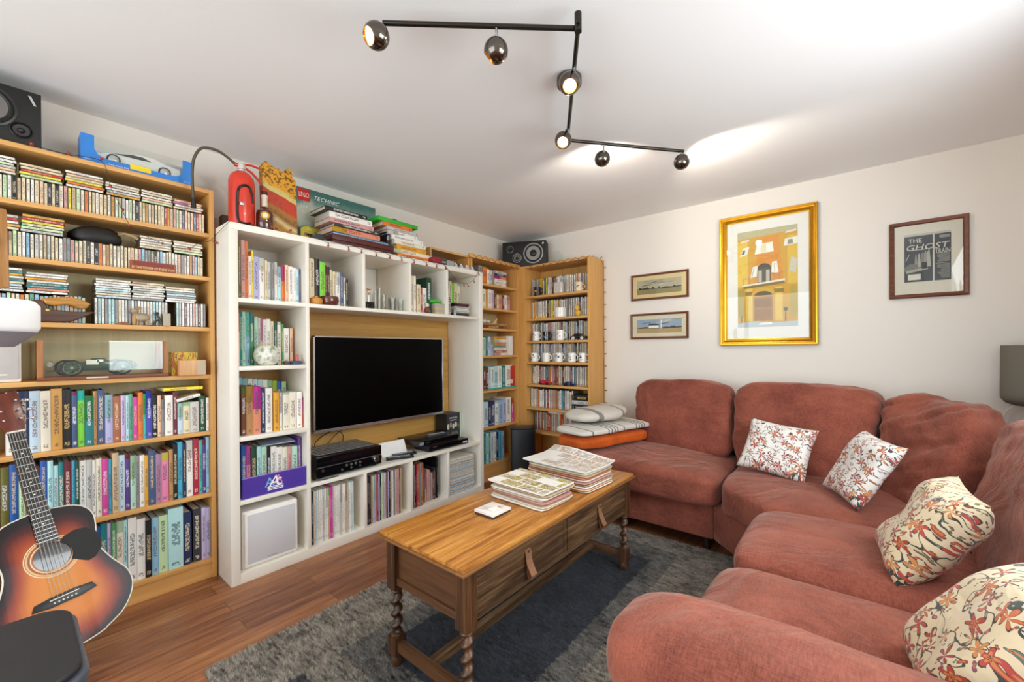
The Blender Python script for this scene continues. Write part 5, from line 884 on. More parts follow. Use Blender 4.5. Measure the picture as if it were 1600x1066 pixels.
o = inst(BK, [PG], 'book', (.212, -2.865, SHL[4] + .2105), (pi / 2, 0, 0), (.16, .014, .16), 'yellow', "yellow edged book lying across the tops on the fifth shelf", 'book', 'books on the fifth shelf of the far left bookcase'); o.location = (.215, -2.85, SHL[4] + .2225)
o = inst(BK, [PG], 'book', (.21, -2.868, SHL[4] + .16), (pi / 2, 0, 0), (.16, .014, .10), 'white', "white book lying aslant above the pale grey one, fifth shelf", 'book', 'books on the fifth shelf of the far left bookcase'); o.rotation_euler = (pi / 2 + .24, 0, 0); o.location = (.212, -2.858, SHL[4] + .186)
# ================================================================= on top of the white unit
zt = 1.8402
RED = M('#d0341f', .3, coat=.4, name='red_enamel')
t_ = thing('fire_extinguisher', 'red fire extinguisher with looped black hose on the white unit', 'fire extinguisher', (.33, -2.70, zt)); cx, cy = .33, -2.70
MB().lathe((cx, cy, zt + .0008), [(.05, 0), (.058, .008), (.06, .02), (.06, .24), (.056, .262), (.044, .282), (.026, .295), (.015, .30)], 36).build('cylinder', RED, t_)
v_ = MB().lathe((cx, cy, zt + .29), [(.014, 0), (.014, .02), (.02, .022), (.02, .045), (.012, .048)], 20).build('valve', M('#d9d6ce', .3, .4), t_)
m = MB(); m.tube([(cx, cy + .01, zt + .34), (cx, cy + .05, zt + .348), (cx, cy + .085, zt + .344)], .006, 8); m.build('top_lever', RED, v_); m = MB(); m.tube([(cx, cy + .015, zt + .325), (cx, cy + .05, zt + .308), (cx, cy + .08, zt + .28), (cx, cy + .095, zt + .262)], .0065, 8); m.build('carry_handle', RED, v_)
MB().cyl((cx, cy - .012, zt + .328), (cx + .0, cy - .032, zt + .33), .011, 12).build('hose_fitting', RED, v_)
hp = [(cx, cy - .03, zt + .33), (cx + .0, cy - .06, zt + .352), (cx, cy - .11, zt + .372), (cx, cy - .17, zt + .362), (cx - .01, cy - .20, zt + .31), (cx - .03, cy - .205, zt + .25), (cx - .05, cy - .20, zt + .18), (cx - .06, cy - .195, zt + .12)]
def smooth(pts, n=6):
    P = [Vector(p) for p in pts]; out = []
    for i in range(len(P) - 1):
        a, b_, c, d = P[max(0, i - 1)], P[i], P[i + 1], P[min(len(P) - 1, i + 2)]
        for k in range(n): t = k / n; out.append(.5 * ((2 * b_) + (c - a) * t + (2 * a - 5 * b_ + 4 * c - d) * t * t + (3 * b_ - a - 3 * c + d) * t ** 3))
    return out + [P[-1]]
HS = MB().tube(smooth(hp), .0065, 10).build('hose', M('#4b4430', .5), t_); MB().cyl(hp[-1], (hp[-1][0] - .002, hp[-1][1] + .002, hp[-1][2] - .05), .009, 12, .012).build('nozzle', BLACKP, HS)
m = MB(); a_ = -.55
def cylp(h, th): return (cx + .0615 * cos(th), cy + .0615 * sin(th), zt + h)
m.tube(smooth([cylp(.02, .35), cylp(.012, .0), cylp(.02, -.5), cylp(.06, -.62), cylp(.14, -.62), cylp(.19, -.5), cylp(.21, -.1), cylp(.205, .3), cylp(.17, .52), cylp(.13, .6)], 5), .0065, 8); m.build('strap', BLACKP, t_)
MB().box(cx + .055, cx + .067, cy - .03, cy - .008, zt + .105, zt + .12).build('clip', CHROME, t_, bevel=.002)
# bottle
t_ = thing('bottle', 'squat amber glass bottle with a round label beside the extinguisher', 'bottle', (.36, -2.60, zt)); AMB = M('#4a1608', .08, var=.4, scale=40, coat=1.); MB().lathe((.36, -2.60, zt + .0008), [(.036, 0), (.041, .01), (.041, .09), (.036, .105), (.016, .118), (.014, .13)], 28).build('glass', AMB, t_)
MB().lathe((.36, -2.60, zt + .1312), [(.0145, 0), (.0145, .045), (.0165, .046), (.0165, .062), (.013, .064)], 20).build('neck_label', M('#d8cdb8', .5), t_); MB().lathe((.36, -2.60, zt + .196), [(.015, 0), (.015, .018), (.012, .02)], 20).build('stopper', M('#3a2418', .5), t_); MB().lathe((.3995, -2.612, zt + .075), [(.021, 0), (.021, .0025)], 24, (1, -.3, 0)).build('round_label', M('#c79a3a', .3, .5), t_); MB().lathe((.402, -2.6128, zt + .075), [(.013, 0), (.013, .001)], 24, (1, -.3, 0)).build('label_centre', M('#e6d9b8', .4), t_)
# layered sand-stone sculpture
def strata():
    m, nt, b = nmat('painted_strata'); tc = N(nt, 'ShaderNodeTexCoord'); sx = N(nt, 'ShaderNodeSeparateXYZ'); L(nt, tc.outputs['Object'], sx.inputs[0]); nz = N(nt, 'ShaderNodeTexNoise', i={'Scale': 5., 'Detail': 2.}); L(nt, tc.outputs['Object'], nz.inputs['Vector'])
    h = math_(nt, 'ADD', math_(nt, 'MULTIPLY_ADD', sx.outputs[1], .35, sx.outputs[2]), math_(nt, 'MULTIPLY', nz.outputs[0], .07)); f = math_(nt, 'DIVIDE', h, .42)
    c = ramp(nt, f, [(0, lin('#9a6a1c')), (.14, lin('#b88425')), (.30, lin('#a8741e')), (.36, lin('#d8c086')), (.43, lin('#8a5a20')), (.52, lin('#a8702a')), (.56, lin('#bf3a1c')), (.70, lin('#bb3c20')), (.705, lin('#cdbf74')), (.76, lin('#c8b868')), (.77, lin('#d8981f'))]); c.node.color_ramp.interpolation = 'LINEAR'
    vo = N(nt, 'ShaderNodeTexVoronoi', i={'Scale': 75.}); L(nt, tc.outputs['Object'], vo.inputs['Vector']); n3 = N(nt, 'ShaderNodeTexNoise', i={'Scale': 45., 'Detail': 3.}); L(nt, tc.outputs['Object'], n3.inputs['Vector'])
    spk = math_(nt, 'GREATER_THAN', vo.outputs['Distance'], .62); msk = math_(nt, 'MAXIMUM', math_(nt, 'GREATER_THAN', f, .80), math_(nt, 'LESS_THAN', f, .26)); c = mixc(nt, math_(nt, 'MULTIPLY', math_(nt, 'MULTIPLY', spk, msk), .8), c, lin('#3d2408')); L(nt, mixc(nt, math_(nt, 'MULTIPLY', math_(nt, 'GREATER_THAN', n3.outputs[0], .58), .35), c, lin('#5a3a14')), b.inputs['Base Color']); b.inputs['Roughness'].default_value = .6
    bp = N(nt, 'ShaderNodeBump', i={'Strength': .5, 'Distance': .003}); L(nt, n3.outputs[0], bp.inputs['Height']); L(nt, bp.outputs[0], b.inputs['Normal']); return m
pr = [(.0, 0), (.185, 0), (.18, .2), (.175, .345), (.158, .352), (.156, .40), (.128, .402), (.126, .372), (.10, .370), (.085, .385), (.06, .382), (.03, .40), (.012, .405), (-.005, .375), (.0, .2)]
o = MB().prism(pr, (0, 0, 0), EY, EZ, EX * .05).build('sculpture', strata(), bevel=.004, seg=2); o.location = (.262, -2.59, zt + .0008); tag(o, 'painted carved slab of yellow and red rock layers on the white unit', 'sculpture')
# building set box leaning on the wall
def skyprint():
    m, nt, b = nmat('printed_misty_forest'); tc = N(nt, 'ShaderNodeTexCoord'); sx = N(nt, 'ShaderNodeSeparateXYZ'); L(nt, tc.outputs['Object'], sx.inputs[0]); nz = N(nt, 'ShaderNodeTexNoise', i={'Scale': 9., 'Detail': 6.}); L(nt, tc.outputs['Object'], nz.inputs['Vector'])
    f = math_(nt, 'ADD', math_(nt, 'DIVIDE', sx.outputs[2], .4), math_(nt, 'MULTIPLY_ADD', nz.outputs[0], .5, -.25)); L(nt, ramp(nt, f, [(0.1, lin('#232f28')), (.40, lin('#2f4439')), (.50, lin('#a9b5a4')), (.66, lin('#c9cdbb')), (.8, lin('#6f8f86')), (.95, lin('#3f6e66'))]), b.inputs['Base Color']); b.inputs['Roughness'].default_value = .35; return m
t_ = thing('toy_box', 'large building set box with misty forest print leaning on the wall', 'toy box', (.05, -2.03, zt)); MB().box(.008, .085, -2.31, -1.746, zt + .0008, zt + .406).build('box', skyprint(), t_, bevel=.001, smooth=False)
MB().box(.085, .0858, -2.308, -2.228, zt + .322, zt + .398).build('red_badge', M('#cf1f1c', .35), t_); text('lettering', 'LEGO', M('#f6f2ea', .4), t_, (.0864, -2.268, zt + .36), EY, EZ, width=.064, height=.03); text('lettering', 'TECHNIC', M('#eef2ee', .4), t_, (.0862, -2.115, zt + .358), EY, EZ, width=.175, height=.026, shear=.25); text('lettering', '11+', M('#e9efe9', .4), t_, (.0862, -2.265, zt + .285), EY, EZ, width=.042, height=.022); text('lettering', '42110', M('#e9efe9', .4), t_, (.0862, -2.265, zt + .25), EY, EZ, width=.036, height=.011)
car = [('#3a3f3a', [(.30, .20), (.33, .262), (.36, .27), (.46, .262), (.49, .235), (.55, .225), (.555, .18), (.30, .17)]), ('#c9c7bd', [(.345, .255), (.38, .26), (.38, .232), (.34, .235)]), ('#8b8f8a', [(.39, .259), (.44, .255), (.445, .228), (.39, .232)]), ('#1d201e', ell(.36, .175, .028, .028)), ('#1d201e', ell(.50, .182, .026, .026)), ('#d2622a', R4(.29, .262, .31, .28)), ('#d8cc44', [(.02, .02), (.02, .14), (.05, .16), (.14, .165), (.17, .13), (.19, .02)]), ('#2c2f24', R4(.05, .10, .14, .115)), ('#a89c2c', R4(.03, .05, .18, .07)), ('#f0e87c', R4(.06, .135, .13, .155)), ('#23261f', ell(.045, .025, .022, .022, 12)), ('#23261f', ell(.165, .025, .022, .022, 12))]
flatart('printed_vehicles', t_, (.0851, -2.31, zt), EY, EZ, car)
o = MB().box(.10, .16, -2.74, -2.66, zt + .0008, zt + .10).build('bottle_box', M('#5e564c', .5), bevel=.002)
tag(setorigin(o, (.13, -2.70, zt)), 'grey box half hidden behind the fire extinguisher', 'box')
lathed('jar', 'grey white jar at the left back corner of the white unit top', 'jar', (.07, -2.74, zt + .0008), [(.03, 0), (.034, .01), (.034, .08), (.03, .09), (.001, .092)], M('#c9c6bd', .4))
# yellow toy car on the edge
t_ = thing('model_car', 'dark little model car at the front edge beside the brown case', 'model car', (.34, -2.30, zt)); MB().prism([(0, .01), (.0, .03), (.02, .034), (.03, .052), (.06, .054), (.075, .036), (.095, .032), (.097, .01)], (.30, -2.345, zt), EY, EZ, EX * .05).build('bodywork', M('#3a3a3c', .3, var=.4, scale=60), t_, bevel=.004)
for yy in (-2.325, -2.27):
    for xx in (.298, .346): MB().lathe((xx, yy, zt + .0125), [(.0115, 0), (.0115, .007)], 14, (1, 0, 0)).build('wheel', BLACKP, t_)
# brown case with books, two piles
t_ = thing('briefcase', 'flat dark red-brown case under a pile of books on the unit', 'case', (.27, -2.01, zt)); MB().box(.12, .385, -2.232, -1.795, zt + .0008, zt + .030).build('lower_half', M('#4a1a14', .4), t_, bevel=.003); MB().box(.12, .385, -2.232, -1.795, zt + .0322, zt + .066).build('lid', M('#501d16', .4), t_, bevel=.003)
def bpile(x, z0, y, items, where, grp, src=BK):
    z = z0; n = len(items)
    for i, (c, t, w, d, dy) in enumerate(items):
        inst(BK, [PG], 'book', (x - .004 * (i % 3), y + dy + w, z + EPS), (pi / 2, 0, 0), (d, t - .0012, w), c, f'{c} book, {ordd(n - i)} {where}', 'book', grp); z += t
    return z
zz_ = bpile(.362, zt + .0668, -2.215, [('light blue', .013, .39, .24, 0), ('slate blue', .008, .36, .22, .02), ('salmon', .034, .33, .22, .0), ('charcoal', .02, .31, .21, .01), ('rose', .03, .30, .21, -.02), ('white', .036, .29, .2, -.02), ('black', .024, .28, .2, -.05)], "of the pile on the brown case", 'books piled on the brown case')
t_ = bpile(.365, zt, -1.775, [('orange', .035, .33, .24, .02), ('ivory', .026, .36, .22, -.02), ('mustard', .034, .26, .2, .02), ('ivory', .03, .27, .22, .0), ('white', .03, .27, .22, -.02), ('white', .028, .25, .21, -.05), ('pale grey', .02, .27, .22, -.06), ('orange', .03, .24, .2, -.09)], "of the pile with a green box on top", 'books piled on the right of the unit top')
o = MB().box(.14, .36, -1.90, -1.57, 0, .026).build('box_lid', M('#2fae2e', .45), bevel=.002); o.data.transform(Matrix.Translation((-.25, 1.735, 0))); o.location = (.25, -1.735, t_ + .0012); tag(o, 'flat bright green box on top of the right hand book pile', 'box')
o = MB().hexa([(.18, -1.85, 0), (.3, -1.85, .0), (.3, -1.73, .028), (.18, -1.73, .03), (.18, -1.85, .001), (.3, -1.85, .001), (.3, -1.73, .029), (.18, -1.73, .031)]).hexa([(.18, -1.73, .030), (.3, -1.73, .028), (.3, -1.6, .0), (.18, -1.6, .0), (.18, -1.73, .031), (.3, -1.73, .029), (.3, -1.6, .001), (.18, -1.6, .001)]).build('paper', M('#b9bbb8', .6)); o.data.transform(Matrix.Translation((-.24, 1.73, 0))); o.location = (.24, -1.73, t_ + .0285); tag(o, 'bent grey paper lying on the flat green box', 'paper')
o = inst(BK, [PG], 'book', (.34, -1.79, zt + .0678), (0, 0, 0), (.2, .03, .12), 'black', 'thick black book wedged upright between the two piles on the unit', 'book', 'books piled on the brown case'); o.location = (.34, -1.823, zt + .0675); o.scale = (.12, .026, .105)
t_ = cush('cloth', M('#8f2230', .8, bump=.5, scale=80), None, quad((.3, -1.50), (.3, -1.40), (.40, -1.40), (.40, -1.50)), 0, .03, k=3.5, n=8, wr=.012, seed=31); t_.data.transform(Matrix.Translation((-.35, 1.45, 0))); t_.location = (.375, -1.435, zt + .003); tag(t_, 'crumpled red cloth at the front of the unit top', 'cloth')
t_ = thing('game_box', 'black and silver boxed game beside the red cloth on the unit', 'box', (.35, -1.32, zt)); MB().box(.27, .40, -1.385, -1.25, zt + .0008, zt + .046).build('box', M('#9b9ea2', .35, var=.3, scale=20), t_, bevel=.002); MB().box(.4, .4008, -1.384, -1.33, zt + .003, zt + .044).build('black_panel', M('#17171a', .3), t_); text('lettering', 'STAR', M('#d9d9de', .4), t_, (.4012, -1.357, zt + .024), EY, EZ, width=.04, height=.016, shear=.2)
def duck(y): 
    t = thing('model_boat', 'small white and grey model on the unit top, ' + {0: 'leftmost', 1: 'second from the left', 2: 'third from the left', 3: 'rightmost'}[round((y + 1.235) / .062)] + ' of four', 'ornament', (.36, y, zt), 'row of small white models'); m = MB(); m.prism([(0, 0), (.05, 0), (.056, .012), (.04, .018), (.036, .036), (.02, .036), (.018, .02), (-.004, .016)], (.35, y, zt + .0008), EY, EZ, EX * .03); m.build('body', M('#c9cacc', .4, var=.3, scale=50), t, bevel=.002); MB().sphere((.367, y + .027, zt + .042), .007, 10, 7).build('top', M('#efefec', .4), t); return t
for i in range(4): duck(-1.235 + i * .062)
o = MB().box(.15, .26, -1.36, -1.03, zt + .0008, zt + .075).build('box', M('#3c3a38', .5), bevel=.002); o.name = 'storage_box'; tag(setorigin(o, (.2, -1.2, zt)), 'long dark grey box behind the row of small white models', 'box')
# ================================================================= ceiling spotlight track
WARM = (1.0, 0.89, 0.76)
RAILM = M('#3d3a36', .25, .9, name='dark_chrome_rail')
tl = thing('ceiling_light', 'zigzag ceiling spotlight rail with six smoked chrome ball lamps', 'ceiling light', (1.9, -2.0, 2.33))
RP = [((1.641, -2.702, 2.262), (2.122, -2.268, 2.262)), ((2.142, -2.30, 2.262), (1.728, -1.70, 2.262)), ((1.70, -1.655, 2.262), (2.118, -1.143, 2.262))]
for a, b_ in RP: MB().cyl(a, b_, .0085, 14).build('rail', RAILM, tl)
MB().cyl((2.13, -2.284, 2.238), (2.13, -2.284, 2.30), .012, 14).build('pivot', RAILM, tl); MB().cyl((1.714, -1.68, 2.238), (1.714, -1.68, 2.30), .012, 14).build('pivot', RAILM, tl)
MB().lathe((1.915, -1.99, 2.2885), [(.048, 0), (.052, .006), (.052, .034), (.046, .041)], 32).build('ceiling_rose', DKMETAL, tl); MB().cyl((1.922, -1.985, 2.262), (1.915, -1.99, 2.29), .008, 12).build('stem', RAILM, tl)
GLOW = M('#fff3df', .5, emit=14., var=0., name='lit_bulb_glass'); AMBER = M('#b8722a', .2, .8, name='amber_reflector')
for (c, d, sz, blend) in HEADS:
    c = Vector(c); d = Vector(d).normalized(); r = .041
    prof = [(r * sin(t), -r * cos(t)) for t in [.02 + i * (2.42 - .02) / 16 for i in range(17)]]
    h = MB().lathe(c, prof, 28, d, cap=False).build('lamp_head', DKMETAL, tl)
    rr = r * sin(2.42); hh = -r * cos(2.42)
    MB().lathe(c, [(rr, hh), (rr * .93, hh + .002), (rr * .80, hh - .006)], 28, d, cap=False).build('reflector', AMBER, h)
    MB().lathe(c + d * (hh - .007), [(rr * .82, 0), (rr * .6, .003), (.0005, .005)], 24, d, cap=False).build('bulb', GLOW, h)
    best = min(((Vector(a) + (Vector(b_) - Vector(a)) * t) for a, b_ in RP for t in [i / 40 for i in range(41)]), key=lambda p: (p - c).length)
    side = (best - c); side.z = 0; p1 = c - d * r * .55
    MB().tube([best, (best.x, best.y, 2.215), tuple(p1)], .0045, 8).build('bracket', CHROME, h)
    l = bpy.data.lights.new('spot_bulb', 'SPOT'); l.energy = sz; l.color = WARM; l.spot_size = radians(blend); l.spot_blend = .55; l.shadow_soft_size = .022
    lo = bpy.data.objects.new('spot_bulb', l); COL.objects.link(lo); lo.location = c + d * (hh + .012); lo.rotation_euler = d.to_track_quat('-Z', 'Y').to_euler()
# ================================================================= corner: loudspeaker, tower, plate
t_ = thing('loudspeaker', 'black three way loudspeaker on its side in the corner above the bookcases', 'speaker', (.28, -.3, 2.011))
a0 = Vector((.115, -.335, 2.0125)); Rr = Vector((.905, .425, 0)).normalized(); Nn_ = Rr.cross(EZ)   # faces the room
def lp(a, b_, o=0.): return a0 + Rr * a + EZ * b_ + Nn_ * o
Wd, Ht = .44, .248
MB().hexa([tuple(lp(a, b_, o)) for a, b_, o in ((0, 0, 0), (Wd, 0, 0), (Wd, 0, -.14), (0.08, 0, -.14), (0, Ht, 0), (Wd, Ht, 0), (Wd, Ht, -.14), (0.08, Ht, -.14))]).build('cabinet', BOXM, t_, bevel=.003)
driver(t_, lp(.315, .125, .0005), Nn_, .098, '#8d8a86', '#9a9894'); driver(t_, lp(.150, .085, .0005), Nn_, .044, '#6d6a66', '#b9b7b2'); driver(t_, lp(.080, .175, .0005), Nn_, .034, '#2b2a29', '#a8a7a4')
q = MB(); q.hexa([tuple(lp(a, b_, o)) for a, b_, o in ((.400, .215, .0005), (.412, .205, .0005), (.412, .205, .002), (.400, .215, .002), (.410, .232, .0005), (.424, .222, .0005), (.424, .222, .002), (.410, .232, .002))]); q.build('badge', M('#d8d8d8', .3, .5), t_)
t_ = thing('plate', 'clear glass plate standing on edge right of the corner loudspeaker', 'plate', (.56, -.08, 2.0)); MB().lathe((.600, -.10, 2.073), [(.001, .004), (.045, .003), (.072, .0), (.0725, .002), (.045, .006), (.001, .007)], 32, (.25, -1, .2), cap=False).build('dish', GLASS, t_); MB().sphere((.565, -.16, 2.020), .019, 12, 8).build('ornament', M('#c79a52', .3, var=.4), t_)
t_ = thing('subwoofer', 'tall black floor speaker with a domed top in the bookcase corner', 'speaker', (.44, -.47, 0)); Rt = Vector((.76, .65, 0)).normalized(); Nt = Rt.cross(EZ); c0 = Vector((.455, -.455, 0))
poly = [(-.105, -.09), (.105, -.09), (.115, .02)] + [(.115 * cos(a), .045 + .03 * sin(a)) for a in [i * pi / 8 for i in range(1, 8)]] + [(-.115, .02)]
MB().prism(poly, c0 + EZ * .012, Rt, Nt, EZ * .445).build('cabinet', M('#15161c', .45, name='satin_black'), t_, bevel=.006, seg=3); MB().prism([(a * 1.02, b_ * 1.02) for a, b_ in poly], c0 + EZ * .4585, Rt, Nt, EZ * .015).build('top_plate', M('#1c1e26', .3), t_, bevel=.006, seg=3)
MB().prism([(a * .8, b_ * .8) for a, b_ in poly], c0 + EZ * .0006, Rt, Nt, EZ * .011).build('foot', BLACKP, t_)
# oak trim strips along the tops, with berry lights
zz2 = 2.0112
m = MB(); m.box(.264, .292, -.975, -.29, 1.985, 2.016); struct(setorigin(m.build('trim_2', OAKY, bevel=.002), (.28, -.6, 2.0))).location.x = .2935
# mugs on the back wall bookcase
def mug(lab, x, z, col, r=.04, h=.09, hand=1, y=-.236, art=None):
    t = thing('mug', lab, 'mug', (x, y, z + .0008), 'mugs on the back wall bookcase'); MB().lathe((x, y, z + .0008), [(r * .86, 0), (r, .006), (r, h), (r - .003, h), (r - .004, .008), (.001, .006)], 28, cap=False).build('body', M(col, .2, var=.02, coat=.5), t)
    MB().tube([(x + hand * (r - .002 + .026 * sin(a)), y, z + h * .52 + h * .30 * cos(a)) for a in [i * pi / 8 for i in range(9)]], .0045, 8).build('handle', M(col, .2, var=.02, coat=.5), t)
    if art:
        rnd = random.Random(lab); k = MB()
        for i in range(7):
            a0_ = -pi / 2 + rnd.uniform(-.6, .4); z0_ = z + h * rnd.uniform(.2, .75); da = rnd.uniform(.1, .35); dz = h * rnd.uniform(.04, .16)
            k._f([k.b.verts.new((x + (r + .0005) * cos(a), y + (r + .0005) * sin(a), zq)) for a, zq in ((a0_, z0_), (a0_ + da, z0_ - dz * .2), (a0_ + da * .8, z0_ + dz), (a0_, z0_ + dz * .8))])
        k.build('printed_picture', M(art, .4), t)
    return t
mug('black mug with a yellow oval at the left of the top shelf', .475, SHB[0], 'black', .038, .085, 1, art='mustard'); mug('white mug with a black bird drawing at the right of the top shelf', .93, SHB[0], 'cream', .036, .082, 1, art='black')
mug('wide white cup alone on the second shelf', .725, SHB[1], 'white', .055, .088, -1, y=-.222); mug('white mug at the left end of the third shelf', .455, SHB[2], 'white', .036, .092, 1, art='slate blue'); mug('dark mug with a pale blue picture on the third shelf', .575, SHB[2], 'black', .036, .088, 1, art='light blue')
mug('white mug with a small drawing in the middle of the third shelf', .73, SHB[2], 'white', .039, .095, 1, art='grey')
for i, (x, a) in enumerate(((.435, 'black'), (.572, 'ivory'), (.715, 'charcoal'), (.855, 'dark green'), (.97, 'black'))):
    mug(['white mug with a black bird print, first on the fourth shelf', 'plain white mug, second on the fourth shelf', 'white mug with dark lettering marks, third on the fourth shelf', 'white mug with a green picture, fourth on the fourth shelf', 'white and black mug at the right end of the fourth shelf'][i], x, SHB[3], 'white', .037, .085, 1, art=a)
t_ = thing('decanter', 'clear cut glass decanter with a round stopper on the top shelf', 'decanter', (.72, -.235, SHB[0])); MB().box(.67, .765, -.262, -.215, SHB[0] + .001, SHB[0] + .11).build('body', M('#c9c4b8', .08, var=.25, scale=160, coat=1.), t_, bevel=.018, seg=4); MB().lathe((.717, -.238, SHB[0] + .108), [(.016, 0), (.012, .02), (.016, .026), (.02, .034), (.012, .048), (.002, .05)], 18).build('stopper', M('#dcd8ce', .05, coat=1.), t_)
def toycar(lab, x, z, col, l=.12):
    t = thing('toy_car', lab, 'toy car', (x, -.25, z), 'toy cars on the back wall bookcase'); s = l / .12; MB().prism([(a * s, b_ * s) for a, b_ in ((0, .008), (.0, .022), (.02, .028), (.035, .042), (.075, .042), (.092, .027), (.118, .024), (.12, .008))], (x - l / 2, -.226, z + .001), EX, EZ, EY * -.04 * s).build('bodywork', M(col, .2, coat=.7), t, bevel=.003)
    for a in (.026, .092):
        for yy in (-.225 - .0395 * s, -.2275): MB().lathe((x - l / 2 + a * s, yy, z + .0125 * s), [(.0115 * s, 0), (.0115 * s, .005)], 16, (0, -1, 0)).build('wheel', M('#d0cfc9' if col == '#101012' else '#17171a', .3), t)
toycar('black toy van with white wheels at the right of the third shelf', .94, SHB[2], '#101012', .16); toycar('red toy sports car on the fifth shelf', .565, SHB[4], '#c31f2e', .13); toycar('dark blue toy car in a clear box on the fifth shelf', .83, SHB[4], '#1c2c66', .12)
o = MB().hexa([(.762, -.2765, SHB[4] + .0013), (.90, -.2765, SHB[4] + .0013), (.90, -.2755, SHB[4] + .0013), (.762, -.2755, SHB[4] + .0013), (.762, -.2765, SHB[4] + .06), (.90, -.2765, SHB[4] + .06), (.90, -.2755, SHB[4] + .06), (.762, -.2755, SHB[4] + .06)]).build('clear_case', GLASS); 
tag(setorigin(o, (.83, -.24, SHB[4])), 'clear plastic box front around the dark blue toy car', 'display box')
t_ = thing('figurine', 'yellow and white small figures before the films on the second shelf', 'figurine', (.5, -.24, SHB[1])); m = MB(); [m.sphere((.46 + i * .03, -.238, SHB[1] + .014), .013, 10, 7) for i in range(4)]; m.build('body', M('#e2c35a', .4, var=.3, scale=50), t_)
t_ = thing('figurine', 'fluffy yellow and white toy figure at the right of the second shelf', 'figurine', (.92, -.235, SHB[1])); m = MB(); m.sphere((.92, -.232, SHB[1] + .03), .028, 14, 9).sphere((.91, -.236, SHB[1] + .075), .026, 14, 9).sphere((.90, -.24, SHB[1] + .10), .01, 8, 6); m.build('body', M('#dcae4a', .8, var=.5, scale=60, bump=.8), t_)
# lying books on the sixth shelf, right: dark, pale, WINE
z = SHB[5]; names = [('black', .066, 'thick black book titled WINE lying on the sixth shelf'), ('pale grey', .034, 'pale grey book lying on the black wine book'), ('black', .05, 'black book lying on top of the pale grey one, sixth shelf')]
for i, (c, t, lab) in enumerate(names):
    o = inst(BK, [PG], 'book', (0, 0, 0), (pi / 2, 0, -pi / 2), (.16, t - .001, .165 if i else .168), c, lab, 'book', 'books lying on the sixth shelf of the back wall bookcase'); o.location = (.868 + .165, -.262, z + EPS)
    o.rotation_euler = (pi / 2, 0, -pi / 2); o.location = (.868 if False else 1.034 - .0, -.262, z + EPS); 
    o.matrix_basis = Matrix.Translation((.868, -.262, z + EPS)) @ Matrix(((0, 0, 1, 0), (-1, 0, 0, 0), (0, 1, 0, 0), (0, 0, 0, 1))) @ Matrix.Diagonal((.16, t - .001, .165, 1))
    if i == 0:
        tx = text('lettering', 'WINE', M('#e8e0c4', .5), None if False else o, (0, 0, 0), EX, EZ, width=.08); tx.parent = None; me_ = tx.data
        w = Matrix.Translation((.945, -.2655, z + .034)); me_.transform(Matrix.Diagonal((1, 1, 1.3, 1))); me_.transform(w); me_.transform(o.matrix_basis.inverted()); tx.parent = o
    z += t
t_ = inst(BK, [PG], 'book', (0, 0, 0), (0, 0, 0), (.13, .03, .2), 'ivory', "ivory box lying over the row at the bottom of the back wall bookcase", 'book', 'books lying on the sixth shelf of the back wall bookcase'); t_.matrix_basis = Matrix.Translation((.60, -.25, SHB[6] + .1835)) @ Matrix(((0, 0, 1, 0), (-1, 0, 0, 0), (0, 1, 0, 0), (0, 0, 0, 1))) @ Matrix.Diagonal((.14, .019, .22, 1))
# ================================================================= berry lights
WIRE = M('#2b241c', .6, name='dark_wire'); BER = M('#a3241c', .25, coat=.7, name='red_berry'); BER2 = M('#7c4a34', .4, name='faded_berry')
def lights(label, paths, r, berries, mat, drop, loc):
    t = thing('string_lights', label, 'fairy lights', loc); m = MB(); [m.tube(smooth(p, 5), .0013, 6) for p in paths]; m.build('wire', WIRE, t); src = None
    for p, d in berries:
        p, d = Vector(p), Vector(d).normalized()
        if src is None:
            m = MB(); m.cyl((0, 0, 0), (0, 0, .014), .0022, 8); m.mi = 1; m.lathe((0, 0, .013), [(.003, 0), (r, r * .9), (r * .9, r * 1.8), (r * .3, r * 2.5)], 12); src = m.build('bulb', [WIRE, mat], t, local=True); o = src
        else: o = src.copy(); COL.objects.link(o); o.parent = t
        o.location = p - Vector(loc); o.rotation_euler = d.to_track_quat('Z', 'Y').to_euler()
    return t
def fl(y, z, x=.2355): return (x, y, z)
P1_ = [fl(-3.56, 2.045), fl(-3.43, 2.038), fl(-3.33, 2.036), fl(-3.224, 2.045), fl(-3.20, 1.98), fl(-3.19, 1.93), fl(-3.165, 1.87), fl(-3.14, 1.80, .24), fl(-3.12, 1.765, .24), fl(-3.08, 1.745), fl(-3.015, 1.715), fl(-2.95, 1.705), fl(-2.90, 1.715), fl(-2.86, 1.752, .24), fl(-2.82, 1.765, .24), fl(-2.80, 1.80, .30), (.42, -2.797, 1.82), (.426, -2.76, 1.845), (.424, -2.6, 1.843)]
lights('dark wire of red berry lights trailing down the left bookcase to the white unit', [P1_], .0065, [(fl(-3.43, 2.036), (1, .2, 0)), (fl(-3.327, 2.034), (1, .2, 0)), (fl(-3.224, 2.044), (1, .1, .2)), (fl(-3.195, 1.935), (1, 0, -.1)), (fl(-3.155, 1.845), (1, 0, -.3)), (fl(-3.128, 1.77, .24), (1, -.3, 0)), (fl(-3.015, 1.715), (1, 0, -.2)), (fl(-2.91, 1.713), (1, .2, -.5)), (fl(-2.81, 1.765, .25), (.6, .6, -.4)), ((.424, -2.60, 1.846), (1, .2, .2)), ((.424, -2.50, 1.846), (1, 0, .3)), ((.424, -2.42, 1.846), (1, 0, .3))], BER, 0, (.23, -3.2, 2.04))
ys = [-2.278, -2.152, -2.062, -1.961, -1.855, -1.763, -1.655, -1.546, -1.45, -1.362]
P2_ = [(.424, -2.4, 1.845)]
for y in ys: P2_ += [(.425, y - .045, 1.838), (.4225, y, 1.832)]
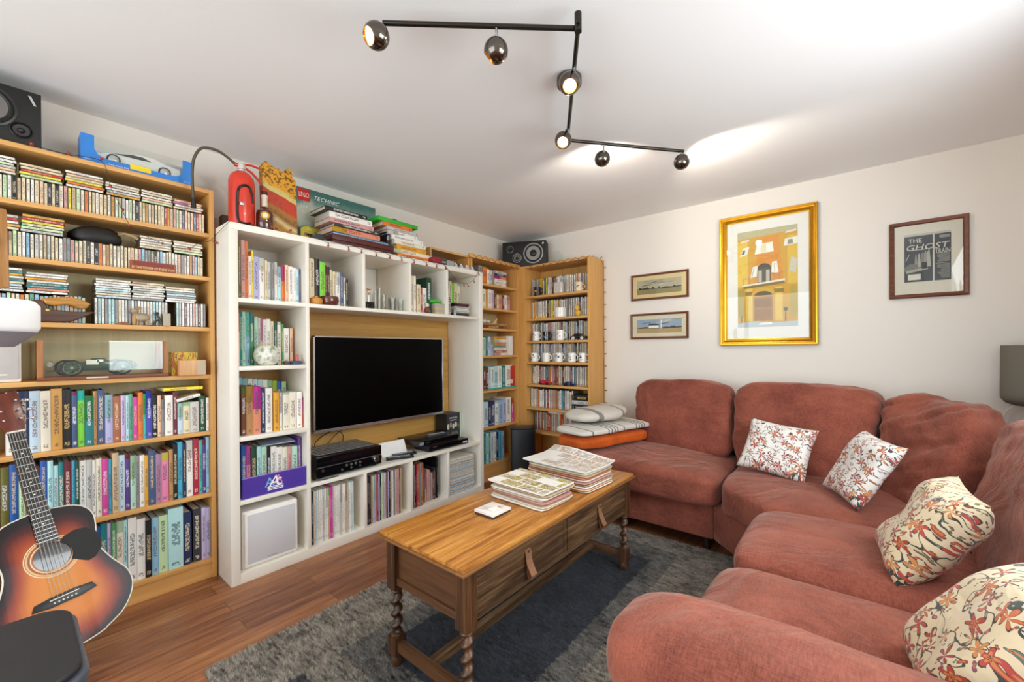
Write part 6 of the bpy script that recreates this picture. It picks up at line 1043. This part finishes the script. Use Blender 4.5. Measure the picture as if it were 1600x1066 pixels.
P2_ += [(.424, -1.30, 1.775), (.424, -1.22, 1.728), (.424, -1.14, 1.722), (.424, -1.06, 1.765), (.424, -1.005, 1.835)]
lights('string of small red berry lights hanging over the front edge of the white unit', [P2_], .0058, [((.4245, y, 1.830), (.15, .12 if i % 2 else -.1, -1)) for i, y in enumerate(ys)] + [((.424, -1.263, 1.752), (.2, .1, -1)), ((.424, -1.17, 1.722), (.2, -.1, -1)), ((.424, -1.13, 1.722), (.3, .3, -1)), ((.424, -1.055, 1.765), (.2, 0, -1)), ((.424, -1.004, 1.835), (.3, .2, -1))], BER, 0, (.42, -1.8, 1.841))
P3_ = []; BB_ = []
for i in range(9): y = -.95 + i * .08; P3_ += [(.31, y, 2.018), (.311, y + .04, 1.99)]; BB_.append(((.311, y + .04, 1.99), (.3, .1, -1)))
P3_ += [(.345, -.293, 2.004)]
for i in range(9): x = .40 + i * .075; P3_ += [(x, -.286, 2.004), (x + .035, -.288, 1.985)]; BB_.append(((x + .035, -.2885, 1.985), (.1, -.3, -1)))
P3_ += [(1.066, -.286, 2.003)]; P4_ = [(1.066, -.2, 2.003), (1.066, -.08, 2.003), (1.066, -.03, 1.95)]
for i in range(12):
    z = 1.93 - i * .112; P4_ += [(1.0655, -.025 - .008 * (i % 2), z)]; BB_.append(((1.067, -.025, z), (1, -.2, .15 if i < 3 else 0)))
BB_ += [((.95, -.2, 2.004), (.2, 0, 1)), ((1.02, -.16, 2.004), (.6, 0, .8)), ((1.065, -.09, 2.004), (.8, -.1, .6))]
lights('faded berry lights wound along the corner bookcase tops and down the side', [P3_, P4_], .0052, BB_, BER2, 0, (.7, -.25, 2.0))
# ================================================================= pictures on the back wall
def picture(label, x0, x1, z0, z1, fw, depth, fm, matc, px, art, tilt=0., glass=True, steps=None, name='picture'):
    t = thing(name, label, 'picture', ((x0 + x1) / 2, -.004, (z0 + z1) / 2)); cx_, cz_ = (x0 + x1) / 2, (z0 + z1) / 2; w, h = (x1 - x0) / 2, (z1 - z0) / 2
    # mitred moulding: profile (inset, height)
    prof = steps or [(0, 0), (0, depth * .7), (fw * .25, depth), (fw * .8, depth * .8), (fw, depth * .45), (fw, 0)]; m = MB(); rings = []
    for i_, d_ in prof: rings.append([m.b.verts.new((cx_ + sx_ * (w - i_), -.004 - d_, cz_ + sz_ * (h - i_))) for sx_, sz_ in ((-1, -1), (1, -1), (1, 1), (-1, 1))])
    for A, B in zip(rings, rings[1:]):
        for k in range(4): m._f([A[k], A[(k + 1) % 4], B[(k + 1) % 4], B[k]])
    m.build('frame', fm, t, ang=20); yb = -.004 - depth * .3
    MB().box(x0 + fw * .9, x1 - fw * .9, yb, -.005, z0 + fw * .9, z1 - fw * .9).build('mount', M(matc, .8, var=.02), t)
    a, b_, c, d = px; flatart('print', t, (a, yb - .0006, b_), EX * (c - a), EZ * (d - b_), art, lift=.0004)
    if glass: q = MB(); q.flat([(0, 0), (1, 0), (1, 1), (0, 1)], (x0 + fw * .95, yb - .0045, z0 + fw * .95), EX * (x1 - x0 - fw * 1.9), EZ * (z1 - z0 - fw * 1.9)); q.build('glass', GLASS, t, smooth=False)
    return t
WALN = wood('walnut_frame', '#7a4226', '#4f2815', 'X', 14., .35); GOLD = M('#c9962e', .28, .95, var=.15, scale=20, name='gold_leaf')
def hills(sky, hill, ground, seed, house=False):
    r = random.Random(seed); S = [(sky, R4(0, 0, 1, 1))]
    for i in range(7): x = r.uniform(0, .8); z = r.uniform(.55, .9); S.append((r.choice(['#8f8a7c', '#6e7480', '#c9c2b0', '#55585c']), [(x, z), (x + .22, z + .06), (x + .3, z + .14), (x + .08, z + .08)]))
    S.append((ground, [(0, 0), (1, 0), (1, .30), (.8, .38), (.5, .3), (.2, .36), (0, .42)])); S.append((hill, [(0, .34), (.1, .42), (.22, .46), (.3, .38), (.5, .34), (.65, .44), (.8, .40), (1, .42), (1, .34), (.6, .3), (.3, .34)]))
    for i in range(6): x = r.uniform(.05, .9); S.append((hill, ell(x, .42, .03, .07, 8)))
    if house: S += [('#f0eee8', R4(.28, .36, .5, .55)), ('#2e3036', [(.26, .55), (.3, .68), (.48, .66), (.52, .54)]), ('#2e3036', R4(.3, .66, .32, .76)), ('#f0eee8', R4(.55, .3, .57, .95))]
    return S
picture('upper of two small wide landscape pictures, dark stormy hills', 1.324, 1.809, 1.606, 1.828, .018, .018, WALN, '#dcc690', (1.378, 1.655, 1.752, 1.775), hills('#b3a888', '#2f2c22', '#8c8052', 1))
picture('lower of two small wide landscape pictures, white house under blue sky', 1.317, 1.806, 1.272, 1.490, .018, .018, WALN, '#dccfb4', (1.375, 1.322, 1.752, 1.438), hills('#8fa3b8', '#34322c', '#b0925e', 2, True))
Y_ = '#d9a21f'; art = [('#cf9a22', R4(0, 0, 1, 1)), ('#b9b08a', [(0, 1), (1, 1), (1, .95), (0, .92)]), ('#d88a1c', [(.28, .42), (.78, .42), (.70, .92), (.38, .92)]), ('#dfb83a', R4(0, .42, .18, .9)), ('#dab02c', R4(.84, .42, 1, .9)), ('#a8922a', R4(0, .1, .12, .4)), ('#b59a30', R4(.88, .1, 1, .4)),
  ('#e9e6da', [(.04, .74), (.17, .76), (.21, .84), (.10, .83)]), ('#6d6a5c', [(.07, .76), (.12, .765), (.14, .81), (.09, .805)]), ('#efece2', [(.30, .75), (.62, .76), (.60, .86), (.34, .85)]), ('#e2d9b4', [(.40, .76), (.50, .76), (.49, .85), (.41, .85)]), ('#e9e6da', [(.78, .80), (1, .81), (1, .88), (.80, .87)]), ('#8a8878', [(.84, .81), (.93, .815), (.92, .86), (.85, .86)]), ('#dcd8c8', [(.05, .885), (.2, .895), (.22, .915), (.06, .905)]), ('#dcd8c8', [(.8, .925), (.98, .935), (.98, .955), (.82, .945)]), ('#c9c4b0', [(.86, .55), (.97, .52), (.99, .66), (.9, .69)]),
  ('#4d4436', R4(.35, .455, .57, .60)), ('#3b342a', ell(.46, .60, .11, .05, 14, 0, pi)), ('#b9b09a', R4(.36, .46, .42, .58)), ('#b9b09a', R4(.49, .46, .55, .58)), ('#eeeae0', [(.22, .50), (.33, .515), (.35, .63), (.27, .625)]), ('#eeeae0', [(.58, .55), (.70, .535), (.67, .66), (.59, .655)]), ('#8c8673', [(.245, .52), (.26, .525), (.295, .61), (.285, .612)]), ('#8c8673', [(.63, .56), (.64, .56), (.635, .64), (.625, .64)]),
  ('#e8e2cf', [(.08, .425), (.80, .455), (.80, .475), (.08, .44)]), ('#7c6420', [(.1, .40), (.8, .43), (.78, .455), (.1, .425)]), ('#c07a18', [(.1, .44), (.1, .50), (.11, .50), (.11, .44)]), ('#c07a18', [(.2, .45), (.2, .51), (.21, .51), (.21, .45)]), ('#c07a18', [(.62, .47), (.62, .53), (.63, .53), (.63, .47)]), ('#c07a18', [(.7, .47), (.7, .53), (.71, .53), (.71, .47)]), ('#c07a18', [(.1, .50), (.33, .51), (.33, .517), (.1, .508)]), ('#c07a18', [(.58, .53), (.79, .54), (.79, .547), (.58, .537)]),
  ('#e0bc4a', R4(.15, .06, .26, .40)), ('#e0bc4a', R4(.64, .06, .76, .40)), ('#8a7022', R4(.13, .33, .28, .37)), ('#8a7022', R4(.62, .34, .78, .38)), ('#d3a530', ell(.44, .33, .20, .07, 16, 0, pi)), ('#5a4a2a', ell(.44, .32, .15, .045, 16, 0, pi)), ('#a9752a', R4(.28, .06, .60, .31)), ('#8a5a20', R4(.30, .20, .43, .29)), ('#8a5a20', R4(.46, .20, .58, .29)), ('#996624', R4(.30, .08, .43, .18)), ('#996624', R4(.46, .08, .58, .18)), ('#6d4718', R4(.44, .06, .45, .30)), ('#3e4a2e', R4(.80, .03, .815, .16)), ('#3e4a2e', ell(.81, .17, .04, .02, 8)), ('#3e4a2e', R4(.06, .02, .075, .12)), ('#b9c0c4', [(0, 0), (1, 0), (1, .05), (.6, .04), (.3, .06), (0, .04)]), ('#e9ecec', [(.35, .02), (.6, .02), (.58, .045), (.4, .04)])]
picture('large gold framed yellow painting of a town house doorway', 2.041, 2.649, 1.208, 2.172, .052, .032, GOLD, '#eeeae4', (2.162, 1.342, 2.534, 2.047), art, steps=[(0, 0), (0, .024), (.006, .032), (.014, .032), (.018, .024), (.024, .022), (.034, .028), (.042, .024), (.046, .016), (.052, .014), (.052, 0)])
K, G_ = '#26262a', '#b9b4a8'; tr = random.Random(4)
pa = [('#33343a', R4(0, 0, 1, 1)), (G_, R4(0, .955, 1, 1)), ('#c9c4b8', R4(.62, 0, .655, .96))]
for i in range(5): pa.append((['#8a877f', '#a8a49a', '#77746e'][i % 3], [(.22 + i * .07, .30), (.30 + i * .07, .30), (.27 + i * .07, .55 + .03 * i), (.245 + i * .06, .58)]))
pa += [('#a39f95', [(.02, .24), (.5, .30), (.52, .25), (.05, .18)]), ('#6a6862', [(.0, .30), (.12, .38), (.3, .36), (.3, .28), (.0, .24)]), ('#d9d4c6', R4(.08, .04, .36, .16)), ('#17171a', R4(.38, .26, .5, .40)), ('#aaa79d', [(.02, .44), (.1, .58), (.12, .58), (.04, .44)])]
for i in range(11): zq = .56 - i * .018; pa.append(('#9d9a91', R4(.70 + tr.uniform(0, .06), zq, .97, zq + .008)))
for i in range(14): zq = .32 - i * .021; pa.append(('#8e8b83', R4(.69 + tr.uniform(0, .12), zq, .97, zq + .010)))
pa += [('#a8a59b', R4(.68, .345, .95, .352)), ('#8a877f', R4(.76, .86, .97, .92)), ('#b0ada3', R4(.10, .655, .50, .672))]
p = picture('black and white theatre poster in a brown frame, rightmost picture on the wall', 3.003, 3.340, 1.483, 1.946, .024, .022, WALN, '#d9d1c2', (3.071, 1.579, 3.269, 1.867), pa)
LT = M('#d6d1c4', .6); yy = -.0147
text('lettering', 'THE', LT, p, (3.118, yy, 1.825), EX, EZ, width=.058, height=.026, ext=0, shear=.0); text('lettering', 'GHOST', LT, p, (3.172, yy, 1.785), EX, EZ, width=.182, height=.034, ext=0, shear=.2); text('lettering', 'TRAIN', LT, p, (3.234, yy, 1.752), EX, EZ, width=.062, height=.026, ext=0)
# ================================================================= grey lamp on the wall, right
t_ = thing('wall_lamp', 'grey drum wall lamp with white cord at the right edge', 'wall lamp', (3.53, -.1, 1.05)); GS = M('#6f6a5e', .8, bump=.3, scale=400, name='grey_lamp_fabric')
MB().lathe((3.53, -.125, .893), [(.004, -.022), (.05, -.016), (.078, -.004), (.096, .02), (.097, .04), (.094, .30), (.088, .30), (.09, .04)], 36, cap=False).build('lamp_shade', GS, t_)
MB().cyl((3.53, -.125, .95), (3.53, -.004, .95), .008, 10).lathe((3.53, -.002, .95), [(.03, 0), (.03, .015)], 20, (0, -1, 0)).build('bracket', M('#a8a49c', .4, .5), t_); MB().tube(smooth([(3.53, -.03, .93), (3.51, -.02, .87), (3.47, -.02, .82), (3.46, -.02, .7), (3.46, -.02, .3)]), .003, 6).build('cord', M('#e8e4dc', .5), t_); MB().sphere((3.53, -.125, 1.02), .03, 14, 10).build('bulb', M('#f0ebe0', .4), t_)
# ================================================================= guitar
Nt_ = Vector((.33, -3.477, .875)); Bt = Vector((.565, -3.365, .28)); ax = (Nt_ - Bt).normalized(); nn = Vector((1, .12, .35)); nn = (nn - ax * nn.dot(ax)).normalized(); wx = ax.cross(nn).normalized()
if wx.y < 0: wx = -wx
gt = thing('guitar', 'sunburst acoustic guitar leaning against the left bookcase', 'guitar'); gt.matrix_world = Matrix((wx, ax, wx.cross(ax))).transposed().to_4x4(); gt.location = Bt; FW = 1 if wx.cross(ax).dot(nn) > 0 else -1
def body_half(t):  # half width along the body, t 0 tail .. 1 neck joint
    P = [(0, .0), (.02, .075), (.06, .125), (.14, .170), (.25, .197), (.36, .193), (.48, .160), (.60, .135), (.68, .132), (.78, .142), (.87, .143), (.94, .122), (.98, .085), (1, .03)]
    t = min(1, max(0, t)); i = next(k for k in range(len(P) - 1) if t <= P[k + 1][0]); g = lambda k: P[min(max(k, 0), len(P) - 1)]; (a, p), (b_, q) = g(i), g(i + 1)
    if i == 0: return q * (t / b_) ** .5
    s = (t - a) / (b_ - a); m0 = (q - g(i - 1)[1]) / (b_ - g(i - 1)[0]) * (b_ - a); m1 = (g(i + 2)[1] - p) / max(1e-6, g(i + 2)[0] - a) * (b_ - a)
    return .93 * (p * (2 * s ** 3 - 3 * s * s + 1) + m0 * (s ** 3 - 2 * s * s + s) + q * (3 * s * s - 2 * s ** 3) + m1 * (s ** 3 - s * s)) if i > 1 else .93 * (p + (q - p) * s)
LB, TB = .515, -.185; TS = [0, .0012, .003, .006, .010, .015, .02, .03] + [.045 + .025 * i for i in range(37)] + [.955, .97, .982, .992, 1]
outline = [(body_half(t), TB + LB * t) for t in TS] + [(-body_half(t), TB + LB * t) for t in reversed(TS)]
def burst():
    mm, nt, b = nmat('sunburst_lacquer'); tc = N(nt, 'ShaderNodeTexCoord'); sx = N(nt, 'ShaderNodeSeparateXYZ'); L(nt, tc.outputs['Object'], sx.inputs[0])
    # distance from the body axis against its local width, printed on the instrument's own coordinates
    y = math_(nt, 'DIVIDE', math_(nt, 'SUBTRACT', sx.outputs[1], TB), LB); cr = N(nt, 'ShaderNodeFloatCurve'); c = cr.mapping.curves[0]; pts = [(t, body_half(t) * 4) for t in (0, .03, .08, .14, .25, .36, .48, .6, .68, .78, .87, .94, 1)]
    c.points[0].location = pts[0]; c.points[1].location = pts[-1]
    for p in pts[1:-1]: c.points.new(*p)
    cr.mapping.update(); L(nt, y, cr.inputs[1]); f1 = math_(nt, 'DIVIDE', math_(nt, 'ABSOLUTE', sx.outputs[0]), math_(nt, 'MULTIPLY', cr.outputs[0], .25)); f2 = math_(nt, 'MULTIPLY', math_(nt, 'ABSOLUTE', math_(nt, 'SUBTRACT', y, .46)), 1.95); f = math_(nt, 'POWER', math_(nt, 'ADD', math_(nt, 'POWER', f1, 4.), math_(nt, 'POWER', f2, 4.)), .25)
    nz = N(nt, 'ShaderNodeTexNoise', i={'Scale': 2., 'Detail': 3.}); mp = N(nt, 'ShaderNodeMapping'); mp.inputs['Scale'].default_value = (60, 2, 2); L(nt, tc.outputs['Object'], mp.inputs[0]); L(nt, mp.outputs[0], nz.inputs['Vector'])
    L(nt, ramp(nt, math_(nt, 'ADD', f, math_(nt, 'MULTIPLY_ADD', nz.outputs[0], .06, -.03)), [(0, lin('#d98a22')), (.48, lin('#cf7418')), (.68, lin('#9c3a12')), (.84, lin('#4a1210')), (.95, lin('#170808'))]), b.inputs['Base Color']); b.inputs['Roughness'].default_value = .32; b.inputs['Specular IOR Level'].default_value = .25; b.inputs['Coat Weight'].default_value = .06; return mm
BURST = burst(); DK = M('#1a0c09', .15, coat=.8, name='dark_lacquer')
sg = FW; hole = .155
m = MB(); m.prism(outline, (0, 0, -.10 * sg), EX, EY, EZ * .098 * sg); m.build('body', DK, gt, local=True, ang=30)
# top with a real hole
m = MB(); n = 48; inner = [(.05 * cos(2 * pi * i / n), hole + .05 * sin(2 * pi * i / n)) for i in range(n)]
def ray_out(a):  # point of the outline in direction a from the hole centre
    best = None
    for (x0, y0), (x1, y1) in zip(outline, outline[1:] + outline[:1]):
        dx, dy = cos(a), sin(a); ex, ey = x1 - x0, y1 - y0; den = dx * ey - dy * ex
        if abs(den) < 1e-9: continue
        t = ((x0) * ey - (y0 - hole) * ex) / den; u = ((x0) * dy - (y0 - hole) * dx) / den
        if t > 0 and -1e-6 <= u <= 1.000001 and (best is None or t > best): best = t
    return (best * cos(a), hole + best * sin(a))
n2 = 120; A_in = [(.05 * cos(2 * pi * i / n2), hole + .05 * sin(2 * pi * i / n2)) for i in range(n2)]; A_out = [ray_out(2 * pi * i / n2) for i in range(n2)]
for i in range(n2):
    j = (i + 1) % n2
    m._f([m.b.verts.new((*p, .0015 * sg)) for p in (A_in[i], A_out[i], A_out[j], A_in[j])])
bmesh.ops.remove_doubles(m.b, verts=m.b.verts[:], dist=1e-5); m.build('soundboard', BURST, gt, local=True, smooth=False)
m = MB(); m.tube([(x, y, .0) for x, y in outline], .0028, 6, closed=True); m.build('binding', M('#d8cfc0', .35), gt, local=True)
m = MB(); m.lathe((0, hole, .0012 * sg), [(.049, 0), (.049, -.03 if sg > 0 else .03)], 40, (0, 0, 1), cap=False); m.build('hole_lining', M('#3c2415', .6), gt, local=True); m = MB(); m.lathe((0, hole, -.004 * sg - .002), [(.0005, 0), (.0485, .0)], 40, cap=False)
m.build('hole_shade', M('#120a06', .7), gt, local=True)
for r0, r1, c in ((.053, .056, '#e3cfa8'), (.058, .061, '#8c4a2a'), (.063, .068, '#d8b078'), (.070, .073, '#e3cfa8')): MB().lathe((0, hole, .0018 * sg), [(r0, 0), (r1, 0), (r1, .0004 * sg), (r0, .0004 * sg), (r0, 0)], 48, cap=False).build('rosette', M(c, .35), gt, local=True)
# the pick guard sits on the treble side, right of the hole
pgp = [(.0 + .052 * cos(a), .0 + .052 * sin(a)) for a in [radians(q) for q in range(62, -40, -12)]]; pgp += [(.085, -.06), (.105, -.055), (.128, -.03), (.135, .01), (.125, .045), (.10, .068), (.07, .072), (.04, .062)]
MB().prism([(x, y + hole - .005) for x, y in pgp], (0, 0, .002 * sg), EX, EY, EZ * .0012 * sg).build('pickguard', M('#0b0908', .6), gt, local=True)
MB().prism([(-.085, -.012), (-.075, .010), (-.03, .016), (.03, .016), (.075, .010), (.085, -.012), (.04, -.02), (-.04, -.02)], (0, 0, .002 * sg), EX, EY, EZ * .007 * sg).build('bridge', M('#14110f', .35), gt, local=True, bevel=.001); MB().box(-.038, .038, .003, .006, .009 * sg, .0125 * sg).build('saddle', M('#efe9dc', .4), gt, local=True)
for i in range(6): MB().lathe((-.028 + i * .0112, -.008, .009 * sg), [(.0028, 0), (.0022, .003 * sg)], 10).build('bridge_pin', M('#e9e2d4', .4), gt, local=True)
m = MB(); m.hexa([(-.028, .205, .0025 * sg), (.028, .205, .0025 * sg), (.0215, .65, .010 * sg), (-.0215, .65, .010 * sg), (-.028, .205, .009 * sg), (.028, .205, .009 * sg), (.0215, .65, .016 * sg), (-.0215, .65, .016 * sg)]); m.build('fretboard', M('#1f1613', .35, name='rosewood'), gt, local=True)
m = MB(); m.hexa([(-.026, .32, -.03 * sg), (.026, .32, -.03 * sg), (.018, .65, -.008 * sg), (-.018, .65, -.008 * sg), (-.027, .32, .0045 * sg), (.027, .32, .0045 * sg), (.021, .65, .0098 * sg), (-.021, .65, .0098 * sg)]); m.build('neck', wood('mahogany_neck', '#6d3018', '#4a1c0e', 'Y', 12., .25), gt, local=True, bevel=.003)
m = MB()
for k in range(0, 20):
    y = .65 * 2 ** (-k / 12); 
    if y < .21: break
    t = (y - .205) / .445; w = .028 - .0065 * t; z = (.009 + .007 * t) * sg; m.box(-w, w, y - .0009, y + .0009, z, z + .0012 * sg)
m.build('fret', M('#d8d8da', .2, .9), gt, local=True, smooth=False); MB().box(-.0225, .0225, .65, .655, .010 * sg, .0185 * sg).build('nut', M('#efe6cf', .4), gt, local=True)
for k in (3, 5, 7, 9, 12, 15):
    y = .65 * (2 ** (-k / 12) + 2 ** (-(k - 1) / 12)) / 2; t = (y - .205) / .445; MB().lathe((0, y, (.009 + .007 * t) * sg), [(.003, 0), (.003, .0004 * sg)], 12).build('fret_marker', M('#e9e4d8', .3), gt, local=True)
m = MB()
for i in range(6): m.cyl((-.028 + i * .0112, .004, .0128 * sg), (-.0175 + i * .007, .655, .0188 * sg), .00055 if i > 2 else .0008, 5)
m.build('strings', M('#c9c6bd', .25, .9), gt, local=True)
HD = wood('headstock_wood', '#6f2c16', '#4c1b0d', 'Y', 10., .2); m = MB(); m.prism([(-.023, .655), (.023, .655), (.034, .69), (.037, .80), (.030, .822), (.0, .812), (-.030, .822), (-.037, .80), (-.034, .69)], (0, 0, -.006 * sg), EX, EY, EZ * .016 * sg); hd = m.build('headstock', HD, gt, local=True, bevel=.002)
for s in (-1, 1):
    for k in range(3):
        y = .70 + k * .038; tp = MB().cyl((s * .022, y, .010 * sg), (s * .022, y, .024 * sg), .0035, 10).cyl((s * .036, y, .002 * sg), (s * .048, y, .002 * sg), .002, 8).sphere((s * .055, y, .002 * sg), .0085, 12, 8, (1, .75, .5)); tp.build('tuning_peg', CHROME, hd, local=True)
# guitar stand feet carry it
t_ = thing('guitar_stand', 'low black stand under the sunburst guitar', 'guitar stand', (.55, -3.33, 0)); bt = Bt + ax * (TB - .012); s1 = bt - wx * .01; s2 = bt - wx * .11
MB().tube([s1 + nn * .05, s1 + nn * .03 - ax * .012, s1 - nn * .10 - ax * .01, (s1.x - .16, s1.y - .08, .012)], .007, 8).tube([s2 + nn * .05, s2 + nn * .03 - ax * .012, s2 - nn * .10 - ax * .01, (s2.x - .16, s2.y - .02, .012)], .007, 8).tube([(s1.x - .16, s1.y - .08, .012), (s2.x - .16, s2.y - .02, .012)], .007, 8).tube([s1 - ax * .012, (s1.x - .03, s1.y - .06, .010)], .007, 8).tube([s2 - ax * .012, (s2.x - .01, s2.y - .01, .010)], .007, 8).build('frame', BLACKP, t_)
# ================================================================= stool, left foreground
st = thing('stool', 'black padded stool with rounded corners in the left foreground', 'stool', (1.36, -3.62, 0)); zs = .5
def rr(w, h, r, n=6): return [(sx_ * (w - r) + r * cos(a0_ + i * pi / 2 / n), sy_ * (h - r) + r * sin(a0_ + i * pi / 2 / n)) for sx_, sy_, a0_ in ((1, 1, 0), (-1, 1, pi / 2), (-1, -1, pi), (1, -1, 3 * pi / 2)) for i in range(n + 1)]
SX, SY = 1.365, -3.585
MB().prism(rr(.200, .205, .07), (SX, SY, zs - .045), EX, EY, EZ * .03).build('seat_rim', M('#4f5560', .3, name='grey_vinyl'), st, bevel=.010, seg=4); MB().prism(rr(.190, .195, .065), (SX, SY, zs - .0145), EX, EY, EZ * .016).build('seat_pad', M('#26262a', .55, bump=.25, scale=500, name='black_vinyl'), st, bevel=.007, seg=3)
for sx_ in (-1, 1):
    for sy_ in (-1, 1): MB().cyl((SX + sx_ * .15, SY + sy_ * .15, zs - .0455), (SX + sx_ * .18, SY + sy_ * .18, .001), .012, 12, .01).build('leg', CHROME, st)
# ================================================================= white floor lamp, left edge
fp = thing('floor_lamp', 'white lamp shade with grey underside on a wooden arm, left edge', 'lamp', (1.25, -3.62, 0)); SHW = M('#eef1f4', .6, name='white_lamp_enamel')
lx, ly, lz = 1.425, -3.535, 1.2
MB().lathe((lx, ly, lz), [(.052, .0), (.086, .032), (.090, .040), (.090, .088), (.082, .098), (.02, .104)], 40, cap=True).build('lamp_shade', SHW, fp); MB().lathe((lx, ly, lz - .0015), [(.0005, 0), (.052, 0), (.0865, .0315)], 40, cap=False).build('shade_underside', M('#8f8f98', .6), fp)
wd = wood('lamp_arm_wood', '#b07c38', '#7a4e22', 'Z', 10.); ax_, ay_ = lx + .040, ly + .033
MB().cyl((lx, ly, lz + .102), (ax_, ay_, lz + .135), .012, 12).build('neck', wd, fp)
MB().hexa([(ax_ - .016, ay_ - .013, lz + .120), (ax_ + .016, ay_ - .013, lz + .120), (ax_ + .016, ay_ + .013, lz + .120), (ax_ - .016, ay_ + .013, lz + .120), (ax_ - .026, ay_ - .018, lz + .285), (ax_ + .010, ay_ - .018, lz + .285), (ax_ + .010, ay_ + .010, lz + .285), (ax_ - .026, ay_ + .010, lz + .285)]).build('arm', wd, fp, bevel=.005)
MB().lathe((ax_ + .012, ay_ - .010, lz + .215), [(.012, 0), (.012, .008), (.007, .012)], 16, (.8, -.4, 0)).build('joint', CHROME, fp)
MB().tube([(ax_ - .012, ay_ - .01, lz + .275), (lx - .02, ly - .14, lz + .27), (lx - .04, ly - .24, lz + .2), (lx - .05, ly - .26, .02)], .012, 10).build('pole', bpy.data.materials['lamp_arm_wood'], fp); MB().lathe((lx - .05, ly - .26, .0008), [(.14, 0), (.14, .015), (.1, .022)], 32).build('base', BLACKP, fp)
# ================================================================= garden beyond the right hand window
def leafy():
    m, nt, b = nmat('garden_foliage'); tc = N(nt, 'ShaderNodeTexCoord'); nz = N(nt, 'ShaderNodeTexNoise', i={'Scale': 9., 'Detail': 6., 'Roughness': .7}); L(nt, tc.outputs['Object'], nz.inputs['Vector'])
    L(nt, ramp(nt, nz.outputs[0], [(.35, lin('#3f5a2c')), (.5, lin('#8fa868')), (.62, lin('#d5dcc0'))]), b.inputs['Base Color']); b.inputs['Roughness'].default_value = .8; return m
b = bmesh.new(); bmesh.ops.create_grid(b, x_segments=60, y_segments=30, size=1)
for v in b.verts: v.co = Vector((6.2 + .5 * noise.noise(Vector((v.co.x * 7, v.co.y * 6, 0))) + .25 * noise.noise(Vector((v.co.x * 19, v.co.y * 15, 3))), -2.2 + v.co.x * 4.5, .9 + v.co.y * 1.6))
q = MB(); q.b.free(); q.b = b; o = q.build('hedge', leafy()); tag(setorigin(o, (6.2, -2.2, -.7)), 'green garden hedge outside the right hand window', 'hedge')
